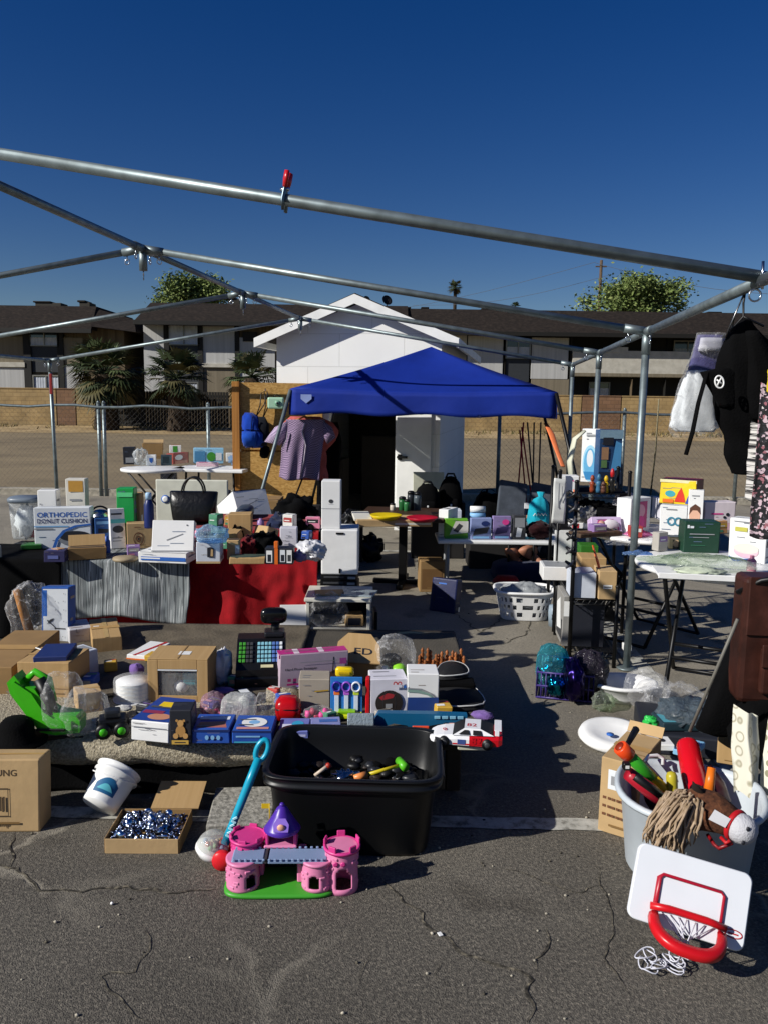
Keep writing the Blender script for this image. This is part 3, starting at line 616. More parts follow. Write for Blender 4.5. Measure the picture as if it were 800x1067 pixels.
# ================= shed
SA = R(10); sa = V((sin(SA), cos(SA), 0)); sb = V((cos(SA), -sin(SA), 0))
cr = D(458, 450, 9.95); cr.z = 0; SW = 2.05; SL = 3.75
ZE = 2.38
sh = T('shed', 'white painted gabled shed with dark open doorway behind the blue canopy', 'shed', cr - sb*SW, -SA)
def lx(px):   # local x on the front plane for a pixel column
    best = 0
    for i in range(400):
        x = SW*i/399; p = cr - sb*(SW-x); q = V((p.x, p.y, 1.4)); 
        zc = q.y*cos(PITCH)-(q.z-H)*sin(PITCH)
        if 400+q.x/zc*F < px: best = x
    return best
d0, d1 = lx(342), lx(411); DH = 1.78; t_ = .12; ZP = ZE+.43
mb = MB(); mb.box(0, 0, 0, d0, t_, DH, SHEDW, 0); mb.box(d1, 0, 0, SW, t_, DH, SHEDW, 0)
mb.add([(0, 0, DH), (SW, 0, DH), (SW, 0, ZE), (SW/2, 0, ZP-.06), (0, 0, ZE), (0, t_, DH), (SW, t_, DH), (SW, t_, ZE), (SW/2, t_, ZP-.06), (0, t_, ZE)], [(0, 1, 2, 3, 4), (9, 8, 7, 6, 5), (0, 5, 6, 1), (2, 7, 8, 3), (3, 8, 9, 4), (1, 6, 7, 2), (5, 0, 4, 9)], SHEDW)
mb.build('front_wall', sh)
mb = MB(); mb.box(0, t_, 0, .12, SL, ZE, SHEDW, 0); mb.build('side_wall', sh)
mb = MB(); mb.box(SW-.12, t_, 0, SW, SL, ZE, SHEDW, 0); mb.build('side_wall', sh)
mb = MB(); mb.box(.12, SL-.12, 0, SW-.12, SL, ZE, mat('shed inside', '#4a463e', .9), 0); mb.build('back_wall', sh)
mb = MB(); mb.box(.13, t_+.01, .005, SW-.13, SL-.13, .02, CONC, 0); mb.build('floor', sh)
OV, OS = .19, .2; sl = (ZP-ZE)/(SW/2); ez = ZE-sl*OS
def roofside(sg):
    mb = MB(); a = SW/2; e = a+sg*(a+OS)
    vs = [(a, -OV, ZP), (e, -OV, ez), (e, SL+.2, ez), (a, SL+.2, ZP)]; vs += [(x, y, z+.05) for x, y, z in vs]
    mb.add(vs, [(0, 1, 2, 3), (7, 6, 5, 4), (0, 4, 5, 1), (1, 5, 6, 2), (2, 6, 7, 3), (3, 7, 4, 0)], BRN); r = mb.build('roof', sh)
    mb = MB(); dz = .15
    vs = [(a, -OV-.03, ZP+.035), (e+sg*.02, -OV-.03, ez+.035), (e+sg*.02, -OV-.03, ez-.075), (a, -OV-.03, ZP-.075)]; vs += [(x, y+.025, z) for x, y, z in vs]
    mb.add(vs, [(0, 1, 2, 3), (7, 6, 5, 4), (0, 4, 5, 1), (1, 5, 6, 2), (2, 6, 7, 3), (3, 7, 4, 0)], TRIMW); mb.build('fascia', r)
    mb = MB(); mb.box(e-.012, -OV, ez-.07, e+.025, SL+.2, ez+.04, TRIMW, .004); mb.build('eave_board', r)
roofside(1); roofside(-1)
mb = MB(); mb.box(d1+.02, -.035, .04, SW-.1, -.003, 1.75, TRIMW, .006); dr = mb.build('door', sh)
mb = MB(); mb.box(d1+.03, -.075, .9, d1+.16, -.05, .93, BLKM, .004); mb.box(d1+.04, -.06, .88, d1+.09, -.036, .95, BLKM, .004); mb.build('handle', dr)
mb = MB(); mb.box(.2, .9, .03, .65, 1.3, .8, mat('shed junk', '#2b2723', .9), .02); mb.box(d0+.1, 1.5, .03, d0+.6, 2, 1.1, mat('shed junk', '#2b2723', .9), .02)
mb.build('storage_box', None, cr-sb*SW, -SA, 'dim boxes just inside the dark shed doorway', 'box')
# ================= plywood partition
PY = 10.08
xl, xr = D(246, 470, PY).x, D(336, 470, PY).x; zp = D(290, 399, PY).z; zs = D(290, 470, PY).z
pt = T('plywood_partition', 'strand board partition on a timber post left of the shed', 'partition', (xl, PY, 0)); pw = xr-xl
mb = MB(); mb.box(.03, 0, zs+.012, pw, .02, zp, OSB, .002); mb.build('board_panel', pt)
mb = MB(); mb.box(.03, 0, .0, pw*.985, .02, zs-.012, OSB, .002); mb.build('board_panel', pt)
mb = MB(); mb.box(-.03, -.06, 0, .06, .0, zp+.01, LUMB, .004); mb.build('timber_post', pt)
mb = MB(); mb.box(.06, .021, zs-.05, pw, .06, zs+.05, LUMB, .003); mb.build('rail', pt)
mb = MB(); mb.box(pw-.06, .021, 0, pw, .06, zp, LUMB, .003); mb.build('timber_post', pt)
# ================= canopy frame of pipes
E0 = V((1.2497, 2.8069, 0)); E0 = V((1.2497, 2.0 if False else 2.8069, 0))
rows = [0, 2.0227, 2.0227+2.0805, 2.0227+2.0805+2.1844]; CW = 6.058; ZEV, ZRD = 2.013, 2.504; PR = .0205
fr = T('canopy_frame', 'galvanised pipe canopy frame without its cover standing over the sale', 'canopy frame', E0)
def pipe(a, b, nm='pole', r=PR, n=12): 
    m_ = MB(); m_.cyl(a, b, r, GALV, None, n); return m_.build(nm, fr)
Rr = [aV*s+V((0, 0, ZEV)) for s in rows]; Rd = [aV*s-bV*CW/2+V((0, 0, ZRD)) for s in rows]; Lr = [aV*s-bV*CW+V((0, 0, ZEV)) for s in rows]
def fitting(p, dirs):
    m_ = MB()
    for d in dirs:
        d = d.normalized(); m_.cyl(p, p+d*.13, PR+.005, GALV, None, 12)
        q = p+d*.105; s_ = V((d.y, -d.x, 0)).normalized(); m_.tube([q+V((0, 0, -.02)), q+V((0, 0, -.055))], .004, STEEL, 6)
        m_.tube([q+V((0, 0, -.06))+d*.016*cos(w*pi/4)+V((0, 0, .016*sin(w*pi/4))) for w in range(8)], .0035, STEEL, 5, True)
    m_.blob(p, (PR+.008,)*3, GALV, 10, 0); m_.build('fitting', fr)
for i in range(4):
    if i: pipe(Rr[i], Rd[i], 'rafter')
    else: pipe(Rr[0]+V((0, 0, .008))+(Rr[0]-Rd[0]).normalized()*.6, Rd[0]+V((0, 0, .03)), 'rafter', .0215)
    pipe(Lr[i], Rd[i], 'rafter'); dn = V((0, 0, -1))
    if i < 3: pipe(Rr[i], Rr[i+1], 'eave_pole'); pipe(Lr[i], Lr[i+1], 'eave_pole'); pipe(Rd[i], Rd[i+1], 'ridge_pole')
    f = [aV] if i < 3 else []; bk = [-aV] if i else []
    fitting(Rr[i] if i else Rr[0]-aV*.9, f+bk+[Rd[i]-Rr[i], dn]); fitting(Lr[i], f+bk+[Rd[i]-Lr[i], dn]); fitting(Rd[i], f+bk+[Rr[i]-Rd[i], Lr[i]-Rd[i], dn])
pipe(Rr[0]-aV*.9, Rr[0], 'eave_pole'); pipe(Rr[0]-aV*.9, V((*(aV*-.9).to_tuple()[:2], .01)), 'post', .022); pipe(Lr[0], V((*(bV*-CW).to_tuple()[:2], .01)), 'post', .022)
for dx in (-.03, -.12): m_ = MB(); q = Rr[0]-aV*.0+bV*dx*.2-aV*.02; m_.tube([q+V((0, 0, .06)), q+V((.004, 0, -.03))], .005, STEEL, 6) if dx > -.1 else m_.tube([q+V((.02*cos(w), 0, -.05+.02*sin(w))) for w in [2*pi*k/12 for k in range(12)]], .0035, STEEL, 5, True); m_.build('eye_bolt', fr)
lean = [V((.0, 0, 0)), G(652, 697)-E0-aV*rows[1], V((-.02, 0, 0)), V((0, 0, 0))]
for i in range(1, 4):
    b = aV*rows[i] + (lean[i] if i != 1 else V((lean[1].x, lean[1].y, 0)))
    pst = pipe(Rr[i], V((b.x, b.y, .01)), 'post', .022)
    m_ = MB(); m_.lathe([(.06, .004), (.06, .012), (.03, .014)], GALV, 14, Matrix.Translation((b.x, b.y, 0))); m_.build('base_plate', pst)
    b = aV*rows[i]-bV*CW; pst = pipe(Lr[i], V((b.x+.03, b.y, .01)), 'post', .022)
    m_ = MB(); m_.lathe([(.06, .004), (.06, .012), (.03, .014)], GALV, 14, Matrix.Translation((b.x+.03, b.y, 0))); m_.build('base_plate', pst)
mb = MB(); q = Lr[3]+E0; mb.box(-.012, -.03, -.02, .022, .0, .22, pl('#8e2a2a'), .006); mb.build('red_flag_tape', None, D(54, 409, q.y-.03)-V((0, 0, .0)), 0, 'strip of red tape tied on the far left canopy post', 'tape')
# spring clamp on the near rafter
q = Rr[0]+V((0, 0, .03))+E0; e = Rd[0]+V((0, 0, .03))+E0; best = None
for i in range(200):
    c = q.lerp(e, i/199); zc = c.y*cos(PITCH)-(c.z-H)*sin(PITCH); px = 400+c.x/zc*F
    if best is None or abs(px-293) < best[0]: best = (abs(px-293), c)
c = best[1]; c.z -= .015; cl = T('spring_clamp', 'red handled spring clamp gripping the near canopy pole', 'clamp', c, (0, 0, -AX)); cl.scale = (.88,)*3
for s_ in (1, -1):
    mb = MB(); mb.tube([(.0, s_*.02, -.035), (0, s_*.03, 0), (.004, s_*.012, .045), (.006, s_*.014, .06)], [.008, .009, .008, .007], mt('#6d7c84', .4), 8, flat=1.4); mb.build('jaw', cl)
    mb = MB(); mb.tube([(.006, s_*.014, .055), (.012, s_*.022, .085), (.018, s_*.026, .115)], [.009, .0105, .009], pl('#c01f26', .3), 10, flat=1.5); mb.build('handle', cl)
mb = MB(); mb.cyl((-.016, 0, .048), (.02, 0, .048), .008, STEEL); mb.build('pivot', cl)
# ================= blue canopy tent
TW = 2.36; FL = D(303, 408, 7.48); ZT = D(303, 405, 7.48).z-.0
tn = T('pop_up_canopy', 'blue pop up canopy with slanted grey legs before the shed', 'canopy', (FL.x, FL.y, 0), -AX)
BLUE = mat('blue canvas', '#0a2884', .72, var=.14, scale=3, bump=.5, bscale=7, spec=.25)
ap = (TW/2, TW/2, ZT+.455); cs = [(0, 0), (TW, 0), (TW, TW), (0, TW)]
mb = MB()
for i in range(4):
    a, b = V((*cs[i], ZT)), V((*cs[(i+1) % 4], ZT)); A_ = V(ap)
    def rf(u, v, a=a, b=b):
        e = a.lerp(b, u); p = e.lerp(A_, v); p.z -= .11*sin(pi*v)*.6*(.25+.75*sin(pi*u)) ; p.z -= .03*sin(pi*u)*(1-v)
        return p
    mb.sheet(16, 14, rf, BLUE)
cv = solid(mb.build('roof_cover', tn), .004)
mb = MB()
for i in range(4):
    a, b = V((*cs[i], ZT)), V((*cs[(i+1) % 4], ZT)); nrm = V(((a+b)/2).to_tuple())-V((TW/2, TW/2, ZT)); nrm.normalize()
    mb.sheet(40, 6, lambda u, v, a=a, b=b, n=nrm: a.lerp(b, u)-V((0, 0, .03*sin(pi*u)*(1-v) + .225*v + .012*v*sin(u*19+1)))+n*(.006+.012*v*sin(u*23+i)), BLUE)
solid(mb.build('valance', tn), .004)
mb = MB(); mb.flat([(0, .06), (.1, .06), (.1, .02), (.05, -.02), (0, .02)], mat('grey print', '#7f8fc0', .6), frame(V((.1, -.027, ZT-.11)), V((1, 0, 0)), V((0, 0, 1)), V((0, -1, 0)))); mb.build('badge', tn)
mb = MB()
for i in range(4): mb.tube([V((*cs[i], ZT-.02)), V(ap)-V((0, 0, .06))], .012, GALV, 8)
mb.build('roof_strut', tn)
mb = MB()
for i in range(4):
    a, b = V((*cs[i], ZT)), V((*cs[(i+1) % 4], ZT)); 
    for (h0, h1) in ((-.06, -.21), (-.21, -.06)):
        ii = (V((TW/2, TW/2, ZT))-(a+b)/2).normalized()*.06; mb.tube([a+ii+V((0, 0, h0)), a.lerp(b, .5)+ii+V((0, 0, h1))], .009, BLKM, 6); mb.tube([a.lerp(b, .5)+ii+V((0, 0, h0)), b+ii+V((0, 0, h1))], .009, BLKM, 6)
mb.build('truss', tn)
for i, (x, y) in enumerate(cs):
    sx = -1 if x == 0 else 1; sy = -1 if y == 0 else 1; m_ = GALV if i == 0 else BLKM
    mb = MB(); mb.tube([(x, y, ZT-.01), (x+sx*.44, y+sy*.2, .01)], .017, m_, 10); lg = mb.build('leg', tn)
    mb = MB(); mb.box(x+sx*.44-.05, y+sy*.2-.05, .001, x+sx*.44+.05, y+sy*.2+.05, .012, m_, .003); mb.build('foot', lg)
# ================= tables and racks
def bistro(lab, c, r, z, yaw, group=None, leg=BLKM, h_=.03):
    t = T('folding_table', lab, 'table', (c.x, c.y, 0), yaw, group)
    mb = MB(); mb.lathe([(.01, z-h_), (r-.02, z-h_), (r-.004, z-h_*.8), (r, z-h_*.4), (r-.004, z-.003), (r-.012, z), (.01, z)], WPL, 48); mb.build('tabletop', t)
    for s in (1, -1):
        for q in (1, -1):
            yy = (.24 if s == 1 else .2)*q; mb = MB(); mb.tube([(-.26*s, yy, z-h_), (.3*s, yy, .02)], .0125, leg, 8); mb.build('leg', t)
        yy = .24 if s == 1 else .2
        for xx, zz in ((.3*s, .02), (.14*s, .215), (-.26*s, z-h_)): mb = MB(); mb.tube([(xx, -yy, zz), (xx, yy, zz)], .011, leg, 8); mb.build('cross_bar', t)
    return t
TA = G(676, 554, .735); bistro('white folding table piled with doll and massager boxes beside the rack', TA, .41, .735, R(40), 'white folding tables')
TB = G(748, 587, .74); bistro('nearer white folding table holding a tray of clear bags at right', TB, .44, .74, R(62), 'white folding tables')
TC = G(160, 487.5, .74); bistro('small white folding table far back at left with cardboard bin on top', TC, .39, .74, R(8), 'white folding tables', h_=.04)
p = G(225, 487, .74); t = T('folding_table', 'far white rectangular table with blue boxes next to the plywood', 'table', (p.x, p.y, 0), -AX, 'white folding tables')
mb = MB(); mb.box(-.47, -.3, .7, .44, .3, .74, WPL, .01); mb.build('tabletop', t)
for x in (-.3, .3):
    mb = MB(); mb.tube([(x, -.22, .7), (x*1.1, -.26, .01)], .014, BLKM, 8); mb.build('leg', t); mb = MB(); mb.tube([(x, .22, .7), (x*1.1, .26, .01)], .014, BLKM, 8); mb.build('leg', t)
mb = MB(); mb.box(-.36, -.25, .3, .36, -.22, .33, BLKM); mb.build('cross_bar', t)
# long left tables
REDC = fb('#8e0d16')
RT = G(265, 553, .74); RTx0, RTx1 = G(191, 552, .74), G(334, 553.5, .74)
t = T('folding_table', 'long table hidden beneath the red cloth', 'table', ((RTx0.x+RTx1.x)/2, RTx0.y, 0)); L = RTx1.x-RTx0.x; yr = RTx1.y
mb = MB(); mb.box(-L/2+.02, .02, .70, L/2-.02, .74, .735, WPL, .008); mb.build('tabletop', t)
for x in (-L/2+.15, L/2-.15):
    for y in (.1, .62): mb = MB(); mb.tube([(x, y, .7), (x, y, .01)], .015, BLKM, 8); mb.build('leg', t)
def redc(u, v):
    x = -L/2 + L*u - .01
    if v < .42: s = v/.42; return (x, .76-.75*s, .742+.003*noise.noise(V((x*6, s*5, 0))))
    s = (v-.42)/.58; f = (.03*sin(x*9+1.3*sin(x*4))+.014*sin(x*21+s*2)+.04*noise.noise(V((x*5, s*2.2, 1)))+.022*noise.noise(V((x*13, s*7, 1))))*min(1, s*2.2)
    z = .738-s*(.728+.01*sin(x*7)); sp = .0 if s < .93 else (s-.93)*2.2
    return (x+.03*noise.noise(V((x*3, s*3, 4)))*s, -.012-.05*s-sp+f*.8, max(z, .006+.01*abs(noise.noise(V((x*9, s, 0))))))
mb = MB(); mb.sheet(150, 60, redc, REDC); o = mb.build('red_tablecloth', None, ((RTx0.x+RTx1.x)/2, RTx0.y, 0), 0, 'creased red cloth hanging from the table to the ground', 'tablecloth'); solid(o, .003)
# striped table
SZ = .55; ST0, ST1 = G(6, 578, SZ), G(195, 585, SZ); sy = ST1.y
t = T('folding_table', 'table hidden under the grey striped cloth at left', 'table', (ST0.x, sy, 0)); L2 = ST1.x-ST0.x
mb = MB(); mb.box(-.15, .01, SZ-.04, L2-.01, .72, SZ-.005, BLK, .008); mb.build('tabletop', t)
for x in (.02, L2-.08):
    for y in (.08, .62): mb = MB(); mb.tube([(x, y, SZ-.04), (x, y, .01)], .015, BLKM, 8); mb.build('leg', t)
STR = m_stripes('striped weave', [(.0, '#474b4d'), (.38, '#7f8586'), (.45, '#5c6061'), (.5, '#a9adad'), (.54, '#525658'), (.6, '#8f9495'), (.66, '#4a4e50')], 42, 0)
sx0 = G(50, 586, SZ).x - ST0.x
def strc(u, v):
    x = sx0 + (L2-sx0+.02)*u
    if v < .5: s = v/.5; return (x, .7-.71*s, SZ+.0025)
    s = (v-.5)/.5; dr = .355+.03*u+.02*sin(u*9); f = (.03*sin(x*13+sin(x*5))+.05*noise.noise(V((x*4, s*2, 3)))+.02*noise.noise(V((x*11, s*6, 3))))*s
    return (x+.015*s*sin(s*5), -.014-.04*s+f*.7-.0*s, SZ-.002-dr*s)
mb = MB(); mb.sheet(110, 50, strc, STR); o = mb.build('striped_cloth', None, (ST0.x, sy, 0), 0, 'grey and white striped cloth draped over the front left table', 'cloth'); solid(o, .004)
def blackc(u, v):
    x = -.3+(sx0+.36)*u
    if v < .4: s = v/.4; return (x, .5-.52*s, .006+SZ+.006*noise.noise(V((x*9, s*5, 2))))
    s = (v-.4)/.6; return (x, -.03-.06*s+.05*noise.noise(V((x*7, s*2, 8)))*s, SZ+.002-.5*s)
mb = MB(); mb.sheet(50, 40, blackc, FBLK); o = mb.build('black_cloth', None, (ST0.x, sy, 0), 0, 'black ribbed cloth hanging at the left end of the front table', 'cloth'); solid(o, .004)
def redskirt(u, v):
    x = G(100, 640, 0).x+(RTx0.x-G(100, 640, 0).x+.05)*u; f = .02*sin(x*16)+.02*noise.noise(V((x*6, v*3, 9)))
    return (x, sy+.05+.05*v+f*v*.4, max(.006, .53-.525*v))
mb = MB(); mb.sheet(50, 30, redskirt, REDC); solid(mb.build('red_tablecloth', None, None, 0, 'red cloth edge showing below the grey striped cloth', 'tablecloth'), .003)
# display platform with carpet
PZ = .25
pl0, pl1 = G(-140, 775, PZ), G(512, 785, PZ); pb = 5.0
t = T('display_platform', 'low carpeted display platform in the middle of the sale', 'platform', (0, 0, 0))
mb = MB(); mb.box(pl0.x, 3.14, .2, pl1.x, 4.75, .238, mat('dark wood', '#2e261e', .7), .004); mb.build('deck', t)
for x in (pl0.x+.3, -.75, pl1.x-.13):
    for y in (3.22, 4.6): mb = MB(); mb.box(x-.03, y-.03, .002, x+.03, y+.03, .2, mat('dark wood', '#2e261e', .7), .004); mb.build('leg', t)
x1c = G(282, 770, PZ).x
def carpet(u, v):
    x = pl0.x+.0+(x1c-pl0.x)*u; q = noise.noise(V((x*8, v*20, 0)))*.008+noise.noise(V((x*60, v*300, 3)))*.004
    if v < .7: s = v/.7; return (x, 4.72-1.5*s, .241+q*.35)
    s = (v-.7)/.3*pi; return (x, 3.22-.1*sin(s)*(1+.12*sin(x*5)), .178+.063*cos(s)+q*1.3+.006*sin(x*11))
mb = MB(); mb.sheet(150, 110, carpet, SHAG); o = mb.build('shag_carpet', None, None, 0, 'beige shag carpet rolled over the platform front edge', 'carpet'); solid(o, .012, -1)
mb = MB(); mb.sheet(70, 40, lambda u, v: (pl0.x+(x1c+.02-pl0.x)*u, 4.72-(1.18+.05*sin(u*31))*v, .2665+.008*noise.noise(V((u*14, v*9, 8)))*(v > .02)), mat('brown blanket', '#5f5647', .95, var=.4, scale=6, bump=.5, bscale=60)); solid(mb.build('brown_blanket', None, None, 0, 'dull brown blanket covering the back of the platform under the goods', 'blanket'), .004)
mb = MB(); xa = x1c+.01
mb.sheet(60, 40, lambda u, v: (xa+(pl1.x-xa)*u, 4.7-1.52*v, .2425+.004*noise.noise(V((u*9, v*9, 5)))), mat('grey mat', '#4b463d', .95, bump=.5, bscale=90)); solid(mb.build('grey_mat', None, None, 0, 'dull grey mat covering the right half of the platform', 'mat'), .004)
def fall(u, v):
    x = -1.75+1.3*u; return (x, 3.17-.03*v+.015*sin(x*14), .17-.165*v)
mb = MB(); mb.sheet(40, 12, fall, FBLK); solid(mb.build('shade_sheet', None, None, 0, 'black sheet added as painted shade under the carpet edge', 'cloth'), .004)  # black sheet stands in for the shade below the platform front
# pedestal table
pd = G(419, 608); ztp = .635; t = T('pedestal_table', 'dark pedestal table holding a yellow dish and flattened cartons', 'table', pd, -AX)
mb = MB(); mb.box(-.36, -.34, ztp-.035, .37, .34, ztp, mat('brown laminate', '#3f2a1c', .5), .006); mb.build('tabletop', t)
mb = MB(); mb.box(-.035, -.035, .04, .035, .035, ztp-.035, BLKM, .004); mb.build('column', t)
mb = MB(); mb.box(-.26, -.03, .004, .26, .03, .04, BLKM, .008); mb.box(-.03, -.26, .006, .03, .26, .043, BLKM, .008); mb.build('base', t)
# low white table
a, b = G(456, 563, .47), G(600, 565, .47); lw = b.x-a.x
t = T('folding_table', 'low white plastic table with rolls and toy boxes before the chairs', 'table', (a.x, a.y, 0))
mb = MB(); mb.box(0, 0, .44, lw, .42, .47, WPL, .012); mb.build('tabletop', t)
for x in (.09, lw-.09):
    for y in (.06, .36): mb = MB(); mb.tube([(x, y, .44), (x, y+.02, .01)], .013, pl('#8b8d8e', .45), 8); mb.build('leg', t)
    mb = MB(); mb.tube([(x, .06, .1), (x, .36, .1)], .01, pl('#8b8d8e', .45), 8); mb.build('cross_bar', t)
LZ = .47
# wire rack
FLr, BLr = G(592, 694), G(570, 644); ra = (BLr-FLr); RL = ra.length; raz = atan2(ra.y, ra.x)-pi/2; RWd = .47
def RKp(x, y, z): return FLr + V((x*cos(raz)-y*sin(raz), x*sin(raz)+y*cos(raz), z))
for lab, y0, RWd, RL, hs, zs in (('tall black wire shelving rack with toys on its top shelf', .76, .47, .4, (1.13,)*4, (.09, .42, .73, .985)), ('low black wire rack of cartons with one tall post in front', 0, .27, .68, (1.13, .5, .5, .5), (.09, .42))):
  rk = T('wire_rack', lab, 'rack', RKp(0, y0, 0), raz)
  for (x, y), ph in zip(((0, 0), (0, RL), (RWd, 0), (RWd, RL)), hs):
    mb = MB(); mb.cyl((x, y, .0), (x, y, ph), .0125, BLKM, None, 10); mb.blob((x, y, ph+.005), (.016, .016, .014), BLKM, 8, 0); mb.build('post', rk)
  for z in zs:
    mb = MB()
    for e in (0, -.03):
        mb.tube([(0, 0, z+e), (RWd, 0, z+e), (RWd, RL, z+e), (0, RL, z+e), (0, 0, z+e)], .004, BLKM, 6)
    for i in range(27): y = RL*(i+.5)/27; mb.tube([(0, y, z), (RWd, y, z)], .0022, BLKM, 4)
    for i in range(1, 4): mb.tube([(RWd*i/4, 0, z-.005), (RWd*i/4, RL, z-.005)], .004, BLKM, 5)
    for i in range(16): y = RL*i/16; mb.tube([(0, y, z), (0, y+RL/32, z-.03), (0, y+RL/16, z)], .002, BLKM, 4)
    for i in range(7): x = RWd*i/7; mb.tube([(x, 0, z), (x+RWd/14, 0, z-.03), (x+RWd/7, 0, z)], .002, BLKM, 4); mb.tube([(x, RL, z), (x+RWd/14, RL, z-.03), (x+RWd/7, RL, z)], .002, BLKM, 4)
    mb.build('shelf', rk)
# ================= goods on the left tables
Z = .558
ORT = mat('pale print', '#d9dde0', .5, var=.05)
NAVY = pp('#1d2f66'); INK = pp('#22242c'); BLU = pp('#2a62b4'); LBLU = pp('#7fb0da'); RED = pp('#b3161d'); YEL = pp('#e6c31a'); GRN = pp('#3f8f2f'); PNK = pp('#d9418f'); PUR = pp('#6a3d92'); TEAL = pp('#1b8f94'); GRY = pp('#8d8f92'); DGRY = pp('#3a3b3e'); ORG = pp('#dc6a1c'); WP = pp('#e6e6e3'); LPNK = pp('#e7a9c4'); BRNP = pp('#6b4630')
carton('cushion_box', 'white carton printed orthopedic donut cushion in blue letters', 'box', (37, 572), (96, 571), 529, Z, .1, ORT, [
    ('F', 't', (.06, .77, .17, 'ORTHOPEDIC', .88), BLU), ('F', 't', (.06, .625, .15, 'DONUT CUSHION', .88), NAVY), ('F', 'r', (0, .53, .6, .56), LBLU), ('F', 'r', (0, .47, .34, .5), GRY),
    ('F', 'e', (.72, .2, .29, .13), mat('grey cushion', '#7b8087', .8)), ('F', 'e', (.72, .3, .28, .13), INK), ('F', 'p', [(.3, .0), (.36, .0), (.42, .22), (.55, .42), (.75, .53), (1, .57), (1, .61), (.72, .57), (.5, .45), (.37, .25)], BLU)])
c = G(22, 563, Z); k = kk(c); r_ = 15*k; h_ = hgt(c, 22, 519); t = T('storage_tub', 'clear plastic tub with grey lid beside the cushion carton', 'tub', c)
mb = MB(); mb.loft([(0, r_, 0, r_*.8, r_*.8), (0, r_, .02, r_*.86, r_*.86), (0, r_, h_*.9, r_, r_)], TUBCL, 24, 1.5); mb.build('tub_body', t)
mb = MB(); mb.loft([(0, r_, h_*.88, r_*1.06, r_*1.06), (0, r_, h_*.96, r_*1.08, r_*1.08), (0, r_, h_, r_*.95, r_*.95)], pl('#6f7a86'), 24, 1.5); mb.build('lid', t)
mb = MB(); mb.blob((0, r_, h_*.42), (r_*.7, r_*.7, h_*.4), WPL, 18, .4, 3, 4); mb.build('contents', t)
ZB2 = Z; 
def on(py, z): return (Z)
carton('white_box', 'small white box with a printed strip behind the cushion carton', 'box', (41, 566), (61, 566), 511, Z, .1, WHT, [('F', 'r', (.1, .5, .42, .7), INK), ('F', 'r', (.1, .3, .6, .34), GRY), ('F', 'e', (.75, .35, .16, .1), CARD2)])
carton('white_box', 'taller white box with a dull orange print at its top behind the cushion carton', 'box', (71, 566), (91, 566), 499, Z, .09, OFFW, [('F', 'r', (.15, .8, .9, .97), pp('#b98a3a')), ('F', 'r', (.2, .66, .8, .69), GRY), ('F', 'p', [(.3, .42), (.7, .42), (.58, .2), (.42, .2)], INK), ('F', 'r', (.2, .56, .8, .59), GRY)])
c = G(106, 564, Z); k = kk(c); t = T('steel_kettle', 'shiny steel kettle with bent handle behind the boxes at left', 'kettle', c)
mb = MB(); r_ = 11.5*k; z_ = .1; mb.lathe([(r_*.6, 0), (r_*.9, .06), (r_, .16), (r_*.95, .2), (r_*.45, .23), (.01, .235)], STEEL, 28); mb.build('body', t)
mb = MB(); mb.tube([(r_*.8*cos(a), 0, .2+r_*.7*sin(a)) for a in [pi*i/10 for i in range(11)]], .007, BLK, 8); mb.build('handle', t)
mb = MB(); mb.tube([(-r_*.8, 0, .14), (-r_*1.2, 0, .18), (-r_*1.4, 0, .21)], [.016, .012, .009], STEEL, 10); mb.build('spout', t)
carton('blue_box', 'dark blue box with an eye mask print next to the cushion carton', 'box', (100, 571), (117, 570), 540, Z, .09, pp('#24518c'), [('F', 'p', [(.2, .5), (.8, .5), (.85, .62), (.2, .66)], INK), ('F', 'r', (.1, .8, .9, .9), LBLU)])
carton('massager_box', 'narrow white box with teal band and black device print', 'box', (116, 572), (132, 571), 530, Z, .07, WHT, [('F', 'r', (.05, .63, 1, .73), pp('#5fb7b4')), ('F', 'e', (.52, .48, .36, .09), DGRY), ('F', 'r', (.1, .84, .8, .88), INK), ('F', 'r', (.15, .25, .8, .28), GRY), ('F', 'r', (.15, .18, .7, .2), GRY)], lean=.12)
carton('speaker_carton', 'tan box with round speaker cone drawing on the striped table', 'box', (133, 572), (160, 571), 545, Z, .1, CARD2, [('F', 'g', (.45, .38, .2, .26, .18), BRNP), ('F', 'g', (.45, .38, .1, .13, .5), BRNP), ('F', 'e', (.45, .38, .04, .05), INK), ('F', 'r', (.3, .82, .55, .85), BRNP)])
carton('cardboard_box', 'brown carton behind the tan speaker box at back left', 'box', (123, 565), (147, 565), 515, Z, .14, CARD)
carton('green_tub', 'bright green plastic bin behind the brown carton at left', 'bin', (123, 567), (141, 567), 509, Z, .12, pl('#1d9b4a'), [('F', 'r', (.06, .85, .94, .93), pp('#5bcf86'))])
carton('open_box', 'open brown tray carton at the front edge of the left table', 'box', (72, 584), (111, 582), 571, Z, .1, CARD3, [('T', 'r', (.05, .06, .95, .94), INK)], parts=flaps('K', CARD, .9))
c = G(131, 584, Z); k = kk(c); mb = MB(); r_ = 13*k; mb.lathe([(.01, 0), (r_*.9, 0), (r_, .01), (r_*.95, .022), (r_*.4, .03), (.01, .03)], mat('wood tan', '#9a8a6e', .6), 26); mb.build('round_wooden_lid', None, c, 0, 'round tan wooden lid lying before the speaker box', 'lid')
carton('purple_pack', 'crumpled dark purple pack at the left end of the striped table', 'pack', (46, 586), (68, 586), 574, Z, .1, pp('#2a2850'), [('F', 'r', (.2, .3, .7, .6), pp('#59629a')), ('T', 'r', (.1, .2, .6, .8), pp('#6d75b8'))])
carton('green_folder', 'thin green folder lying on the black cloth', 'folder', (22, 573), (44, 572), 568, .565, .12, pl('#2c6b2a'))
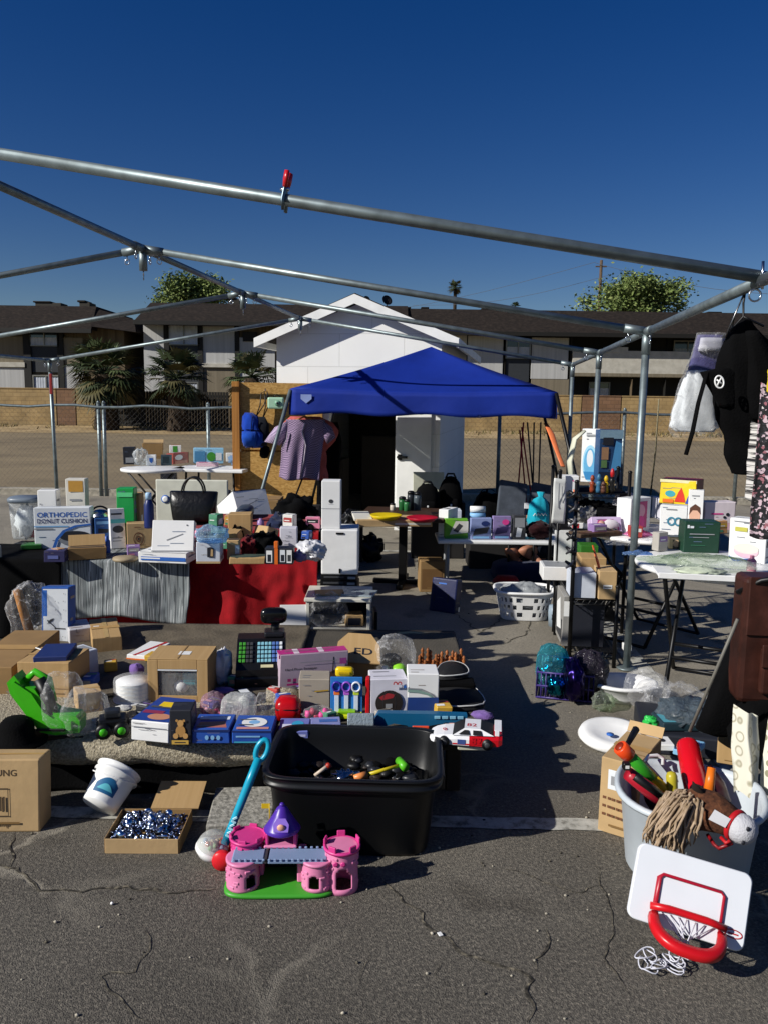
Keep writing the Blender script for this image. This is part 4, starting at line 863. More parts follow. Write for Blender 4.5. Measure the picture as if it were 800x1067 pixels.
# white case + book
t0 = carton('white_book', 'thick white boxed book with a blue spine at the table corner', 'book', (145, 586), (195, 588), 576, Z, .3, WHT, [('F', 'r', (.05, .25, .98, .6), BLU), ('F', 'r', (.05, .4, .45, .52), WP), ('T', 'r', (.03, .0, .97, .02), GRY)], bev=.004)
t = carton('white_panel_box', 'white flat box tilted back on top of the book with a pen drawing', 'box', (158, 575), (202, 575), 541, Z+.07, .05, WHT, [('F', 'p', [(.35, .35), (.72, .55), (.73, .58), (.34, .38)], GRY), ('F', 'r', (.8, .82, .83, .86), INK), ('F', 'r', (.0, .0, 1, .04), GRY)], lean=.45)
# red table goods
def jar(par, x, y, r, h, m, cap): 
    b = MB(); b.lathe([(r*.9, 0), (r, .006), (r, h*.75), (r*.7, h*.85), (r*.7, h*.9)], m, 16, Matrix.Translation((x, y, 0))); o = b.build('jar', par); b = MB(); b.lathe([(r*.78, h*.86), (r*.78, h), (r*.7, h+.002)], cap, 16, Matrix.Translation((x, y, 0))); b.build('lid', o)
carton('lantern_box', 'white cube box with a black lantern print on the red cloth', 'box', (205, 587), (230, 587), 565, .748, .13, mat('bluish card', '#c6ccd6', .6), [('F', 'p', [(.46, .3), (.72, .28), (.74, .72), (.6, .78), (.46, .74)], INK), ('F', 'p', [(.6, .35), (.7, .34), (.7, .66), (.62, .68)], CARD2), ('F', 'r', (0, 0, 1, .1), CARD2)])
bag('clear_blue_bag', 'clear pouch with blue rims resting above the lantern box', 203, 549, 236, 567, .86, .07, CLEARB, 5, .35, 3, cat='pouch')
carton('paper_note', 'small cream folded card standing behind the blue pouch', 'card', (220, 556), (236, 556), 550, .84, .02, mat('cream', '#d8cfa4'), lean=.3)
mb = MB(); c = G(228, 575, .748); k = kk(c); mb.box(-16*k, .12, 0, 16*k, .3, .088, CARD, .003); mb.build('cardboard_tray', None, c, 0, 'low brown tray supporting the blue pouch', 'tray')
carton('gift_bag', 'small brown paper gift bag with a white tag', 'bag', (237, 583), (250, 583), 563, .748, .06, CARD2, [('F', 'r', (.65, .3, 1, .75), WP), ('T', 'r', (.1, .1, .9, .9), INK)])
carton('flat_box', 'long flat tan box at the front of the red table', 'box', (239, 588), (276, 588), 581, .748, .1, CARD)
t = T('jar_set_box', 'display pack of dark bottles with orange strips on the red table', 'pack', G(291, 588, .748)); k = kk(G(291, 588, .748))
mb = MB(); mb.box(-14.5*k, 0, 0, 14.5*k, .08, 17*k, INK, .002); prints(mb, 29*k, .08, 17*k, [('F', 'r', (.05, .1, .26, .85), WP), ('F', 'r', (.09, .15, .22, .6), INK), ('F', 'r', (.34, .0, .46, 1), ORG), ('F', 'r', (.54, .15, .72, .9), ORT), ('F', 'r', (.57, .2, .69, .6), INK), ('F', 'r', (.78, .1, .96, .9), WP), ('F', 'r', (.81, .2, .93, .6), DGRY)]); mb.build('pack_body', t)
mb = MB(); mb.box(-5*k, -.004, 17*k, -1*k, .02, 24*k, ORG, .002); mb.build('hang_tab', t)
carton('white_box', 'plain upright white box standing on the red table', 'box', (292, 571), (310, 571), 550, .748, .08, mat('lilac white', '#d3d1da', .6), [('F', 'r', (.35, .6, .6, .63), GRY)])
bag('white_plastic_bag', 'crumpled white plastic bag at the right end of the red table', 309, 566, 338, 585, .748, .1, mat('white film', '#cfcfd2', .35, bump=.9, bscale=30), 9, .5, 3.2)
bag('purple_pouch', 'small purple netted pouch before the white plastic bag', 305, 575, 320, 586, .748, .05, fb('#7c6f98'), 10, .3, 3)
for i, (x0, x1, y0, y1, m, lab) in enumerate(((250, 268, 560, 580, fb('#6f1a20'), 'dark red cloth bundle in the middle of the red table'), (262, 290, 556, 579, FBLK, 'black cloth bundle draped on the red table'), (240, 254, 548, 566, FBLK, 'black gloves heaped behind the paper gift bag'))):
    bag('cloth_bundle', lab, x0, y0, x1, y1, .748, .09, m, 20+i, .55, 2.8, cat='cloth')
carton('cardboard_box', 'brown box standing behind the red table before the plywood', 'box', (238, 566), (262, 566), 536, .745, .12, CARD)
carton('cardboard_box', 'tilted tan carton piece behind the black bundle on the red table', 'box', (262, 566), (276, 568), 547, .745, .1, CARD2, lean=.35)
# things behind the red table, standing on the ground
Yb = 6.9
t = carton('grey_case', 'dark grid patterned suitcase standing behind the red table', 'suitcase', (200, 606), (240, 606), 513, 0, .22, m_check('grid fabric', '#1b2030', '#2a3145', 60), bev=.02)
t = T('white_board', 'white plastic chair back with a blue round badge behind the black handbag', 'board', G(203, 612)); c = G(203, 612); k = kk(c); h_ = hgt(c, 203, 500)
mb = MB(); mb.box(-38*k, .0, .3, 36*k, .03, h_, mat('ivory plastic', '#cfcfbf', .5), .014); mb.build('backrest', t)
mb = MB(); mb.lathe([(.01, 0), (.035, 0), (.035, .004), (.01, .004)], BLU, 24, Matrix.Translation((-28*k, -.002, h_*.82)) @ Matrix.Rotation(pi/2, 4, 'X')); mb.lathe([(.012, .005), (.026, .005), (.026, .006), (.012, .006)], WP, 24, Matrix.Translation((-28*k, -.003, h_*.82)) @ Matrix.Rotation(pi/2, 4, 'X')); mb.build('badge', t)
for x in (-34, 32): mb = MB(); mb.box(x*k-.02, 0, 0, x*k+.02, .03, .3, mat('ivory plastic', '#cfcfbf'), .006); mb.build('leg', t)
c = G(200, 546, .748); k = kk(c); hh = hgt(c, 200, 513); t = T('handbag', 'black leather handbag with twin loop handles on the table', 'handbag', c)
mb = MB(); mb.loft([(0, .07, .003, 20*k, .07), (0, .07, .03, 22.5*k, .075), (0, .07, hh*.6, 24*k, .06), (0, .07, hh*.97, 25*k, .035), (0, .07, hh, 24*k, .02)], mat('black leather', '#0d0c0d', .35, bump=.3, bscale=40), 26, 1.8, .06, 3); mb.build('body', t)
for y in (.04, .1):
    mb = MB(); mb.tube([(11.5*k*cos(a), y+.01*sin(a), hh*.93+17*k*sin(a)) for a in [pi*i/14 for i in range(15)]], .0065, BLK, 8); mb.build('handle', t)
c = G(156, 550, .742); mb = MB(); k = kk(c); mb.lathe([(.001, 0), (5*k, 0), (5.2*k, .01), (5*k, 24*k), (3*k, 29*k), (2.4*k, 30*k)], pl('#17265e'), 18); b_ = mb.build('blue_bottle', None, c, 0, 'dark blue bottle with pale cap behind the handbag', 'bottle'); mb = MB(); mb.lathe([(3.2*k, 30*k), (3.2*k, 36*k), (2.5*k, 37*k)], pl('#9fc0dd'), 16); mb.build('cap', b_)
# angled white carton + dark fabric at the tent leg
t = carton('tilted_carton', 'white paper carton lying tilted beside the slanted tent leg', 'box', (250, 540), (284, 537), 508, .7, .3, WHT, [('F', 'p', [(.3, .4), (.7, .6), (.72, .62), (.3, .44)], GRY), ('T', 'r', (0, 0, 1, 1), FBLK)], lean=.5)
mb = MB(); c = G(267, 600, 0); k = kk(c); mb.box(-20*k, .1, 0, 22*k, .5, .68, CARD3, .005); mb.build('cardboard_box', None, c, 0, 'large brown carton behind the red table under the tilted white one', 'box')
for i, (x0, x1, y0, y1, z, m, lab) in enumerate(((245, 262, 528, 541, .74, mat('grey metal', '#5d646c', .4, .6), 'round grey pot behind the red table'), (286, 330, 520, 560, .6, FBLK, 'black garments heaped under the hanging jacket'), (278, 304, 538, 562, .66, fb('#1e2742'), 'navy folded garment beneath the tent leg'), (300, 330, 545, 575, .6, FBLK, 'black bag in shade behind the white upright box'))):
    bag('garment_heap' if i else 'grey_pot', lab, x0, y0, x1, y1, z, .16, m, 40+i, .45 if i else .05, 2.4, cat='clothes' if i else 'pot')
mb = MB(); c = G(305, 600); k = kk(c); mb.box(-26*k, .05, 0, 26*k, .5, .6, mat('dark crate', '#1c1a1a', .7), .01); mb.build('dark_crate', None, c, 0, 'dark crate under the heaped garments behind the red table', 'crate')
# white box column at right end of the red table
cw = D(353, 640, 5.22); cw.z = 0; k = kk(V((cw.x, cw.y, .5))); zc0 = D(353, 617, 5.22).z
mb = MB(); w0 = 40*k; mb.box(-w0/2, 0, 0, w0/2, .3, zc0-.002, BLK, .006); mb.build('black_crate', None, cw, 0, 'black crate at the bottom of the receiver stack', 'crate')
z0 = zc0
for i, lab in enumerate(('lower black video player in the stack beside the red table', 'middle black video player in the stack beside the red table', 'top black video player under the white cabinet box')):
    t = T('video_player', lab, 'video player', cw+V((.004*i, .0, z0)), 0, 'black players in one stack')
    mb = MB(); mb.box(-w0/2, 0, 0, w0/2-.01*i, .28, .037, BLKM, .003); mb.build('case', t); mb = MB(); mb.box(-w0*.42, -.003, .016, w0*.1, .0, .028, DGRY, .001); mb.box(w0*.2, -.003, .01, w0*.4, .0, .026, GRY, .001); mb.build('front_panel', t); z0 += .039
c2 = cw+V((0, 0, z0)); h2 = hgt(c2, 353, 552)
t = T('white_box', 'glossy white cabinet box with black clips at the red table end', 'box', c2); mb = MB(); mb.box(-w0/2+.01, 0, 0, w0/2-.002, .26, h2, WPL, .008); mb.build('box_body', t)
mb = MB(); mb.box(-.02, -.006, h2-.03, .03, 0, h2-.018, BLK, .001); mb.box(.0, -.006, .01, .012, 0, .04, BLK, .001); mb.build('clip', t)
c3 = cw+V((-.055, .02, z0+h2)); h3 = hgt(c3, 343, 501)
mb = MB(); w3 = 19.5*k; mb.box(-w3/2, 0, 0, w3/2, .13, h3, WHT, .004); prints(mb, w3, .13, h3, [('F', 'r', (0, .42, 1, .43), GRY), ('F', 'e', (.5, .58, .12, .04), DGRY), ('F', 'r', (.36, .52, .64, .525), GRY)]); mb.build('white_box', None, c3, 0, 'tall white carton standing on the white cabinet box', 'box')
# ---- far small tables goods
z = .742
carton('shoe_box', 'dark opened box at the left end of the far round table', 'box', (129, 484), (141, 484), 466, z, .12, INK, [('F', 'r', (.2, .1, .9, .4), GRY)])
bag('glassware', 'clear glassware grouped on the far round table', 139, 468, 153, 485, z, .1, TUBCL, 60, .5, 3.4, cat='glassware')
carton('cardboard_bin', 'open cardboard bin standing on the far round table', 'box', (149, 478), (170, 478), 462, z, .16, CARD3, [('T', 'r', (.06, .06, .94, .94), INK)], parts=flaps('K', CARD2, .4))
carton('white_cube', 'white cube box with a blue emblem on the far round table', 'box', (153, 485), (163, 485), 474, z, .08, WHT, [('F', 'p', [(.3, .7), (.7, .7), (.68, .4), (.5, .2), (.32, .4)], BLU)])
carton('teal_box', 'small grey green box on the far round table', 'box', (168, 485), (179, 485), 474, z, .08, pp('#51686a'), [('F', 'r', (.2, .2, .8, .8), pp('#2e4144'))])
carton('red_box', 'red and white printed box at the right of the far round table', 'box', (181, 484), (197, 482), 472, z, .1, pp('#9c4338'), [('F', 'e', (.35, .6, .25, .25), WP), ('F', 'r', (.1, .0, .9, .3), pp('#c98d76')), ('R', 'r', (0, 0, 1, 1), pp('#4a1c1c'))])
carton('small_box', 'tiny green and orange box stacked on the red printed box', 'box', (177, 472), (189, 472), 464, .835, .07, WHT, [('F', 'r', (.3, .1, .7, .9), GRN), ('T', 'r', (.1, .1, .9, .9), ORG)])
mb = MB(); c = G(183, 481, .742); k = kk(c); mb.box(-5*k, .08, 0, 7*k, .16, .092, WHT, .003); mb.build('white_carton', None, c, 0, 'white carton behind the red printed box on the far round table', 'box')
carton('toy_box', 'pale blue toy box upright on the far rectangular table', 'box', (202, 483), (233, 483), 467, z, .1, pp('#8fc3e0'), [('F', 'r', (.05, .1, .4, .8), pp('#4a86b0')), ('F', 'e', (.6, .45, .15, .3), GRN), ('F', 'r', (.75, .2, .95, .7), ORT)])
carton('flat_pack', 'pink and white flat packs at front of the far rectangular table', 'pack', (205, 486), (228, 486), 482, z, .1, pp('#d2b3bd'), [('T', 'r', (.1, .2, .5, .8), PNK)])
carton('white_pack', 'white upright pack behind the blue denim pile on the far table', 'pack', (236, 481), (252, 481), 472, z, .06, WHT)
bag('denim_pile', 'blue denim folded pile on the far rectangular table', 238, 474, 260, 486, z, .14, fb('#5d7590'), 61, .4, 3, cat='clothes')
carton('dark_bin', 'dark box standing on the ground under the far round table', 'box', (168, 512), (184, 512), 489, 0, .2, INK)
# ---- things at the left edge
t = carton('display_board', 'white panel board standing upright at the left photo edge', 'board', (-30, 668), (5, 668), 569, .0, .04, mat('cream board', '#c9c9b4', .6))
carton('clock_box', 'blue box with white front showing a wall clock', 'box', (44, 672), (73, 672), 613, .245, .1, pp('#2456a4'), [('F', 'r', (.06, .04, .94, .97), ORT), ('F', 'r', (.06, .5, .2, .95), BLU), ('F', 'e', (.5, .29, .03, .02), INK), ('F', 'p', [(.48, .28), (.86, .27), (.86, .29), (.48, .3)], DGRY), ('F', 'p', [(.49, .3), (.2, .42), (.22, .44), (.52, .3)], DGRY), ('F', 'p', [(.2, .36), (.4, .42), (.45, .47), (.3, .44)], DGRY), ('F', 'r', (.1, .06, .22, .12), BLU)] + [('F', 'r', (x, y, x+.025, y+.02), GRY) for x, y in ((.8, .88), (.78, .75), (.8, .6), (.8, .4), (.76, .14), (.55, .12), (.5, .6), (.5, .75))], lean=.1)
def woodin(root, rx, ry, rz):
    b = MB(); b.tube([(-rx*.55, ry*.5, rz*1.8), (rx*.2, ry*.4, rz*.1)], [.03, .034], LUMB, 8, flat=.6); b.build('wooden_stick', root)
bag('clear_bag', 'clear plastic bag holding a wooden piece left of the clock box', 8, 609, 46, 673, .245, .1, CLEAR, 3, .3, 2.4, inner=woodin)
carton('white_carton', 'white square carton with an open lid flap beneath the striped cloth', 'box', (73, 674), (97, 671), 655, .25, .2, mat('pale grey card', '#bdbbbd', .6), [('F', 'r', (.3, .8, .34, 1), GRY)])
carton('brown_parcel', 'long brown parcel with tape lying before the red cloth', 'box', (97, 684), (128, 681), 664, .25, .4, CARD, [('T', 'r', (.42, 0, .58, 1), mat('tape', '#b89a62', .3)), ('T', 'r', (.1, .45, .3, .6), WP)])
carton('cardboard_box', 'closed brown carton at the back left of the platform', 'box', (20, 726), (73, 728), 690, .25, .22, CARD, [('F', 'r', (0, .26, 1, .28), CARD3), ('F', 'r', (.42, .3, .5, .33), CARD2)])
carton('navy_pack', 'navy blue flat pack lying on the back left carton', 'pack', (35, 691), (70, 690), 684, .41, .2, pp('#1b2c62'))
carton('white_carton', 'white carton with loose lid standing beside the brown platform carton', 'box', (74, 712), (104, 703), 680, .25, .13, mat('bluish card', '#c6ccd6', .6), [('T', 'r', (.1, .2, .9, .8), GRY)], parts=flaps('L', WHT, .9))
carton('grey_box', 'dull brown box at the far left edge of the platform', 'box', (-40, 724), (14, 724), 695, .25, .6, CARD3)
carton('tan_carton', 'small tan carton lying between the green toy and the disc tub', 'box', (82, 745), (108, 741), 722, .25, .15, CARD2, lean=.1)
c = G(134, 736, .25); k = kk(c); r_ = 21*k; t = T('disc_tub', 'clear round tub of white discs on the platform', 'tub', c+V((0, r_, 0)))
mb = MB()
for i in range(14): mb.lathe([(.008, .006+i*.006), (r_*.88, .006+i*.006), (r_*.88, .0105+i*.006), (.008, .0105+i*.006)], WPL if i % 3 else ORT, 30)
mb.build('disc_stack', t); mb = MB(); mb.lathe([(r_, .0), (r_, .09), (r_*.97, .1), (.01, .104)], DOME2, 36, caps=False); mb.build('cover', t); mb = MB(); mb.lathe([(.01, 0), (r_*1.03, 0), (r_*1.03, .008), (.01, .0055)], WPL, 36); mb.build('base', t)
carton('paper_pack', 'thin white packet with red stripe beside the long parcel', 'packet', (132, 690), (154, 692), 683, .25, .25, WHT, [('T', 'p', [(.3, 0), (.45, 0), (.9, 1), (.75, 1)], RED), ('F', 'r', (0, 0, 1, .6), ORG)])
# window display box
A_, B_ = (154, 733), (218, 731); P0, P1 = G(*A_, .25), G(*B_, .25); mid = (P0+P1)/2; wd = (P1-P0).length; hd = hgt(mid, 186, 688); dd = .2
t = T('display_carton', 'brown display carton with a clear window showing plush toys', 'box', mid)
mb = MB(); e = .2; mb.box(-wd/2, 0, 0, -wd/2+wd*.17, .006, hd, CARD); mb.box(wd/2-wd*.18, 0, 0, wd/2, .006, hd, CARD); mb.box(-wd/2+wd*.17, 0, 0, wd/2-wd*.18, .006, hd*.16, CARD); mb.box(-wd/2+wd*.17, 0, hd*.78, wd/2-wd*.18, .006, hd, CARD)
mb.box(-wd/2, .007, 0, -wd/2+.006, dd, hd, CARD); mb.box(wd/2-.006, .007, 0, wd/2, dd, hd, CARD3); mb.box(-wd/2+.007, dd-.006, 0, wd/2-.007, dd, hd, CARD3); mb.box(-wd/2, 0, hd+.001, wd/2, dd, hd+.006, CARD)
prints(mb, wd, dd, hd+.006, [('T', 'r', (.45, .3, .65, .55), WP), ('T', 'r', (.49, 0, .51, 1), CARD3), ('F', 'r', (.17, .73, .82, .76), ORT)]); mb.build('carton_body', t)
mb = MB(); mb.box(-wd*.33, .008, hd*.16, wd*.32, .0095, hd*.78, DOME2, 0); mb.build('window_film', t)
mb = MB(); mb.blob((-wd*.2, .08, hd*.32), (.03, .03, .05), mat('plush tan', '#9a8468', .95), 14, .1); mb.blob((-wd*.2, .07, hd*.6), (.024, .024, .024), mat('plush tan', '#9a8468', .95), 12, .1); mb.build('plush_bear', t)
mb = MB(); mb.box(wd*.02, .05, hd*.3, wd*.28, .12, hd*.62, pl('#11808a'), .01); mb.build('teal_toy', t); mb = MB(); mb.blob((wd*.0, .06, hd*.28), (.035, .03, .03), WPL, 12, .2); mb.build('white_toy', t)
bag('white_carrier_bag', 'white carrier bag with dark print between the display carton and register', 222, 678, 241, 716, .25, .06, mat('white film', '#cfcfd2'), 33, .35, 2.6)

rnd = random.Random(33); FIL2 = [('#a33a36', 'red'), ('#2f56a8', 'blue'), ('#dcdad4', 'white'), ('#26262a', 'black'), ('#c9a13a', 'mustard'), ('#8b6fa0', 'violet'), ('#4c8a6a', 'green'), ('#a8a39a', 'grey'), ('#b98a5a', 'tan'), ('#c97a94', 'pink')]
sp2 = [(30, 560, .558, 'at the left end of the striped table'), (66, 566, .558, 'behind the cushion carton edge'), (122, 560, .558, 'behind the massager box'), (112, 576, .558, 'before the blue eye mask box'), (58, 584, .558, 'at the front left of the striped table'), (140, 580, .558, 'beside the round wooden lid'), (150, 566, .558, 'behind the tan speaker carton'), (206, 560, .748, 'behind the lantern box'), (232, 572, .748, 'between lantern box and gift bag'), (252, 574, .748, 'behind the long flat tan box'), (266, 570, .748, 'amid the cloth bundles on the red table'), (280, 572, .748, 'behind the jar set'), (300, 578, .748, 'right of the jar set'), (318, 562, .748, 'behind the white plastic bag'), (240, 548, .748, 'at the back of the red table'), (272, 549, .748, 'behind the black bundle on the red table'), (300, 552, .748, 'behind the upright white box'), (326, 551, .748, 'at the far right back of the red table'), (222, 551, .748, 'right of the black handbag'), (640, 556, .738, 'beside the tilted doll box'), (662, 560, .738, 'before the upright doll box'), (690, 574, .742, 'at the seam of the two right tables'), (700, 552, .738, 'behind the camo pack'), (728, 560, .738, 'beside the green box back'), (752, 556, .738, 'behind the tall white bowl box'), (625, 558, .738, 'at the left table rim'), (668, 548, .738, 'behind the doll boxes'), (782, 596, .742, 'at the right end of the nearer table')]
for i, (px, py, z_, wh) in enumerate(sp2):
    cc, cn = FIL2[(i*7) % 10]; p = G(px, py, z_+.004); w_, d_, h_ = rnd.uniform(.05, .1), rnd.uniform(.04, .09), rnd.uniform(.03, .12); tl = h_ > .07; mb = MB()
    if i % 4 == 3: mb.lathe([(.001, 0), (w_*.3, 0), (w_*.32, h_*.1), (w_*.3, h_*.7), (w_*.14, h_*.85), (w_*.15, h_), (.001, h_)], pl(cc), 16); nm = 'bottle'
    else: mb.box(-w_/2, 0, 0, w_/2, d_, h_, pp(cc), .003, jit=.004); nm = 'small_pack'; prints(mb, w_, d_, h_, [('T', 'r', (.1, .15, .6, .4), WP), ('F', 'r', (.1, .12, .55, .3), pp(FIL2[(i*3+4) % 10][0])), ('F', 'r', (.1, .5, .9, .8), pp(FIL2[(i*3+2) % 10][0])), ('F', 'r', (.2, .58, .7, .64), WP), ('R', 'r', (.2, .3, .8, .7), WP)])
    mb.build(nm, None, p, rnd.uniform(-.5, .5), '%s %s %s standing %s' % ('small', cn, 'bottle' if nm == 'bottle' else 'printed pack', wh), 'bottle' if nm == 'bottle' else 'pack')
# ================= goods on the platform
Z = .252
# green toy in bag
GR = pl('#3fae1a', .3)
c = G(48, 766, .26); k = kk(c); t = T('toy_blower', 'bright green plastic toy lawn blower at the left of the platform', 'toy', c)
mb = MB(); mb.prism([(q[0]*k, q[1]*k) for q in ((-38, 56), (-30, 64), (-22, 52), (-10, 50), (2, 30), (10, 24), (32, 21), (36, 16), (35, 3), (10, 0), (-6, 3), (-20, 22), (-35, 44))], .075, GR); mb.prism([(q[0]*k, q[1]*k) for q in ((-32, 54), (-29, 58), (-12, 46), (0, 26), (10, 19), (28, 16), (28, 7), (8, 5), (-4, 9), (-16, 26))], -.012, GR); mb.box(-8*k, -.02, 6*k, 22*k, -.012, 9*k, BLK, .002); mb.build('body', t)
mb = MB(); mb.tube([(-8*k, .03, 58*k), (2*k, .02, 40*k), (6*k, .02, 22*k)], [6*k, 6.5*k, 6*k], BLK, 10); mb.build('grip', t); mb = MB(); mb.tube([(-24*k, .05, 54*k), (-14*k, .05, 64*k), (0*k, .05, 56*k), (4*k, .05, 32*k)], 4*k, GR, 10); mb.build('handle', t)
bag('clear_bag', 'clear plastic bag wrapped around the green toy blower', 40, 704, 84, 768, .252, .09, CLEAR, 71, .22, 1.9)
bag('clear_bag', 'long crinkled clear bag trailing right of the green toy', 62, 722, 108, 768, .252, .08, CLEAR, 72, .25, 2)
c = G(118, 768, .25); k = kk(c); t = T('toy_truck', 'small black toy with green wheel hubs at the carpet edge', 'toy', c, .3)
mb = MB(); mb.box(-14*k, .0, 8*k, 14*k, .09, 18*k, BLK, .008); mb.box(-8*k, .015, 18*k, 8*k, .075, 26*k, pl('#2b2d30'), .008); mb.build('body', t)
for x in (-9, 9):
    for y in (-.01, .08):
        mb = MB(); M = Matrix.Translation((x*k, y, 8*k)) @ Matrix.Rotation(pi/2, 4, 'X'); mb.lathe([(4*k, -.012), (8*k, -.01), (8*k, .01), (4*k, .012)], BLK, 20, M); wv = mb.build('wheel', t); mb = MB(); mb.lathe([(.001, .0125), (4.2*k, .0125), (4*k, .016), (.001, .017)], GR, 16, M); mb.build('hub', wv)
mb = MB(); c = G(8, 782, .25); k = kk(c); mb.lathe([(32*k, 0), (31*k, .008), (19*k, .012), (18*k, .07), (12*k, .095), (.01, .1)], FBLK, 30); mb.build('black_hat', None, c+V((0, .08, 0)), 0, 'black round brimmed hat at the left end of the carpet', 'hat')
# boxes on the front edge
carton('novelty_box', 'long white and blue toy carton with yellow patch on its top', 'box', (137, 771), (176, 775), 752, Z, .26, WHT, [('T', 'r', (0, .02, 1, 1), pp('#20408e')), ('T', 'r', (.25, .55, .75, .8), YEL), ('T', 'e', (.6, .2, .3, .12), pp('#c78a6a')), ('T', 'r', (.05, .3, .6, .42), pp('#8c2f4f')), ('F', 'r', (.02, .7, .98, .74), GRY), ('R', 'r', (0, 0, 1, 1), pp('#4a5a86'))])
P0 = G(190, 776, Z)
carton('bear_box', 'black box printed with a golden brown teddy bear', 'box', (177, 776), (200, 776), 740, Z, .09, INK, [('F', 'e', (.52, .4, .22, .17), pp('#b5884e')), ('F', 'e', (.52, .63, .14, .1), pp('#c3965a')), ('F', 'e', (.36, .71, .06, .04), pp('#b5884e')), ('F', 'e', (.68, .71, .06, .04), pp('#b5884e')), ('F', 'e', (.3, .27, .12, .08), pp('#c3965a')), ('F', 'e', (.74, .27, .12, .08), pp('#c3965a')), ('F', 'r', (.12, .03, .88, .15), pp('#c9a24a')), ('F', 'r', (.25, .07, .75, .1), INK)])
for (A_, B_, yt, lab, sp) in (((200, 775), (240, 775), 760, 'blue flat toy carton right of the bear box', [('T', 'p', [(.1, .1), (.9, .1), (.8, .5), (.15, .45)], pp('#b06a5a')), ('T', 'r', (.1, .6, .9, .8), pp('#e0e4ea')), ('F', 'e', (.4, .45, .05, .16), LBLU), ('F', 'e', (.55, .45, .05, .16), LBLU), ('F', 'e', (.7, .45, .05, .16), LBLU)]),
        ((242, 775), (284, 775), 761, 'blue flat toy carton with a white floating disc picture', [('T', 'e', (.5, .5, .32, .3), WP), ('T', 'e', (.5, .5, .14, .12), LBLU), ('T', 'r', (.1, .05, .9, .18), pp('#c58a84')), ('F', 'r', (.1, .5, .7, .62), LBLU), ('F', 'r', (.06, .1, .94, .2), pp('#3fa6c0'))])):
    carton('toy_carton', lab, 'box', A_, B_, yt, Z, .16, pp('#2450a6'), [('F', 'r', (0, .86, 1, 1), NAVY)] + sp, group=None)
bag('clamshell_pack', 'frosted clear clamshell pack behind the blue toy cartons', 230, 726, 266, 754, .252, .06, m_clear('frosted pack', '#eceeec', .35, .6), 80, .12, 2, cat='pack', p=1.8)
bag('candy_bag', 'clear bag of pink and blue wrapped pieces beside the clamshell', 208, 724, 234, 750, .252, .06, m_clear('pink film', '#eccbd8', .15, .5), 81, .2, 2); [MB().blob((0, 0, .012), (.013, .011, .012), m_, 10, .2).build('wrapped_candy', None, G(213+3.2*i, 749-(i*7) % 11, .252), i, 'small wrapped candy number'.replace(' number', ' in the clear bag beside the clamshell'), 'candy', 'wrapped candies') for i, m_ in enumerate((PNK, WP, RED, BLU, PNK, LPNK))]
bag('clear_bag', 'small clear bag right of the frosted clamshell pack', 264, 724, 288, 752, .252, .05, CLEAR, 82, .25, 2.2)
c = G(299, 752, Z); k = kk(c); t = T('red_case', 'shiny red zip case behind the second blue carton', 'case', c); mb = MB(); mb.loft([(0, .05, 0, 13*k, .045), (0, .05, 8*k, 14*k, .05), (0, .05, 17*k, 13*k, .045), (0, .05, 22*k, 9*k, .03)], pl('#b80d14', .25), 24, 1.7, .08, 2); mb.build('shell', t)
mb = MB(); mb.tube([(-13.8*k, .05-.0, 12*k), (-11*k, .005, 12*k), (11*k, .004, 12*k), (13.8*k, .05, 12*k)], .003, BLK, 6); mb.build('zip', t)
carton('grey_carton', 'plain grey brown carton behind the scissors pack', 'box', (312, 742), (344, 742), 708, Z, .12, mat('greige card', '#9d9384', .7), [('F', 'p', [(.5, .62), (.95, .66), (.95, .7), (.5, .66)], pp('#a8862c'))])
mb = MB(); mb.tube([(-.07, .08, .03), (0, .085, .032), (.075, .08, .03)], [.03, .032, .03], SHAG, 16); mb.build('fleece_roll', None, G(292, 738, Z), 0, 'small beige fleece roll behind the red case', 'fleece')
t = T('flower_pack', 'clear pack of pink paper roses before the grey carton', 'pack', G(331, 752, Z)); k = kk(G(331, 752, Z)); mb = MB()
for i, (x, z) in enumerate(((-10, 6), (-5, 9), (8, 9), (11, 5), (4, 5), (-1, 4))): mb.blob((x*k, .02, z*k), (4*k, 4*k, 4*k), PNK if i % 2 == 0 else pp('#a02b4a'), 10, .35, 3, i)
mb.build('paper_rose', t); mb = MB(); mb.blob((0, .02, 7*k), (17*k, .035, 8*k), CLEAR, 20, .2, 2, 5, flatb=0); mb.build('plastic_film', t)
carton('toy_packet', 'purple and blue printed packet behind the black bin', 'packet', (290, 770), (322, 770), 762, Z, .14, pp('#6a72b4'), [('T', 'e', (.6, .5, .2, .25), pp('#2f9cc4')), ('T', 'r', (.1, .1, .4, .5), pp('#d4d4e4')), ('F', 'r', (.1, .3, .9, .6), pp('#b6bade'))])
carton('toy_packet', 'pale violet packet touching the grey foil pouch', 'packet', (324, 769), (356, 768), 761, Z, .14, pp('#7f86b8'), [('T', 'r', (.1, .2, .8, .4), pp('#c9a0b4')), ('T', 'r', (.3, .6, .9, .8), pp('#3b63a8')), ('F', 'r', (.1, .3, .9, .6), pp('#cfd2e6'))])
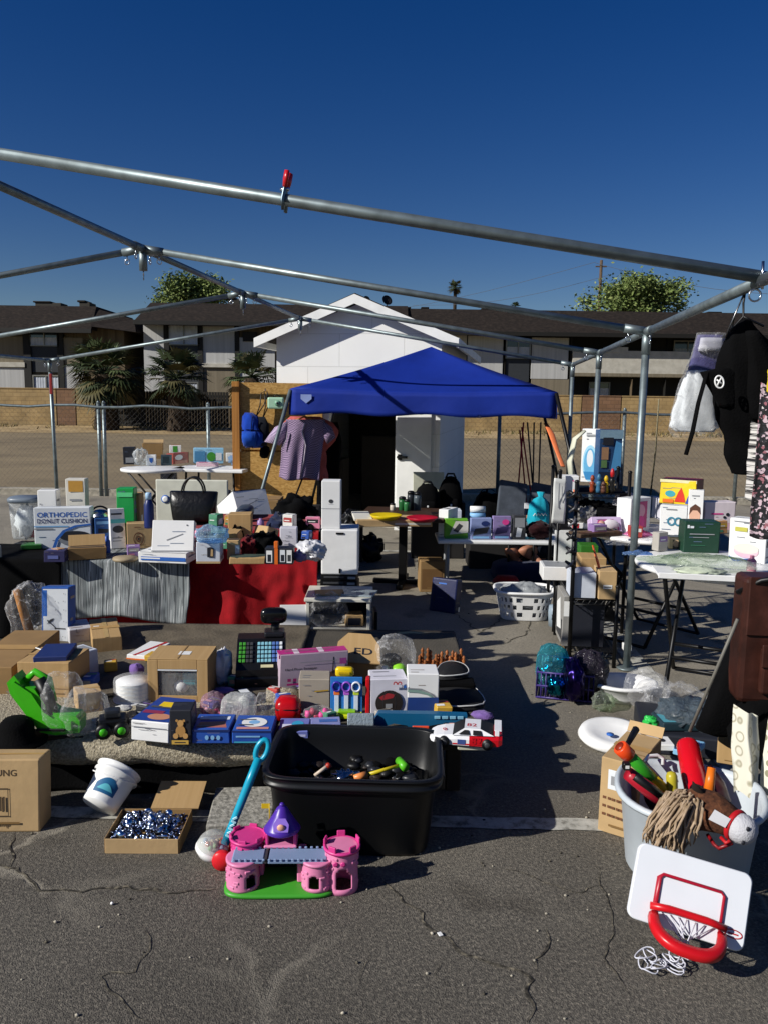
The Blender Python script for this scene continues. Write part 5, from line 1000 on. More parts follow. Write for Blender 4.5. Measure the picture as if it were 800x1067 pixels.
# vacuum carton
carton('sweeper_carton', 'pink and lilac carton for a hard floor sweeper', 'box', (291, 722), (362, 716), 680, Z, .07, pp('#b9a6b4'), [('F', 'r', (0, .9, 1, 1), pp('#b52a7a')), ('F', 't', (.09, .57, .085, 'Hard Floor Sweeper', .46), DGRY), ('F', 'p', [(.46, .12), (.6, .1), (.8, .2), (1, .3), (1, .62), (.8, .5), (.6, .36)], BRNP), ('F', 'p', [(.77, .42), (.79, .42), (.8, .86), (.785, .86)], INK),
    ('F', 'r', (.11, .18, .4, .23), pp('#b52a7a')), ('F', 'r', (.12, .28, .17, .36), pp('#a0286c')), ('F', 'r', (.2, .28, .25, .36), pp('#a0286c')), ('F', 'r', (.28, .28, .33, .36), pp('#a0286c')), ('F', 'r', (.36, .28, .41, .36), pp('#a0286c')), ('F', 'r', (.88, .66, .98, .82), pp('#a84a90')), ('F', 'r', (.3, .76, .85, .775), GRY),
    ('T', 'r', (0, 0, 1, 1), pp('#b52a7a')), ('T', 'r', (.22, -.02, .3, 1.02), pp('#dcc6d2')), ('T', 'r', (.58, -.02, .66, 1.02), pp('#dcc6d2'))])
# ED carton, lying open
c = G(370, 712, Z); k = kk(c); t = T('cardboard_box', 'brown carton with the letters ED on its sloping flap', 'box', c)
mb = MB(); mb.box(-20*k, .02, 0, 26*k, .2, 22*k, CARD3, .003); mb.build('box_body', t)
fl = MB(); a0 = V((-22*k, -.0, 24*k)); fu = V((1, -.06, -.04)).normalized(); fv = V((.05, .75, .62)).normalized(); fn = fu.cross(fv)
M = frame(a0, fu, fv, fn); fl.flat([(0, 0), (48*k, 0), (46*k, 22*k), (36*k, 36*k), (12*k, 36*k), (2*k, 24*k)], CARD, M); fl.flat([(0, -.001), (2*k, 24*k), (12*k, 36*k), (36*k, 36*k), (46*k, 22*k), (48*k, -.001)], CARD, frame(a0-fn*.004, fu, fv, fn))
fl.text('ED', 11*k, INK, frame(a0+fn*.0015+fu*20*k+fv*10*k, fu, fv, fn), 19*k); fl.build('flap', t)
# cash register
c = G(272, 722, Z); k = kk(c); t = T('cash_register', 'black cash register with coloured keypad and swivel display', 'cash register', c, .12); W_ = 26*k
mb = MB(); mb.box(-W_*1.05, .02, 0, W_*1.05, .32, .07, pl('#121214'), .01); mb.build('cash_drawer', t)
mb = MB(); mb.prism([(0, 0)], 0, BLK) if False else None
Mx = frame(V((-W_, 0, .07)), V((0, 1, 0)), V((1, 0, 0)), V((0, 0, 1)))
pr_ = [(.03, .071), (.3, .071), (.3, .2), (.2, .2), (.03, .1)]
vs = [V((-W_, y, z)) for y, z in pr_] + [V((W_, y, z)) for y, z in pr_]; n5 = 5
mb.add(vs, [[4, 3, 2, 1, 0], [5, 6, 7, 8, 9]] + [[i, (i+1) % 5, 5+(i+1) % 5, 5+i] for i in range(5)], pl('#121214')); mb.build('housing', t)
o0 = V((-W_, .03, .1)); ku = V((1, 0, 0)); kv = V((0, .17, .1)).normalized(); kn = ku.cross(kv); Mk = frame(o0, ku, kv, kn); LK = sqrt(.17**2+.1**2)
for r_ in range(5):
    for q in range(12):
        x = W_*.1+q*W_*1.8/12; y = LK*.22+r_*LK*.135; cc = (GRN if q < 2 else DGRY if q < 5 else pp('#7fb6c4') if q < 9 else pp('#5475b4') if q < 11 else ORT)
        if q in (4,): continue
        mb = MB(); mb.box(x, y, .001, x+W_*1.8/12*.8, y+LK*.1, .008, cc, .002, Mk); mb.build('key', t)
mb = MB(); mb.box(W_*1.0, LK*.05, .001, W_*1.5, LK*.14, .006, pp('#c7c29a'), .001, Mk); mb.build('label_strip', t)
mb = MB(); mb.box(W_*.1, .2, .201, W_*.95, .29, .23, pl('#1d1e22'), .01); mb.build('receipt_cover', t); mb = MB(); mb.cyl((W_*.55, .26, .2), (W_*.55, .26, .27), .02, BLK); mb.blob((W_*.5, .25, .3), (.065, .03, .04), pl('#0d0d0f', .2), 20, 0, p=1.6); mb.build('display_head', t)
c = G(262, 735, Z); k = kk(c); t = T('card_terminal', 'black card terminal lying before the cash register', 'card reader', c, .5); mb = MB(); mb.box(-.03, 0, 0, .03, .13, .035, pl('#17181b'), .01); mb.build('housing', t); mb = MB(); mb.box(-.02, .07, .0355, .02, .12, .037, ORT, .001); mb.build('screen', t); mb = MB(); mb.box(-.022, .01, .0355, .022, .06, .04, GRY, .002); mb.build('keypad', t)
mb = MB(); pts = [G(232, 724, Z)+V((0, 0, .01)), G(240, 712, Z)+V((0, 0, .012)), G(250, 706, Z)+V((0, 0, .03)), G(258, 708, Z)+V((0, 0, .05))]; mb.tube(pts, .006, pl('#1a2440'), 8); mb.build('cable', None, None, 0, 'dark blue cable running from the white bag to the register', 'cable')
# shelf cube with envelopes
c = G(352, 690, 0); k = kk(c); sw = 33*k; hsx = .40
t = T('shelf_cube', 'open white shelf cube with clear bags inside behind the pink carton', 'shelf', c); m_ = mat('ivory laminate', '#c9c7bb', .5)
mb = MB(); mb.box(-sw, 0, 0, -sw+.02, .34, hsx-.021, m_, .002); mb.build('side_panel', t); mb = MB(); mb.box(sw-.02, 0, 0, sw, .34, hsx-.021, m_, .002); mb.build('side_panel', t)
mb = MB(); mb.box(-sw-.01, -.01, hsx-.02, sw+.01, .35, hsx, m_, .003); mb.build('top', t); mb = MB(); mb.box(-sw+.021, 0.01, .2, sw-.021, .34, .215, m_, .002); mb.build('shelf_board', t); mb = MB(); mb.box(-sw+.021, .325, .0, sw-.021, .34, hsx-.022, BLK, .001); mb.build('back_panel', t)
bag('clear_bag', 'clear plastic bag stuffed in the white shelf cube', 330, 634, 366, 664, .0, .1, CLEAR, 91, .4, 2.8).location = c+V((-.07, .0, .216))
mb = MB(); mb.box(0, 0, 0, .11, .12, .07, CARD, .003); mb.box(.015, -.003, .01, .09, -.001, .055, INK, 0); mb.build('cardboard_box', None, c+V((sw-.15, .03, .216)), .1, 'small carton with dark opening inside the white shelf cube', 'box')
mb = MB(); mb.box(-.09, 0, 0, .09, .13, .012, CARD, .003); mb.build('brown_envelope', None, c+V((-.05, .06, hsx+.001)), .15, 'brown padded envelope on top of the white shelf cube', 'envelope')
mb = MB(); mb.box(-.1, 0, 0, .1, .16, .012, mat('silver film', '#9aa6ac', .25, .3, bump=.5), .003); mb.build('silver_pouch', None, c+V((.11, .05, hsx+.001)), -.2, 'silver grey plastic pouch on the white shelf cube', 'pouch')
mb = MB(); mb.box(-.085, 0, 0, .075, .006, .14, WHT, .002); mb.build('white_flap_box', None, c+V((-sw-.07, -.02, .22)), (-.15, 0, .1), 'bright white open carton flap left of the shelf cube', 'card')
mb = MB(); mb.box(-.12, 0, 0, .11, .2, .2, INK, .006); mb.build('black_box', None, c+V((-sw-.08, -.0, .0)), 0, 'black box on the ground under the bright white flap', 'box')
mb = MB(); mb.box(0, 0, 0, .02, .16, .2, BLKM, .004); mb.box(.02, .0, 0, .13, .16, .03, BLKM, .004); mb.build('book_end', None, G(390, 668, 0), .1, 'black angled metal piece right of the shelf cube in shade', 'bracket')
# scissors pack
c = G(361, 745, Z); k = kk(c); t = T('scissors_pack', 'blue card pack with three round handled kids scissors', 'pack', c); hp = 41*k
mb = MB(); mb.box(-16.5*k, .0, 0, 16.5*k, .006, hp, pp('#2a73bd'), .002); mb.build('card', t)
for i, cc in enumerate(('#3d2f9c', '#8b4fc0', '#d9dbe2')):
    x = (-10+10*i)*k; mb = MB(); m2 = pl(cc, .3)
    mb.tube([(x+4.3*k*cos(a), -.006, 31*k+5*k*sin(a)) for a in [2*pi*q/14 for q in range(14)]], 1.1*k, m2, 6, True); mb.build('scissor_handle', t)
    mb = MB(); mb.box(x-2.2*k, -.006, 4*k, x+2.2*k, -.001, 22*k, pl('#cfd8e8'), .001); mb.box(x-3*k, -.008, 22*k, x+3*k, -.001, 26*k, pl(('#e0702a', '#b35fc8', '#b8cc3a')[i]), .002); mb.build('scissor_blade', t)
mb = MB(); mb.box(-18*k, -.05, 0, 17*k, -.005, 4.5*k, pl('#c3cf1b'), .004); mb.box(-8*k, -.04, 4.6*k, 10*k, -.01, 8*k, pl('#7fb51a'), .003); mb.build('lime_ruler', None, c, 0, 'lime green plastic tool at the foot of the scissors pack', 'tool')
c2 = c+V((-.01, .02, hp*.98)); mb = MB(); mb.loft([(0, 0, 0, 8*k, .012), (0, 0, 2*k, 9.5*k, .016), (0, 0, 8*k, 9.5*k, .016), (0, 0, 10*k, 7.5*k, .012)], pl('#e0c012', .3), 20, 1.8); mb.box(-6*k, -.02, 3*k, 6*k, -.014, 6*k, pl('#b89a10'), .002)
mb.build('yellow_sharpener', None, c2, 0, 'yellow plastic gadget perched above the scissors pack', 'gadget')
mb = MB(); mb.box(-2.3*k, 0, 0, 2.3*k, .05, 39*k, pl('#c31820', .35), .004); mb.build('red_tube', None, G(383, 745, Z), 0, 'upright red strip between the scissors and basketball boxes', 'tube')
carton('ball_box', 'white box with a black and red basketball picture', 'box', (386, 745), (424, 744), 708, Z, .14, mat('lilac white', '#d3d1da'), [('F', 'e', (.5, .34, .37, .36), pp('#2a2422')), ('F', 'p', [(.22, .5), (.45, .62), (.66, .58), (.6, .48), (.3, .42)], pp('#9c2a30')), ('F', 'g', (.5, .34, .18, .36, .06), DGRY), ('F', 'r', (.4, .2, .58, .32), GRY), ('F', 'g', (.66, .88, .06, .07, .45), RED), ('F', 'g', (.78, .88, .06, .07, .45), RED), ('F', 'r', (.6, .78, .84, .86), mat('lilac white', '#d3d1da')), ('F', 'e', (.92, .8, .04, .04), BLU)])
carton('globe_box', 'white box with curved rainbow lines above a blue base', 'box', (424, 744), (456, 744), 702, Z, .13, WHT, [('F', 'r', (0, 0, 1, .42), pp('#1f3c7c')), ('F', 'p', [(0, .44), (0, .62), (.4, .6), (.7, .52), (.84, .42), (.76, .42), (.6, .49), (.3, .54), (0, .55)], pp('#7f9a90')), ('F', 'p', [(0, .66), (.45, .64), (.8, .52), (.92, .42), (.88, .42), (.7, .53), (.4, .61), (0, .63)], GRY)])
def gb(root, rx, ry, rz):
    b = MB(); b.blob((rx*.2, ry*.4, rz*.42), (.042, .042, .042), pl('#8edb1d', .35), 20, 0); b.build('green_ball', root); b = MB(); b.blob((-rx*.2, ry*.6, rz*.9), (.05, .04, .03), BLK, 14, .2); b.build('black_cap', root); b = MB(); b.blob((-rx*.5, ry*.3, rz*.35), (.03, .03, .04), WPL, 14, .3); b.build('white_wrap', root)
bag('clear_bag', 'inflated clear bag holding a lime green ball and cap', 390, 664, 432, 712, Z, .1, CLEAR, 95, .22, 1.8, inner=gb)
# wooden carved figures
WD = mat('carved wood', '#9a5a2c', .5, var=.3, scale=30); c = G(460, 705, Z); k = kk(c); t = T('wooden_fort', 'row of brown carved wooden pegs behind the black pouches', 'toy', c+V((0, .03, 0)))
mb = MB(); mb.box(-24*k, 0, 0, 26*k, .07, 7*k, CARD2, .003); mb.build('base', t); rnd = random.Random(4)
for i in range(17):
    x = (-23+2.9*i)*k; h_ = rnd.choice((10, 13, 16, 18, 24 if i in (1, 2, 8) else 14))*k*1.5; mb = MB(); y = rnd.uniform(.01, .05)
    mb.lathe([(.009, 5*k), (.011, h_*.5), (.006, h_*.62), (.011, h_*.72), (.005, h_*.8), (.009, h_*.9), (.002, h_)], WD, 10, Matrix.Translation((x, y, 0))); mb.build('peg', t)
# pouches
BP = mat('black mesh fabric', '#0e0e10', .8, bump=.3, bscale=200); PIP = mat('white piping', '#c9c9c6', .6)
def pouch(nm, lab, pts, z, tilt):
    P = [G(*q, z) for q in pts]; cc = sum(P, V((0, 0, 0)))/len(P); mb = MB(); n = len(P)
    up = V((0, -sin(tilt), cos(tilt)))
    Q = []
    for i in range(n):
        for s in range(4):
            a, b, c_, d = P[i-1], P[i], P[(i+1) % n], P[(i+2) % n]; u = s/4
            Q.append(.5*((2*b)+(c_-a)*u+(2*a-5*b+4*c_-d)*u*u+(-a+3*b-3*c_+d)*u**3)-cc)
    m_ = len(Q); vs = [q+V((0, 0, .0)) for q in Q]+[q*.97+V((0, 0, .022)) for q in Q]+[V((0, 0, .03))]
    mb.add(vs, [[i, (i+1) % m_, m_+(i+1) % m_, m_+i] for i in range(m_)]+[[m_+i, m_+(i+1) % m_, 2*m_] for i in range(m_)], BP, True)
    t = T(nm, lab, 'pouch', cc); mb.build('cover', t); mb = MB(); mb.tube([q*.99+V((0, 0, .02)) for q in Q], .0035, PIP, 6, True); mb.build('piping', t); return t
pouch('black_pouch', 'wide black pouch with white piping behind the race car', [(452, 738), (503, 738), (494, 720), (480, 713), (456, 715)], Z, 0)
mb = MB(); cq = G(475, 722, Z); mb.box(-.1, 0, 0, .09, .1, .045, FBLK, .01); mb.build('black_case', None, cq, 0, 'black fabric case under the smaller piped pouch', 'case')
pouch('black_pouch', 'smaller rounded black pouch stacked above the wide one', [(456, 708), (486, 706), (484, 697), (470, 693), (458, 697)], Z+.05, 0)
# toy gun
c = G(440, 762, Z); k = kk(c); t = T('toy_blaster', 'teal blue toy blaster with orange trigger behind the black bin', 'toy', c)
TB_ = pl('#15597f', .35)
mb = MB(); mb.prism([(-50*k, 12*k), (-52*k, 5*k), (-44*k, 3*k), (-30*k, 8*k), (-16*k, 6*k), (-14*k, 0), (-2*k, 0), (2*k, 5*k), (16*k, 8*k), (46*k, 10*k), (46*k, 18*k), (8*k, 19*k), (-46*k, 19*k)], .035, TB_); mb.build('body', t)
mb = MB(); mb.box(-11*k, -.006, 1*k, 7*k, .04, 6*k, pl('#d2492a'), .004); mb.build('trigger_grip', t); mb = MB(); mb.box(24*k, -.004, 5*k, 40*k, .03, 9.5*k, pl('#d98a5a'), .003); mb.build('barrel_tip', t)
mb = MB()
for i in range(4): mb.box((12+8*i)*k, -.005, 14*k, (18+8*i)*k, .002, 17*k, pl('#7fb3c9'), .001)
mb.build('rail', t)
carton('foil_pouch', 'grey foil pouch leaning behind the black bin', 'pouch', (362, 766), (390, 766), 745, Z, .02, mat('silver film', '#9aa6ac'), lean=.3)
# race car
c = G(485, 772, Z+.018); k = kk(c); t = T('race_car', 'white and red toy race car numbered 82 at the platform corner', 'toy car', c, R(-8)); CW_ = pl('#e4e4e6', .22); CR_ = pl('#b8101c', .22)
L_ = 37*k
def sec(x, w_, z0, z1): return [V((x, -w_, z0)), V((x, -w_*1.0, z0+(z1-z0)*.6)), V((x, -w_*.8, z1)), V((x, w_*.8, z1)), V((x, w_, z0+(z1-z0)*.6)), V((x, w_, z0))]
ss = [(-1, .5, .12, .17), (-.95, .72, .09, .21), (-.82, .88, .07, .26), (-.6, .98, .07, .31), (-.3, 1, .07, .34), (.1, 1, .07, .35), (.6, 1, .07, .37), (.9, .96, .09, .39), (1, .86, .13, .36)]
wd_ = .068; vs = []; 
for x, a, z0, z1 in ss: vs += sec(x*L_, a*wd_, z0*L_, z1*L_)
mb = MB(); fw = []; fr_ = []
for i in range(len(ss)-1):
    for q in range(6): (fr_ if (ss[i][0] >= .1) else fw).append([i*6+q, i*6+(q+1) % 6, (i+1)*6+(q+1) % 6, (i+1)*6+q])
mb.add(vs, fw+[[5, 4, 3, 2, 1, 0]], CW_); mb.add(vs, fr_+[[48+q for q in range(6)]], CR_); mb.box(-L_*.35, -wd_*1.02, .085*L_, L_*.15, -wd_*.9, .13*L_, CR_, .001); bdy = mb.build('body', t)
mb = MB(); cb = [(-.36, .335), (-.04, .52), (.4, .52), (.78, .375)]; vs = []
for s, q in ((-1, .92), (1, .92)): vs += [V((x*L_, s*wd_*(.92 if z < .45 else .72), z*L_)) for x, z in cb]
mb.add(vs, [[0, 1, 2, 3], [7, 6, 5, 4], [1, 5, 6, 2]], CW_); mb.add(vs, [[0, 4, 5, 1], [2, 6, 7, 3]], BLK); cbn = mb.build('cabin', t)
mb = MB()
for x0, x1, q0, q1 in ((-.2, .12, .02, .10), (.2, .46, .2, .4)):
    e = -.004; P4 = [V((x0*L_, -wd_*.9+e, .38*L_)), V((x1*L_, -wd_*.9+e, .38*L_)), V(((x1-.04)*L_, -wd_*.765+e, .49*L_)), V(((x0+.17 if x0 < 0 else x0)*L_, -wd_*.765+e, .49*L_))]; mb.add(P4, [[0, 1, 2, 3]], BLK)
mb.build('side_window', cbn)
mb = MB(); ms = V((-.02, 0, 0)); mb.text('82', .2*L_*1.5, CR_, frame(V((.16*L_, -wd_*1.0-.002, .12*L_)), V((1, 0, 0)), V((0, 0, 1)), V((0, -1, 0)))); mb.text('82', .26*L_*1.1, CR_, frame(V((.02*L_, -wd_*.4, .525*L_)), V((1, 0, 0)), V((0, 1, 0)), V((0, 0, 1)))); mb.text('0', .24*L_, CR_, frame(V((-.62*L_, -wd_*.3, .335*L_)), V((.9, .3, .06)).normalized(), V((-.3, .9, 0)).normalized(), V((0, 0, 1))))
mb.box(-.22*L_, -wd_*1.03, .1*L_, .0*L_, -wd_*1.0, .24*L_, pp('#3a4f8a'), .0005); mb.build('number_decal', t)
mb = MB(); mb.text('82', .2*L_, WP, frame(V((.18*L_, -wd_*1.0-.001, .13*L_)), V((1, 0, 0)), V((0, 0, 1)), V((0, -1, 0)))) if False else None
mb = MB(); mb.box(.78*L_, -wd_*.8, .5*L_, .98*L_, wd_*.8, .525*L_, CW_, .003); mb.box(.8*L_, -wd_*.82, .36*L_, .92*L_, -wd_*.76, .525*L_, CW_, .002); mb.box(.8*L_, wd_*.76, .36*L_, .92*L_, wd_*.82, .525*L_, CW_, .002); mb.build('spoiler', t)
for x in (-.58, .6):
    for s in (-1, 1):
        mb = MB(); M = Matrix.Translation((x*L_, s*wd_*.93, .14*L_)) @ Matrix.Rotation(pi/2, 4, 'X'); mb.lathe([(.001, -.012), (.15*L_, -.012), (.15*L_, .012), (.001, .012)], BLK, 20, M); wv = mb.build('wheel', t); mb = MB(); mb.lathe([(.001, .0125), (.08*L_, .0125), (.075*L_, .014), (.001, .014)], DGRY, 14, M); mb.build('rim', wv)
c = G(490, 781, .253); k = kk(c); mb = MB(); mb.box(-14*k, -.01, 0, 17*k, .14, .015, mat('cream board', '#c9c9b4'), .003); mb.build('white_board', None, c, 0, 'cream board lying beneath the toy race car', 'board')

# small loose goods packed between the larger ones
rnd = random.Random(21); FILL = [('#b8433a', 'red'), ('#2f56a8', 'blue'), ('#d8d6d0', 'white'), ('#3a3a3e', 'black'), ('#c9a13a', 'mustard'), ('#7a5fa0', 'violet'), ('#4c8a6a', 'green'), ('#a8a39a', 'grey'), ('#b98a6a', 'tan')]
spots = [(30, 712, 'behind the green toy'), (92, 716, 'beside the tan carton'), (126, 742, 'before the disc tub'), (150, 746, 'left of the display carton foot'), (116, 700, 'behind the disc tub'), (230, 724, 'right of the display carton'), (246, 716, 'before the register cable'), (226, 700, 'beside the white carrier bag'), (266, 716, 'under the register'), (284, 728, 'before the sweeper carton'), (300, 734, 'behind the red case'), (408, 716, 'behind the ball box'), (440, 716, 'behind the globe box'), (160, 690, 'behind the display carton'), (140, 706, 'left of the display carton'), (346, 752, 'before the lime tool'), (404, 752, 'behind the toy blaster'), (64, 700, 'against the white loose lid carton'), (190, 740, 'behind the bear box'), (216, 738, 'before the display carton corner'), (252, 740, 'behind the first blue carton'), (320, 728, 'in front of the sweeper carton end'), (462, 748, 'behind the race car'), (500, 752, 'at the platform end behind the race car')]
for i, (px, py, wh) in enumerate(spots):
    cc, cn = FILL[i % 9]; p = G(px, py, .272 if px < 290 else .252); w_, d_, h_ = rnd.uniform(.05, .1), rnd.uniform(.04, .09), rnd.uniform(.015, .05)
    mb = MB(); k_ = i % 3
    if k_ < 2: mb.box(-w_/2, 0, 0, w_/2, d_, h_, pp(cc), .004, jit=.004); prints(mb, w_, d_, h_, [('T', 'r', (.1, .15, .6, .4), WP), ('T', 'r', (.2, .55, .9, .8), pp(FILL[(i*4+2) % 9][0])), ('F', 'r', (.1, .3, .7, .7), pp(FILL[(i*2+5) % 9][0]))])
    else: mb.blob((0, d_/2, h_*.6), (w_*.5, d_*.5, h_*.6), fb(cc), 20, .3, 2.4, i, flatb=0)
    mb.build('small_pack' if k_ < 2 else 'soft_toy', None, p, rnd.uniform(-.7, .7), 'small %s %s lying %s' % (cn, 'printed pack' if k_ < 2 else 'soft cloth toy', wh), 'pack' if k_ < 2 else 'soft toy')
# ================= foreground, left and centre
carton('product_carton', 'big brown carton with printed outline at the lower left corner', 'box', (-72, 868), (42, 867), 794, 0, .12, CARD2, [('F', 't', (.40, .78, .125, 'SAMSUNG', .40), mat('brown ink', '#4a3a28', .8)), ('F', 't', (.57, .085, .11, 'Lamp', .16), mat('brown ink', '#4a3a28')), ('F', 'r', (.62, .22, .72, .235), mat('brown ink', '#4a3a28')), ('F', 'r', (.62, .6, .72, .615), mat('brown ink', '#4a3a28')), ('F', 'r', (.715, .22, .722, .615), mat('brown ink', '#4a3a28')), ('F', 'r', (.64, .3, .66, .5), mat('brown ink', '#4a3a28')), ('F', 'r', (.67, .3, .69, .5), mat('brown ink', '#4a3a28'))], lean=.06, bev=.006)
# bucket
c = G(104, 855, 0)
k = kk(c); k *= .9; t = T('bucket', 'white pail with blue fish label tipped against the platform', 'bucket', c+V((-.0, -.0, .058)), (R(-52), R(10), R(-14))); rb, rt, hb = 21*k, 26*k, 46*k
mb = MB(); mb.lathe([(.001, .0), (rb*.97, .0), (rb, .006), (rt*.94, hb*.8), (rt*1.04, hb*.8), (rt*1.04, hb*.84), (rt*.97, hb*.85), (rt*.99, hb*.96), (rt*1.06, hb*.97), (rt*1.06, hb), (rt*.96, hb), (rt*.9, hb*.8), (rb*.93, .012), (.001, .012)], WPL, 40); mb.build('body', t)
def lab(u, v):
    a = -pi/2-.75+1.35*u; z = hb*(.16+.48*v); r_ = rb+(rt*.94-rb)*z/(hb*.8)+.0015; return (r_*cos(a), r_*sin(a), z)
mb = MB(); mb.sheet(16, 4, lab, WHT); 
def sw(u, v):
    a = -pi/2-.3+1.15*u; z = hb*(.18+.40*v*(.35+.65*sin(pi*min(1, u*.75+.1)))); r_ = rb+(rt*.94-rb)*z/(hb*.8)+.003; return (r_*cos(a), r_*sin(a), z)
mb.sheet(18, 6, sw, pp('#1c5f8a'))
def sw2(u, v):
    a = -pi/2-.15+.85*u; z = hb*(.26+.16*v*sin(pi*u)); r_ = rb+(rt*.94-rb)*z/(hb*.8)+.0045; return (r_*cos(a), r_*sin(a), z)
mb.sheet(14, 4, sw2, pp('#59b3c0')); mb.build('label', t)
mb = MB(); mb.tube([(rt*1.06*cos(a), rt*1.06*sin(a)*.9, hb*.8-.03*sin(a-pi)) for a in [pi+pi*i/16 for i in range(17)]], .003, WPL, 6); mb.build('handle', t)
# tray of silver beads
A_, B_ = (111, 888), (186, 890); P0, P1 = G(*A_), G(*B_); mid = (P0+P1)/2; d_ = P1-P0; w_ = d_.length; h_ = .055; dp = .21
t = T('cardboard_tray', 'shallow open cardboard tray before the white bucket', 'tray', mid, atan2(d_.y, d_.x)+.04)
mb = MB(); mb.box(-w_/2, 0, .0, w_/2, dp, .004, CARD, 0); mb.build('base', t)
mb = MB(); mb.box(-w_/2, -.004, 0, w_/2, 0, h_, CARD2, .001); mb.build('front_side', t); mb = MB(); mb.box(-w_/2, dp, 0, w_/2, dp+.004, h_, CARD3, .001); mb.build('back_side', t)
mb = MB(); mb.box(-w_/2-.004, 0, 0, -w_/2, dp, h_, CARD3, .001); mb.build('end_side', t); mb = MB(); mb.box(w_/2, 0, 0, w_/2+.004, dp, h_, CARD3, .001); mb.build('end_side', t)
mb = MB(); mb.sheet(1, 1, lambda u, v: (-w_*.1+w_*.7*u, dp+.006+.16*v, h_+.03*v), CARD, False); solid(mb.build('flap', t), .004)
mb = MB(); rnd = random.Random(5); SILV = [mt('#b9c4d6', .15), mt('#5b6680', .2), mt('#dfe4ee', .12), mt('#2e3548', .25)]
for i in range(900):
    x, y = rnd.uniform(-w_*.47, w_*.47), rnd.uniform(.01, dp-.01); z = .012+(.055+.02*noise.noise(V((x*20, y*20, 0))))*(1-.6*max(abs(x)/(w_*.5), abs(y-dp/2)/(dp/2))**3)*rnd.uniform(.6, 1)
    if i % 14 == 0:
        a = V((rnd.gauss(0, 1), rnd.gauss(0, 1), rnd.gauss(0, 1)+.6)).normalized(); M = frame(V((x, y, z+.004)), a.orthogonal(), a.cross(a.orthogonal()), a); mb.lathe([(.001, 0), (.012, 0), (.012, .0015), (.001, .0015)], SILV[2], 12, M)
    else: s_ = rnd.uniform(.004, .009); mb.blob((x, y, z), (s_, s_*rnd.uniform(.5, 1.2), s_*rnd.uniform(.5, 1)), rnd.choice(SILV), 6, .4, 2, i)
mb.build('silver_beads', None, mid, atan2(d_.y, d_.x)+.04, 'heap of silver beads and discs filling the cardboard tray', 'beads', None, 'stuff')
# paver
a = G(196, 868); mb = MB(); mb.box(0, 0, 0, .24, .3, .045, m_noise('paver', [(.3, '#5f5d57'), (.5, '#8f8c83'), (.7, '#b4b0a6')], 60, .9, .6, 5), .006); mb.build('concrete_paver', None, G(215, 872), .08, 'grey concrete paver on the ground behind the toy castle', 'paver')
# black tote bin
bc = G(365, 897); yaw = R(-2); t = T('storage_bin', 'large open black plastic storage bin in the centre foreground', 'bin', bc, yaw); BB = pl('#0e0f11', .42)
def rr(w_, d_, z, n=96, p=6.5): return [V((w_*1.045*math.copysign(abs(cos(q))**(2/p), cos(q)), .23+d_*math.copysign(abs(sin(q))**(2/p), sin(q)), z)) for q in [2*pi*(i+.5)/n for i in range(n)]]
def rings(mb, rs, m):
    n = len(rs[0]); vs = [v for r in rs for v in r]; mb.add(vs, [[i*n+k, i*n+(k+1) % n, (i+1)*n+(k+1) % n, (i+1)*n+k] for i in range(len(rs)-1) for k in range(n)], m, True)
hB = .302
mb = MB(); rings(mb, [rr(.001, .001, .002), rr(.255, .195, .002), rr(.262, .2, .012), rr(.285, .222, hB-.06), rr(.288, .225, hB-.055), rr(.287, .224, hB-.05), rr(.29, .226, hB-.045)], BB); rings(mb, [rr(.288, .224, hB-.004), rr(.28, .215, hB-.05), rr(.262, .2, .02), rr(.001, .001, .015)], BB); mb.build('bin_body', t)
mb = MB(); rings(mb, [rr(.29, .226, hB-.045), rr(.306, .242, hB-.042), rr(.308, .244, hB-.03), rr(.303, .238, hB-.028), rr(.304, .24, hB-.008), rr(.31, .246, hB-.004), rr(.309, .245, hB), rr(.29, .226, hB), rr(.288, .224, hB-.004)], BB); mb.build('rim', t)
for s in (-1, 1): mb = MB(); mb.box(s*.318-.012, .14, hB-.1, s*.318+.012, .32, hB-.045, BB, .006); mb.build('side_handle', t)
mb = MB(); rnd = random.Random(8)
for i in range(110):
    x, y = rnd.uniform(-.24, .24), .23+rnd.uniform(-.16, .16); s_ = rnd.uniform(.012, .035)
    mb.blob((x, y, .15+rnd.uniform(0, .05)), (s_, s_*.8, s_*.5), rnd.choice((BLK, FBLK, pl('#23252a'), mat('dark brown toy', '#241a16', .6))), 10, .5, 2.5, i)
mb.sheet(2, 2, lambda u, v: (-.25+.5*u, .05+.36*v, .15), BLK); mb.build('dark_toys', None, bc, yaw, 'jumble of dark small toys lying inside the black bin', 'toys', None, 'stuff')
rot = Matrix.Rotation(yaw, 3, 'Z')
def inb(x, y, z): return bc + rot @ V((x, y, z))
t = T('toy_hammer', 'orange and green toy hammer lying inside the black bin', 'toy', inb(.1, .22, .225), .35); mb = MB(); mb.tube([(-.06, 0, 0), (.08, 0, .02)], .007, pl('#c8b51f'), 8); mb.build('handle', t); mb = MB(); mb.tube([(.08, -.03, .02), (.08, .035, .02)], .016, pl('#56b522'), 12); mb.build('head', t); mb = MB(); mb.tube([(-.11, 0, -.006), (-.06, 0, 0)], [.012, .015], pl('#e08a4a'), 12); mb.build('grip', t)
for i, (x, y, z, lab) in enumerate(((-.03, .2, .225, 'crumpled silver foil piece at the middle of the black bin'), (-.13, .13, .225, 'small silver foil wrapper near the left end of the bin'))): mb = MB(); mb.blob((0, 0, 0), (.045-.02*i, .03-.01*i, .015), mt('#aab0b8', .2), 16, .8, 3.5, i+3); mb.build('foil_piece', None, inb(x, y, z), .3, lab, 'foil')
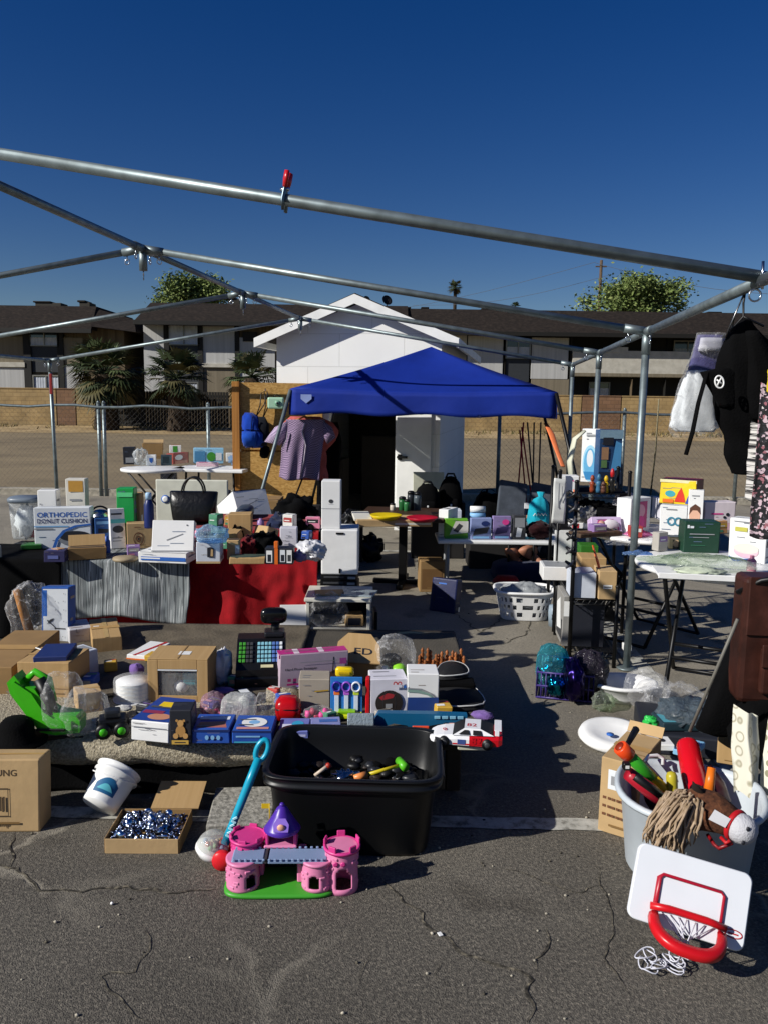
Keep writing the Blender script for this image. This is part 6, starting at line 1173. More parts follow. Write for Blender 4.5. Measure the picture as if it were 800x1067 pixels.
mb = MB(); mb.tube([(0, 0, 0), (.05, .02, .03)], [.006, .008], pl('#c9b9a8'), 8); mb.blob((.05, .02, .03), (.012, .012, .012), pl('#a83020'), 8, 0); mb.build('small_figure', None, inb(-.15, .2, .215), 0, 'tiny pale and red figure in the left of the black bin', 'toy')
# toy castle
cc = G(291, 934); t = T('toy_castle', 'pink toy castle on a green base with purple turret roof', 'toy castle', cc, R(2)); t.scale = (1, 1, .88); k = kk(cc)
PK = pl('#dc82aa', .4); PK2 = pl('#cf3b86', .4); GC = pl('#3f9a2c', .45); GB = pl('#7f93b4', .45); PU = pl('#4a2a9a', .35)
mb = MB(); mb.loft([(0, .085, .001, .178, .1), (0, .085, .004, .183, .105), (0, .085, .014, .183, .105), (0, .085, .018, .172, .096)], GC, 40, 2.6); mb.build('base', t)
def tower(x, y, r, z0, z1, m, door=None, nm='tower'):
    mb = MB(); n = 36; lv = 14; vs = []
    da0, da1 = (door if door else (9, 9))
    for j in range(lv+1):
        for i in range(n): a = 2*pi*i/n; vs.append(V((x+r*(1.04-.06*j/lv)*cos(a), y+r*(1.04-.06*j/lv)*sin(a), z0+(z1-z0)*j/lv)))
    fs = []
    for j in range(lv):
        for i in range(n):
            a = 2*pi*(i+.5)/n; a = a-2*pi if a > pi else a
            if door and da0 < a < da1:
                mid_ = (da0+da1)/2; top = .62-(.14*((a-mid_)/((da1-da0)/2))**2)
                if .08 < j/lv < top: continue
            fs.append([j*n+i, j*n+(i+1) % n, (j+1)*n+(i+1) % n, (j+1)*n+i])
    mb.add(vs, fs, m, True)
    mb.lathe([(r*.97, z1), (r*1.07, z1), (r*1.07, z1+.008), (r*.97, z1+.008)], m, 30, Matrix.Translation((x, y, 0)))
    for i in range(22):   # raised stones
        a = random.uniform(-pi, 0); z = z0+(z1-z0)*random.uniform(.1, .9)
        if door and da0-.15 < a < da1+.15 and z < z0+(z1-z0)*.7: continue
        M = frame(V((x+r*1.0*cos(a), y+r*1.0*sin(a), z)), V((-sin(a), cos(a), 0)), V((0, 0, 1)), V((cos(a), sin(a), 0)))
        mb.box(-.008, -.004, -.002, .008, .004, .0035, m, .0015, M)
    o = mb.build(nm, t); solid(o, .004); return o
def crenel(x, y, r, z, m, n=6, h_=.013):
    mb = MB(); mb.lathe([(r*.7, z), (r*1.12, z), (r*1.14, z+.01), (r*.98, z+.012), (r*.95, z+.004), (r*.7, z+.004)], m, 30, Matrix.Translation((x, y, 0)))
    for i in range(n): a = 2*pi*(i+.3)/n; M = frame(V((x+r*1.05*cos(a), y+r*1.05*sin(a), z+.01)), V((-sin(a), cos(a), 0)), V((0, 0, 1)), V((cos(a), sin(a), 0))); mb.box(-.014, 0, -.004, .014, h_, .003, m, .002, M)
    mb.build('battlement', t)
tower(-.122, .045, .05, .018, .118, PK, (-1.25, -.55)); tower(.122, .04, .048, .018, .118, PK, (-2.1, -1.35))
mb = MB(); mb.box(-.155, .01, .119, -.05, .085, .134, GB, .004); mb.box(-.048, .012, .121, -.04, .083, .137, DGRY, .001); mb.box(-.038, .01, .119, .155, .085, .134, GB, .004)
for i in range(16): mb.box(-.15+i*.019, .006, .134, -.141+i*.019, .012, .142, GB, .002); mb.box(-.15+i*.019, .08, .134, -.141+i*.019, .086, .142, GB, .002)
mb.build('bridge', t)
tower(-.115, .125, .052, .018, .15, PK2); crenel(-.115, .125, .055, .152, PK2)
mb = MB(); mb.box(-.07, .14, .018, .1, .16, .09, BLK, .004); mb.box(-.085, .09, .018, -.06, .15, .12, PK, .004); mb.box(.055, .05, .018, .08, .14, .118, PK, .004); mb.build('back_wall', t)
mb = MB(); mb.box(-.058, .08, .134, .052, .16, .146, PK, .004); mb.box(-.052, .15, .146, .048, .16, .19, PK2, .004); mb.box(-.052, .085, .146, -.042, .16, .19, PK2, .004); mb.box(.04, .085, .146, .05, .16, .19, PK2, .004); mb.build('turret', t)
mb = MB(); mb.lathe([(.058, .188), (.062, .194), (.055, .204), (.03, .25), (.018, .275), (.008, .285), (.001, .288)], PU, 30, Matrix.Translation((0, .12, 0))); mb.blob((0, .12, .288), (.009, .009, .009), PU, 10, 0); rf_ = mb.build('turret_roof', t)
mb = MB(); M = frame(V((0, .068, .21)), V((1, 0, 0)), V((0, .42, .9)).normalized(), V((0, -.9, .42)).normalized()); mb.flat([(-.024, -.002), (.024, -.002), (.026, .024), (.014, .046), (-.014, .046), (-.026, .024)], pl('#8d6fd0'), M); mb.blob(M @ V((0, .014, .002)), (.013, .006, .014), pl('#e2a98c'), 12, 0); mb.build('turret_window', rf_)
mb = MB(); mb.tube([(-.045, .15, .19), (-.045, .15, .275)], .002, pl('#d3b21a'), 6); mb.box(-.072, .149, .255, -.046, .151, .275, pl('#d9b81c'), .001); mb.build('flag', t)
tower(.202, .05, .05, .0, .16, PK, (-2.0, -.95)); mb = MB(); crenel(.202, .05, .054, .16, PK2, 5, .022)
mb = MB(); M = Matrix.Translation((.197, .0, .12))
for x in (-.012, .012): mb.lathe([(.004, 0), (.009, 0), (.009, .003), (.004, .003)], PK2, 12, Matrix.Translation((.195+x, -.001, .125)) @ Matrix.Rotation(pi/2, 4, 'X'))
mb.build('round_window', t)
# push toy
c = G(222, 906); k = kk(c); t = T('push_toy', 'push along popper toy with turquoise handle clear dome and red wheels', 'toy', c)
TQ = pl('#149ab8', .3); rD = 17*k
mb = MB(); M = Matrix.Translation((-4*k, .05, 14*k)) @ Matrix.Rotation(R(20), 4, 'Y'); mb.lathe([(.001, -.03), (rD*.7, -.028), (rD*1.02, -.008), (rD*1.04, .0), (rD*1.0, .008), (.001, .008)], WPL, 32, M); mb.build('base', t)
mb = MB(); mb.lathe([(rD*cos(a), rD*sin(a)*1.15+.006) for a in [pi/2*i/10 for i in range(11)]], DOME, 32, M, caps=False); mb.build('dome', t)
mb = MB()
for i in range(12): a = random.uniform(0, 6.3); q = random.uniform(0, rD*.7); mb.blob(M @ V((q*cos(a), q*sin(a), .018)), (.009,)*3, pl(random.choice(('#c8b8a0', '#b86a5a', '#7fa07a', '#c9b24a', '#7f95b0'))), 10, 0)
mb.build('popping_balls', t)
for y in (.0, .09):
    mb = MB(); M2 = Matrix.Translation((10*k, y, 10.5*k)) @ Matrix.Rotation(pi/2, 4, 'X'); mb.lathe([(.001, -.012), (10*k, -.012), (10.5*k, -.006), (10.5*k, .006), (10*k, .012), (.001, .012)], pl('#d0242c', .3), 24, M2); mb.build('wheel', t)
p0 = V((10*k, .05, 20*k)); p1 = D(276, 775, c.y+.13)-c; dv = (p1-p0).normalized()
mb = MB(); mb.tube([p0, p0.lerp(p1, .25), p0.lerp(p1, .6), p0.lerp(p1, .86)], [.015, .014, .0155, .015], TQ, 12)
sx = V((0, 1, 0)).cross(dv).normalized(); lc = p0.lerp(p1, .935); mb.tube([lc+dv*.038*cos(a)+sx*.019*sin(a) for a in [2*pi*i/18 for i in range(18)]], .0095, TQ, 8, True); mb.build('handle', t)
mb = MB()
for i in range(6): q = p0.lerp(p1, .1+.035*i); mb.box(-.009, -.0175, -.004, .009, -.0145, .004, pl('#a6dde8'), .001, Matrix.Translation(q) @ Matrix.Rotation(.5*(-1)**i, 4, 'Y'))
mb.build('sticker', t)
mb = MB(); mb.box(-.006, -.009, .004, .007, .009, .007, WHT, .001); mb.build('paper_scrap', None, G(458, 975), .4, 'tiny white paper scrap on the asphalt crack', 'litter')
mb = MB(); mb.blob((0, 0, .006), (.006, .005, .005), WHT, 8, .4); mb.build('pebble', None, G(117, 943), 0, 'single white pebble on the dark asphalt at lower left', 'pebble')
# ================= basketball hoop toy
BL = D(652, 955, 2.20); BR = D(774, 994, 2.12); TL = D(654, 879, 2.29)
u = (BR-BL).normalized(); v = (TL-BL); v = (v-u*v.dot(u)).normalized(); n_ = u.cross(v)
wB = (BR-BL).length; hB2 = (TL-BL).length*1.07
t = T('basketball_hoop', 'white toy basketball backboard with red hoop leaning on the grey tub', 'toy hoop', BL)
Mh = frame(V((0, 0, 0)), u, v, n_)
if n_.y > 0: n_ = -n_
Mh = Matrix((u, v, n_)).transposed().to_4x4()
HW = mat('hoop white', '#dadde2', .35, var=.03); HR = pl('#c4141d', .32)
def rrect(x0, y0, x1, y1, r, k=6):
    o = []
    for cx, cy, a0 in ((x1-r, y0+r, -pi/2), (x1-r, y1-r, 0), (x0+r, y1-r, pi/2), (x0+r, y0+r, pi)):
        o += [(cx+r*cos(a0+pi/2*i/k), cy+r*sin(a0+pi/2*i/k)) for i in range(k+1)]
    return o
o_ = rrect(0, 0, wB, hB2, .025); mb = MB(); N = len(o_); vs = []
cx, cy = wB/2, hB2/2
for s, z in ((1, -.02), (1.0, -.004), (.985, .0), (.975, .001)): vs += [Mh @ V((cx+(x-cx)*s, cy+(y-cy)*s, z)) for x, y in o_]
mb.add(vs, [[i*N+k, i*N+(k+1) % N, (i+1)*N+(k+1) % N, (i+1)*N+k] for i in range(3) for k in range(N)], HW, True); mb.add(vs[3*N:], [list(range(N))], HW); mb.add(vs[:N], [list(range(N))[::-1]], HW); mb.build('backboard', t)
mb = MB(); sq = [(.22*wB, .02*hB2), (.22*wB, .62*hB2), (.25*wB, .67*hB2), (.75*wB, .67*hB2), (.78*wB, .62*hB2), (.78*wB, .02*hB2)]
mb.tube([Mh @ V((x, y, .0035)) for x, y in sq], .0075, pl('#a5122a', .35), 8, flat=.6); mb.build('target_frame', t)
mb = MB(); q = [(.895*wB+.024*cos(a)*1.0, .2*hB2+.011*sin(a)) for a in [2*pi*i/24 for i in range(24)]]; mb.tube([Mh @ V((x, y, .002)) for x, y in q], .0016, RED, 5, True); mb.box(-.014, -.002, .0012, .014, .002, .002, RED, 0, Mh @ Matrix.Translation((.895*wB, .2*hB2, 0))); mb.build('badge', t)
mb = MB(); mb.box(.45*wB, hB2*.985, -.022, .55*wB, hB2*1.01, -.004, BLK, .003, Mh); mb.build('latch', t)
# rim: starts at board low, flat ring reaching to the viewer
fw = (D(708, 1000, 2.06)-D(711, 975, 2.16)); fw = (fw-u*fw.dot(u)); fw.z = 0; fw.normalize(); fw = (n_*.80-v*.58).normalized()
rc = BL+u*wB*.5+v*hB2*.14+n_*.006-BL
up = u.cross(fw); up = up if up.z > 0 else -up; RXo, RYo = wB*.325, .115
def ringp(a, r=1, z=0): return rc+u*(RXo*r*math.copysign(abs(cos(a))**.8, cos(a)))+fw*(.012+RYo*r*max(0, sin(a))**.85)+up*z
mb = MB(); na = 30; prof = [(.76, .004), (.80, .010), (.97, .008), (1.02, .0), (1.02, -.016), (.98, -.02), (.84, -.016), (.78, -.006)]; vs = []
for i in range(na+1): a = pi*i/na; vs += [ringp(a, r, z+.012) for r, z in prof]
m8 = len(prof); mb.add(vs, [[i*m8+k, (i+1)*m8+k, (i+1)*m8+(k+1) % m8, i*m8+(k+1) % m8] for i in range(na) for k in range(m8)]+[list(range(m8)), list(range(na*m8, (na+1)*m8))[::-1]], HR, True)
mb.tube([rc+u*(-RXo*1.0)+v*.02+n_*.008, rc+u*(-RXo*.5)+v*.026+n_*.01, rc+u*(RXo*.5)+v*.026+n_*.01, rc+u*(RXo*1.0)+v*.02+n_*.008], .0105, HR, 12); mb.build('rim', t)
mb = MB(); NET = mat('white cord', '#cfd0da', .8); rnd = random.Random(3)
bot = [rc+fw*(RYo*.62)+u*RXo*.22*cos(a)+fw*.03*sin(a)-up*.03 for a in [2*pi*i/9 for i in range(9)]]
for i in range(9):
    a = pi*(i+.5)/9; s_ = ringp(a, .86); 
    for e in (0, 1): mb.tube([s_, s_.lerp(bot[(i+e) % 9], .5)+V((rnd.uniform(-.012, .012), 0, -.008)), bot[(i+e) % 9]], .0018, NET, 5)
for i in range(7): a = i/6; s_ = rc+u*RXo*(-.7+1.4*a)+v*.012; mb.tube([s_, s_.lerp(bot[i], .6)+V((rnd.uniform(-.015, .015), 0, -.006)), bot[(i*4) % 9]], .0018, NET, 5)
pc = G(690, 1012, .006)-BL
for i in range(11):
    o = pc+V((rnd.uniform(-.05, .045), rnd.uniform(-.02, .035), .004+.003*i)); r_ = rnd.uniform(.012, .026); th = rnd.uniform(0, 6.3)
    mb.tube([o+V((r_*1.4*cos(a)*cos(th)-r_*.7*sin(a)*sin(th), r_*1.4*cos(a)*sin(th)+r_*.7*sin(a)*cos(th), .004*sin(a*2))) for a in [2*pi*q/14 for q in range(14)]], .0022, NET, 5, True)
mb.build('net', t)
# ================= grey tub with toys
tc = V((1.065, 2.66, 0)); t = T('storage_tub', 'oval grey plastic tub stuffed with toys behind the hoop', 'tub', tc, R(-18)); TG = pl('#b9c1c7', .42); TGD = pl('#5d6770', .45)
def ov(w_, d_, z, n=44): return [V((w_*math.copysign(abs(cos(q))**.8, cos(q)), d_*math.copysign(abs(sin(q))**.8, sin(q)), z+.012*cos(q)**2*(z > .2))) for q in [2*pi*i/n for i in range(n)]]
mb = MB(); rings(mb, [ov(.001, .001, .003), ov(.19, .18, .003), ov(.2, .19, .02), ov(.228, .216, .262), ov(.236, .224, .268), ov(.246, .234, .264), ov(.25, .238, .272), ov(.244, .232, .284), ov(.232, .22, .284), ov(.224, .212, .265), ov(.196, .186, .03), ov(.001, .001, .025)], TG); mb.build('tub_body', t)
for a in (R(100),):
    mb = MB(); M = Matrix.Rotation(a-pi/2+R(-10), 4, 'Z'); mb.tube([M @ V((.245+.04*sin(pi*i/8), -.06+.12*i/8, .255)) for i in range(9)], .012, TG, 8); mb.build('handle', t)
mb = MB()
for i in range(26): a = random.uniform(0, 6.3); q = random.uniform(0, .15); mb.blob((q*cos(a), q*sin(a), .15+random.uniform(-.02, .04)), (.05, .04, .035), random.choice((FBLK, pl('#4a1a1e'), pl('#1c1c20'), mat('dark brown toy', '#241a16'))), 10, .5, 2.5, i)
mb.build('dark_toys', None, tc, 0, 'dark toys packed in the bottom of the grey tub', 'toys', None, 'stuff')
def tp(px, py, Y): return D(px, py, Y)
t = T('toy_bat', 'fat glossy red plastic bat standing in the grey tub', 'toy bat', tc); mb = MB(); a, b = tp(715, 772, 2.86)-tc, tp(730, 850, 2.62)-tc
dv = (b-a).normalized(); mb.tube([a-dv*.002, a+dv*.006, a+dv*.02, a+dv*.14, b, b+dv*.08], [.02, .033, .040, .042, .037, .02], pl('#c3101c', .18), 24); mb.build('barrel', t); mb = MB(); mb.tube([b+dv*.07, b+dv*.13], [.018, .015], BLK, 10); mb.build('grip', t)
t = T('toy_launcher', 'orange green and yellow toy tube rocket leaning in the tub', 'toy', tc); a, b = tp(645, 778, 2.6)-tc, tp(695, 826, 2.62)-tc; dv = (b-a).normalized(); L = (b-a).length
for q0, q1, r_, cc, nm in ((0, .2, .026, '#e0481a', 'nose'), (.2, .66, .021, '#3aa52a', 'tube'), (.66, 1.1, .019, '#e0b91a', 'tail')): mb = MB(); mb.tube([a+dv*L*q0, a+dv*L*(q0+.01), a+dv*L*(q1-.01), a+dv*L*q1], [r_*.88, r_, r_, r_*.9], pl(cc, .3), 18); mb.build(nm, t)
mb = MB(); mb.lathe([(.006, 0), (.014, 0), (.014, .003)], pl('#8a2a12'), 14, frame(a, dv.orthogonal(), dv.cross(dv.orthogonal()), -dv) ); mb.build('nozzle', t)
t = T('toy_sword', 'dark red and black toy handle below the orange rocket', 'toy', tc); a, b = tp(654, 806, 2.54)-tc, tp(700, 842, 2.55)-tc; mb = MB(); mb.tube([a, a.lerp(b, .5), b], [.022, .026, .022], pl('#a3182a', .35), 12); mb.build('guard', t); mb = MB(); mb.tube([a.lerp(b, .1)+V((0, -.018, .012)), a.lerp(b, .8)+V((0, -.018, .014))], .014, BLK, 10); mb.build('grip', t); mb = MB(); q = tp(652, 798, 2.52)-tc; mb.box(-.012, -.012, -.012, .012, .012, .012, BLK, .003, Matrix.Translation(q)); mb.box(-.006, -.0135, -.004, .006, -.012, .006, WP, 0, Matrix.Translation(q)); mb.build('end_cap', t)
t = T('yellow_club', 'olive yellow round topped plastic club in the tub', 'toy', tc); a, b = tp(699, 805, 2.62)-tc, tp(701, 835, 2.6)-tc; dv = (b-a).normalized(); mb = MB(); mb.tube([a-dv*.004, a, a+dv*.012, a+dv*.03, b, b+dv*.05], [.004, .014, .019, .019, .016, .013], pl('#b3a52c', .35), 16); mb.build('club', t) if False else mb.build('handle', t)
t = T('toy_tube', 'small orange and green toy tube between the bat and horse ear', 'toy', tc); a, b = tp(741, 800, 2.55)-tc, tp(738, 824, 2.52)-tc; dv = (b-a).normalized(); mb = MB(); mb.tube([a, b], [.013, .017], pl('#e0711a', .35), 14); mb.build('tube', t); mb = MB(); mb.tube([b, b+dv*.035], [.018, .018], pl('#3aa52a', .35), 14); mb.build('collar', t)
t = T('maroon_toy', 'dark maroon curved toy blade at the back right of the tub', 'toy', tc); mb = MB(); a, b = tp(738, 798, 2.78)-tc, tp(752, 835, 2.7)-tc; mb.tube([a, a.lerp(b, .5)+V((.01, 0, 0)), b], [.012, .03, .04], pl('#3a1418', .4), 12, flat=.4); mb.build('blade', t)
mb = MB(); P = [tp(672, 793, 2.82), tp(675, 788, 2.84), tp(684, 787, 2.85), tp(690, 790, 2.85), tp(690, 797, 2.84)]; mb.tube(P, .007, WPL, 8); mb.build('white_hook', None, None, 0, 'white curved plastic hook on the back rim of the tub', 'hook')
# stick horse
FUR = m_noise('brown plush', [(.3, '#2e1a10'), (.55, '#553320'), (.75, '#74492d')], 60, .95, .9, 5, bd=.006); MZ = mat('grey plush', '#b9b9bd', .9, bump=.4, bscale=150); MANE = m_noise('tan yarn', [(.3, '#857055'), (.6, '#a8927a'), (.8, '#c2ad92')], 40, .95, .5, 4)
pk = D(722, 843, 2.41); t = T('stick_horse', 'brown plush stick horse head with tan mane hanging over the tub', 'toy horse', pk)
pts = [(716, 846, 2.44), (728, 842, 2.42), (742, 846, 2.39), (755, 853, 2.36), (766, 860, 2.33), (773, 864, 2.31)]; P = [D(*q)-pk for q in pts]
mb = MB(); mb.tube([P[0]+V((-.03, .03, -.03))]+P[:5], [.045, .06, .066, .062, .05, .042], FUR, 20); mb.build('head', t)
mb = MB(); dv = (P[5]-P[3]).normalized(); mb.tube([P[4]-dv*.012, P[4]+dv*.004, P[5], P[5]+dv*.022, P[5]+dv*.036, P[5]+dv*.042], [.036, .044, .046, .04, .026, .006], MZ, 20); mzz = mb.build('muzzle', t)
tq = D(775, 855, 2.31-.05)-pk
mb = MB(); mb.blob(P[5]+V((-.002, -.040, .022)), (.006, .004, .008), INK, 10, 0); mb.blob(P[5]+V((-.016, -.045, -.018)), (.006, .004, .007), INK, 10, 0); mb.build('nostril', mzz)
mb = MB(); mb.flat([(-.03, -.016), (.02, -.022), (.032, .008), (-.016, .018)], mat('white felt', '#c9c9cb', .9), frame(D(749, 852, 2.31)-pk+V((0, .0, .0)), V((.93, -.25, -.25)).normalized(), V((.2, .3, .92)).normalized(), V((-.1, -.93, .3)).normalized())); o = mb.build('forehead_patch', t); solid(o, .003)
for q, s_ in (((723, 818, 2.40), 1), ((733, 822, 2.45), .8)):
    p = D(*q)-pk; mb = MB(); b_ = P[1]+V((0, 0 if s_ == 1 else .04, .05)); mb.tube([b_, b_.lerp(p, .4), b_.lerp(p, .8), p+V((-.006, 0, .012))], [.018*s_, .022*s_, .013*s_, .002], mat('dark ear', '#1e120c', .95), 10, flat=.45); mb.build('ear', t)
mb = MB(); rd_ = dv.orthogonal().normalized(); rd2 = dv.cross(rd_); cN = P[4]+dv*.0
mb.tube([cN+rd_*.046*cos(a)+rd2*.046*sin(a) for a in [2*pi*i/20 for i in range(20)]], .0085, RED, 8, True, flat=.5)
mb.tube([cN+V((-.03, -.035, -.03)), P[3]+V((-.02, -.062, -.045)), P[2]+V((-.0, -.07, -.045))], .006, RED, 6); mb.tube([P[4]+V((-.02, -.03, -.04)), P[3]+V((-.03, -.04, -.075)), P[2]+V((-.01, -.05, -.08)), P[1]+V((.01, -.05, -.06))], .006, pl('#7c0f18'), 6); mb.build('bridle', t)
mb = MB(); rnd = random.Random(6)
for i in range(260):
    s0 = P[0].lerp(P[1], rnd.uniform(-1.2, .45))+V((rnd.uniform(-.015, .015), rnd.uniform(-.05, .03), .05+rnd.uniform(-.01, .012)))
    ln = rnd.uniform(.06, .15); dx = -rnd.uniform(.02, .11); w0 = rnd.uniform(-.02, .02)
    pp_ = [s0, s0+V((dx*.45, -.03+w0, .012)), s0+V((dx*.85, -.045+w0, -ln*.4)), s0+V((dx+.012*sin(i), -.05+w0, -ln*.75)), s0+V((dx*1.0+.01*cos(i*2), -.045+w0, -ln))]
    mb.tube(pp_, [.003, .0042, .0042, .004, .0015], MANE, 5)
mb.build('mane', t)
mb = MB(); mb.cyl(P[0]+V((-.02, .02, -.05)), P[0]+V((-.03, .12, -.2)), .011, LUMB); mb.build('stick', t)
# cardboard carton behind the tub
carton('cardboard_box', 'tall brown carton with a white label beside the grey tub', 'box', (622, 865), (660, 877), 793, 0, .3, CARD2, [('F', 'r', (.22, .6, .72, .86), ORT), ('F', 'r', (.3, .66, .6, .78), GRY)]+[('F', 'r', (.1+.12*q+.02*(q%2), .46-.11*r_, .19+.12*q, .495-.11*r_), BRNP) for q in range(6) for r_ in range(3)]+[('T', 'r', (.05, .3, .95, .32), CARD3)], parts=flaps('K', CARD2, .35))
# goods on the ground behind
mb = MB()
t = T('toilet_seat', 'white oval plastic training seat bowl on the asphalt', 'seat', G(656, 738)); c = G(656, 738); k = kk(c)
mb = MB(); mb.lathe([(.01, .0), (24*k, .0), (28*k, .03), (33*k, .085), (36*k, .088), (36*k, .1), (33*k, .104), (22*k, .09), (14*k, .05), (.01, .045)], WPL, 36, Matrix.Translation((0, .14, 0)) @ Matrix.Diagonal((1, .8, 1, 1)).to_4x4()); mb.build('bowl', t)
t = T('toilet_seat', 'lower white plastic seat with a blue dot nearer the carton', 'seat', G(648, 790)); c = G(648, 790); k = kk(c)
mb = MB(); M = Matrix.Translation((0, .16, .02)) @ Matrix.Diagonal((1, .85, 1, 1)).to_4x4() @ Matrix.Rotation(.15, 4, 'X'); mb.lathe([(.01, .0), (34*k, .0), (38*k, .02), (36*k, .04), (28*k, .05), (20*k, .035), (.01, .03)], WPL, 36, M); mb.build('ring', t); mb = MB(); mb.lathe([(.001, 0), (4*k, 0), (4*k, .006), (.001, .007)], BLU, 16, Matrix.Translation((-6*k, .12, .06))); mb.build('button', t)
bag('clear_bag', 'clear film wrapped round the white training seat bowl', 655, 704, 700, 742, 0, .13, CLEAR, 101, .18, 1.8)
bag('green_net_bag', 'clear bag with pale green contents left of the white bowl', 618, 724, 640, 742, 0, .05, CLEARG, 102, .4, 3)
for i, (x0, y0, x1, y1, mm, sd_, lab) in enumerate(((674, 718, 738, 752, CLEAR, 103, 'grey crinkled clear packs heaped under the folding table'), (690, 735, 752, 770, m_clear('smoke film', '#5d6a74', .55, .9), 104, 'dark smoky plastic packs behind the tub'))): bag('plastic_pack', lab, x0, y0, x1, y1, .05*i, .12, mm, sd_, .45, 3.2, cat='pack')
mb = MB(); c = G(720, 790, 0); mb.box(-.22, 0, 0, .28, .42, .1, INK, .01); mb.build('black_box', None, c, R(-12), 'black covered box behind the tub carrying loose packs', 'box')
zq = .104
carton('game_pack', 'white pack with small black pictures lying behind the rocket toy', 'pack', (673, 782), (702, 783), 776, zq, .1, WHT, [('T', 'r', (.1, .3, .4, .7), INK), ('T', 'e', (.65, .5, .12, .2), INK)])
carton('comic', 'blue and white printed booklet on the black box behind the tub', 'booklet', (700, 786), (722, 792), 783, zq, .16, pp('#7fb3d6'), [('T', 'r', (.1, .2, .4, .8), WP), ('T', 'r', (.5, .4, .9, .7), pp('#8a8fc4'))])
carton('teal_pack', 'teal topped clothing pack lying at the back of the black box', 'pack', (690, 762), (730, 762), 754, zq, .14, pp('#20343c'), [('T', 'r', (.05, .1, .95, .9), pp('#4f97a6'))])
bag('green_bow', 'small bright green ribbon ball by the brown carton flap', 671, 748, 685, 764, .24, .03, pl('#2fb04a', .3), 107, .6, 4, cat='ribbon')
carton('pink_card', 'pink card lying on the brown carton flap', 'card', (667, 762), (682, 765), 759, .24, .1, pp('#c26078'))
mb = MB(); a, b = D(662, 760, 2.9), D(648, 785, 2.75); mb.tube([a, b], [.014, .008], BLK, 8); mb.build('black_strap', None, None, 0, 'black strap lying across the brown carton flap', 'strap')
carton('cardboard_box', 'small brown carton wedged between black garment and polka roll', 'box', (746, 795), (764, 798), 764, 0.15, .12, CARD)
# crate
cr_ = G(588, 732); k = kk(cr_); t = T('plastic_crate', 'purple lattice basket of teal ornaments before the wire rack', 'basket', cr_ - V((0, -.02, 0)), R(-14)); PURP = pl('#3c2f72')
cw2, cd, ch = 29*k, .3, .15; mb = MB()
for z in (.01, ch*.5, ch): mb.tube([(-cw2, 0, z), (cw2, 0, z), (cw2, cd, z), (-cw2, cd, z)], .006, PURP, 6, True)
for i in range(13): x = -cw2+2*cw2*i/12; mb.tube([(x, 0, .01), (x, 0, ch)], .004, PURP, 5); mb.tube([(x, cd, .01), (x, cd, ch)], .004, PURP, 5); mb.tube([(x, 0, .008), (x, cd, .008)], .004, PURP, 5)
for i in range(9): y = cd*i/8; mb.tube([(-cw2, y, .01), (-cw2, y, ch)], .004, PURP, 5); mb.tube([(cw2, y, .01), (cw2, y, ch)], .004, PURP, 5)
mb.build('lattice', t)
bag('teal_ornament_bag', 'clear bag of shiny teal ornaments in the purple basket', 560, 674, 594, 722, .02, .1, m_clear('teal film', '#5fc3d4', .12, .6, .08), 110, .18, 2)
for i, (x0, y0, x1, y1, cc) in enumerate(((562, 690, 580, 714, '#1d8fa6'), (576, 682, 592, 706, '#2aa7b8'), (570, 706, 588, 726, '#157a94'))): bag('foil_ornament', ('lower left teal foil ornament in the basket', 'upper teal foil ornament beside the purple pack', 'front teal foil ornament low in the basket')[i], x0, y0, x1, y1, .03, .05, mt(cc, .2), 112+i, .3, 5, cat='ornament')
bag('purple_pack', 'dark purple foil pack at the right of the basket', 588, 690, 608, 732, .02, .1, mt('#2a2058', .3), 116, .35, 3.4, cat='pack'); bag('smoky_bag', 'clear bag with dark black contents right of the purple basket', 596, 680, 634, 730, .0, .1, m_clear('smoke film 2', '#3a3440', .45, .9), 117, .34, 3)
carton('flat_cardboard', 'worn flat brown cardboard lying before the laundry basket', 'cardboard', (567, 690), (580, 692), 689, 0.0, .6, CARD3)
# ================= leather bag etc. at the right edge
LY = 2.98; a = D(767, 730, LY); ztop = D(780, 602, LY).z; a.z = max(a.z, .02)
t = T('leather_bag', 'brown leather satchel with front pocket standing at the right edge', 'bag', (a.x, LY, a.z-.01), R(-6)); LB = m_noise('brown leather', [(.3, '#1f100c'), (.55, '#3c2019'), (.75, '#55312a')], 7, .42, .35, 8, bd=.004); hbg = ztop-a.z+.01
mb = MB(); mb.box(0, 0, 0, .4, .14, hbg, LB, .02); mb.build('body', t)
mb = MB(); mb.box(.012, -.012, hbg*.55, .39, .0, hbg*1.01, LB, .008); mb.build('flap', t); mb = MB(); mb.box(.07, -.035, hbg*.1, .3, -.0, hbg*.46, LB, .014); pk_ = mb.build('pocket', t)
mb = MB(); mb.box(.065, -.045, hbg*.32, .31, -.034, hbg*.5, LB, .008); mb.build('pocket_flap', pk_)
mb = MB(); mb.box(.1, -.052, hbg*.16, .13, -.044, hbg*.4, mat('strap leather', '#2a1712', .5), .003); mb.build('strap', t); mb = MB(); mb.box(.095, -.056, hbg*.3, .135, -.05, hbg*.36, STEEL, .003); mb.build('buckle', t)
mb = MB(); mb.tube([(-.01, .05, hbg*.86), (.05, -.02, hbg*.99), (.18, -.03, hbg*1.05), (.33, .0, hbg*.95)], .01, BLK, 8); mb.build('carry_strap', t)
mb = MB()
for x in (.108, .122): mb.lathe([(.001, 0), (.005, 0), (.004, .003)], STEEL, 10, Matrix.Translation((x, -.0455, hbg*.44)) @ Matrix.Rotation(pi/2, 4, 'X'))
mb.build('stud', t)
SPOT = m_spots('spotted vinyl', '#d8d5c4', '#8f8a72', 26, .30, .34); RINGS = m_spots('ringed vinyl', '#d8d5c4', '#9b967f', 20, .33, .42, True)
ry = 2.74; a, b = D(764, 826, ry), D(806, 848, ry); zt2 = D(770, 735, ry+.05).z
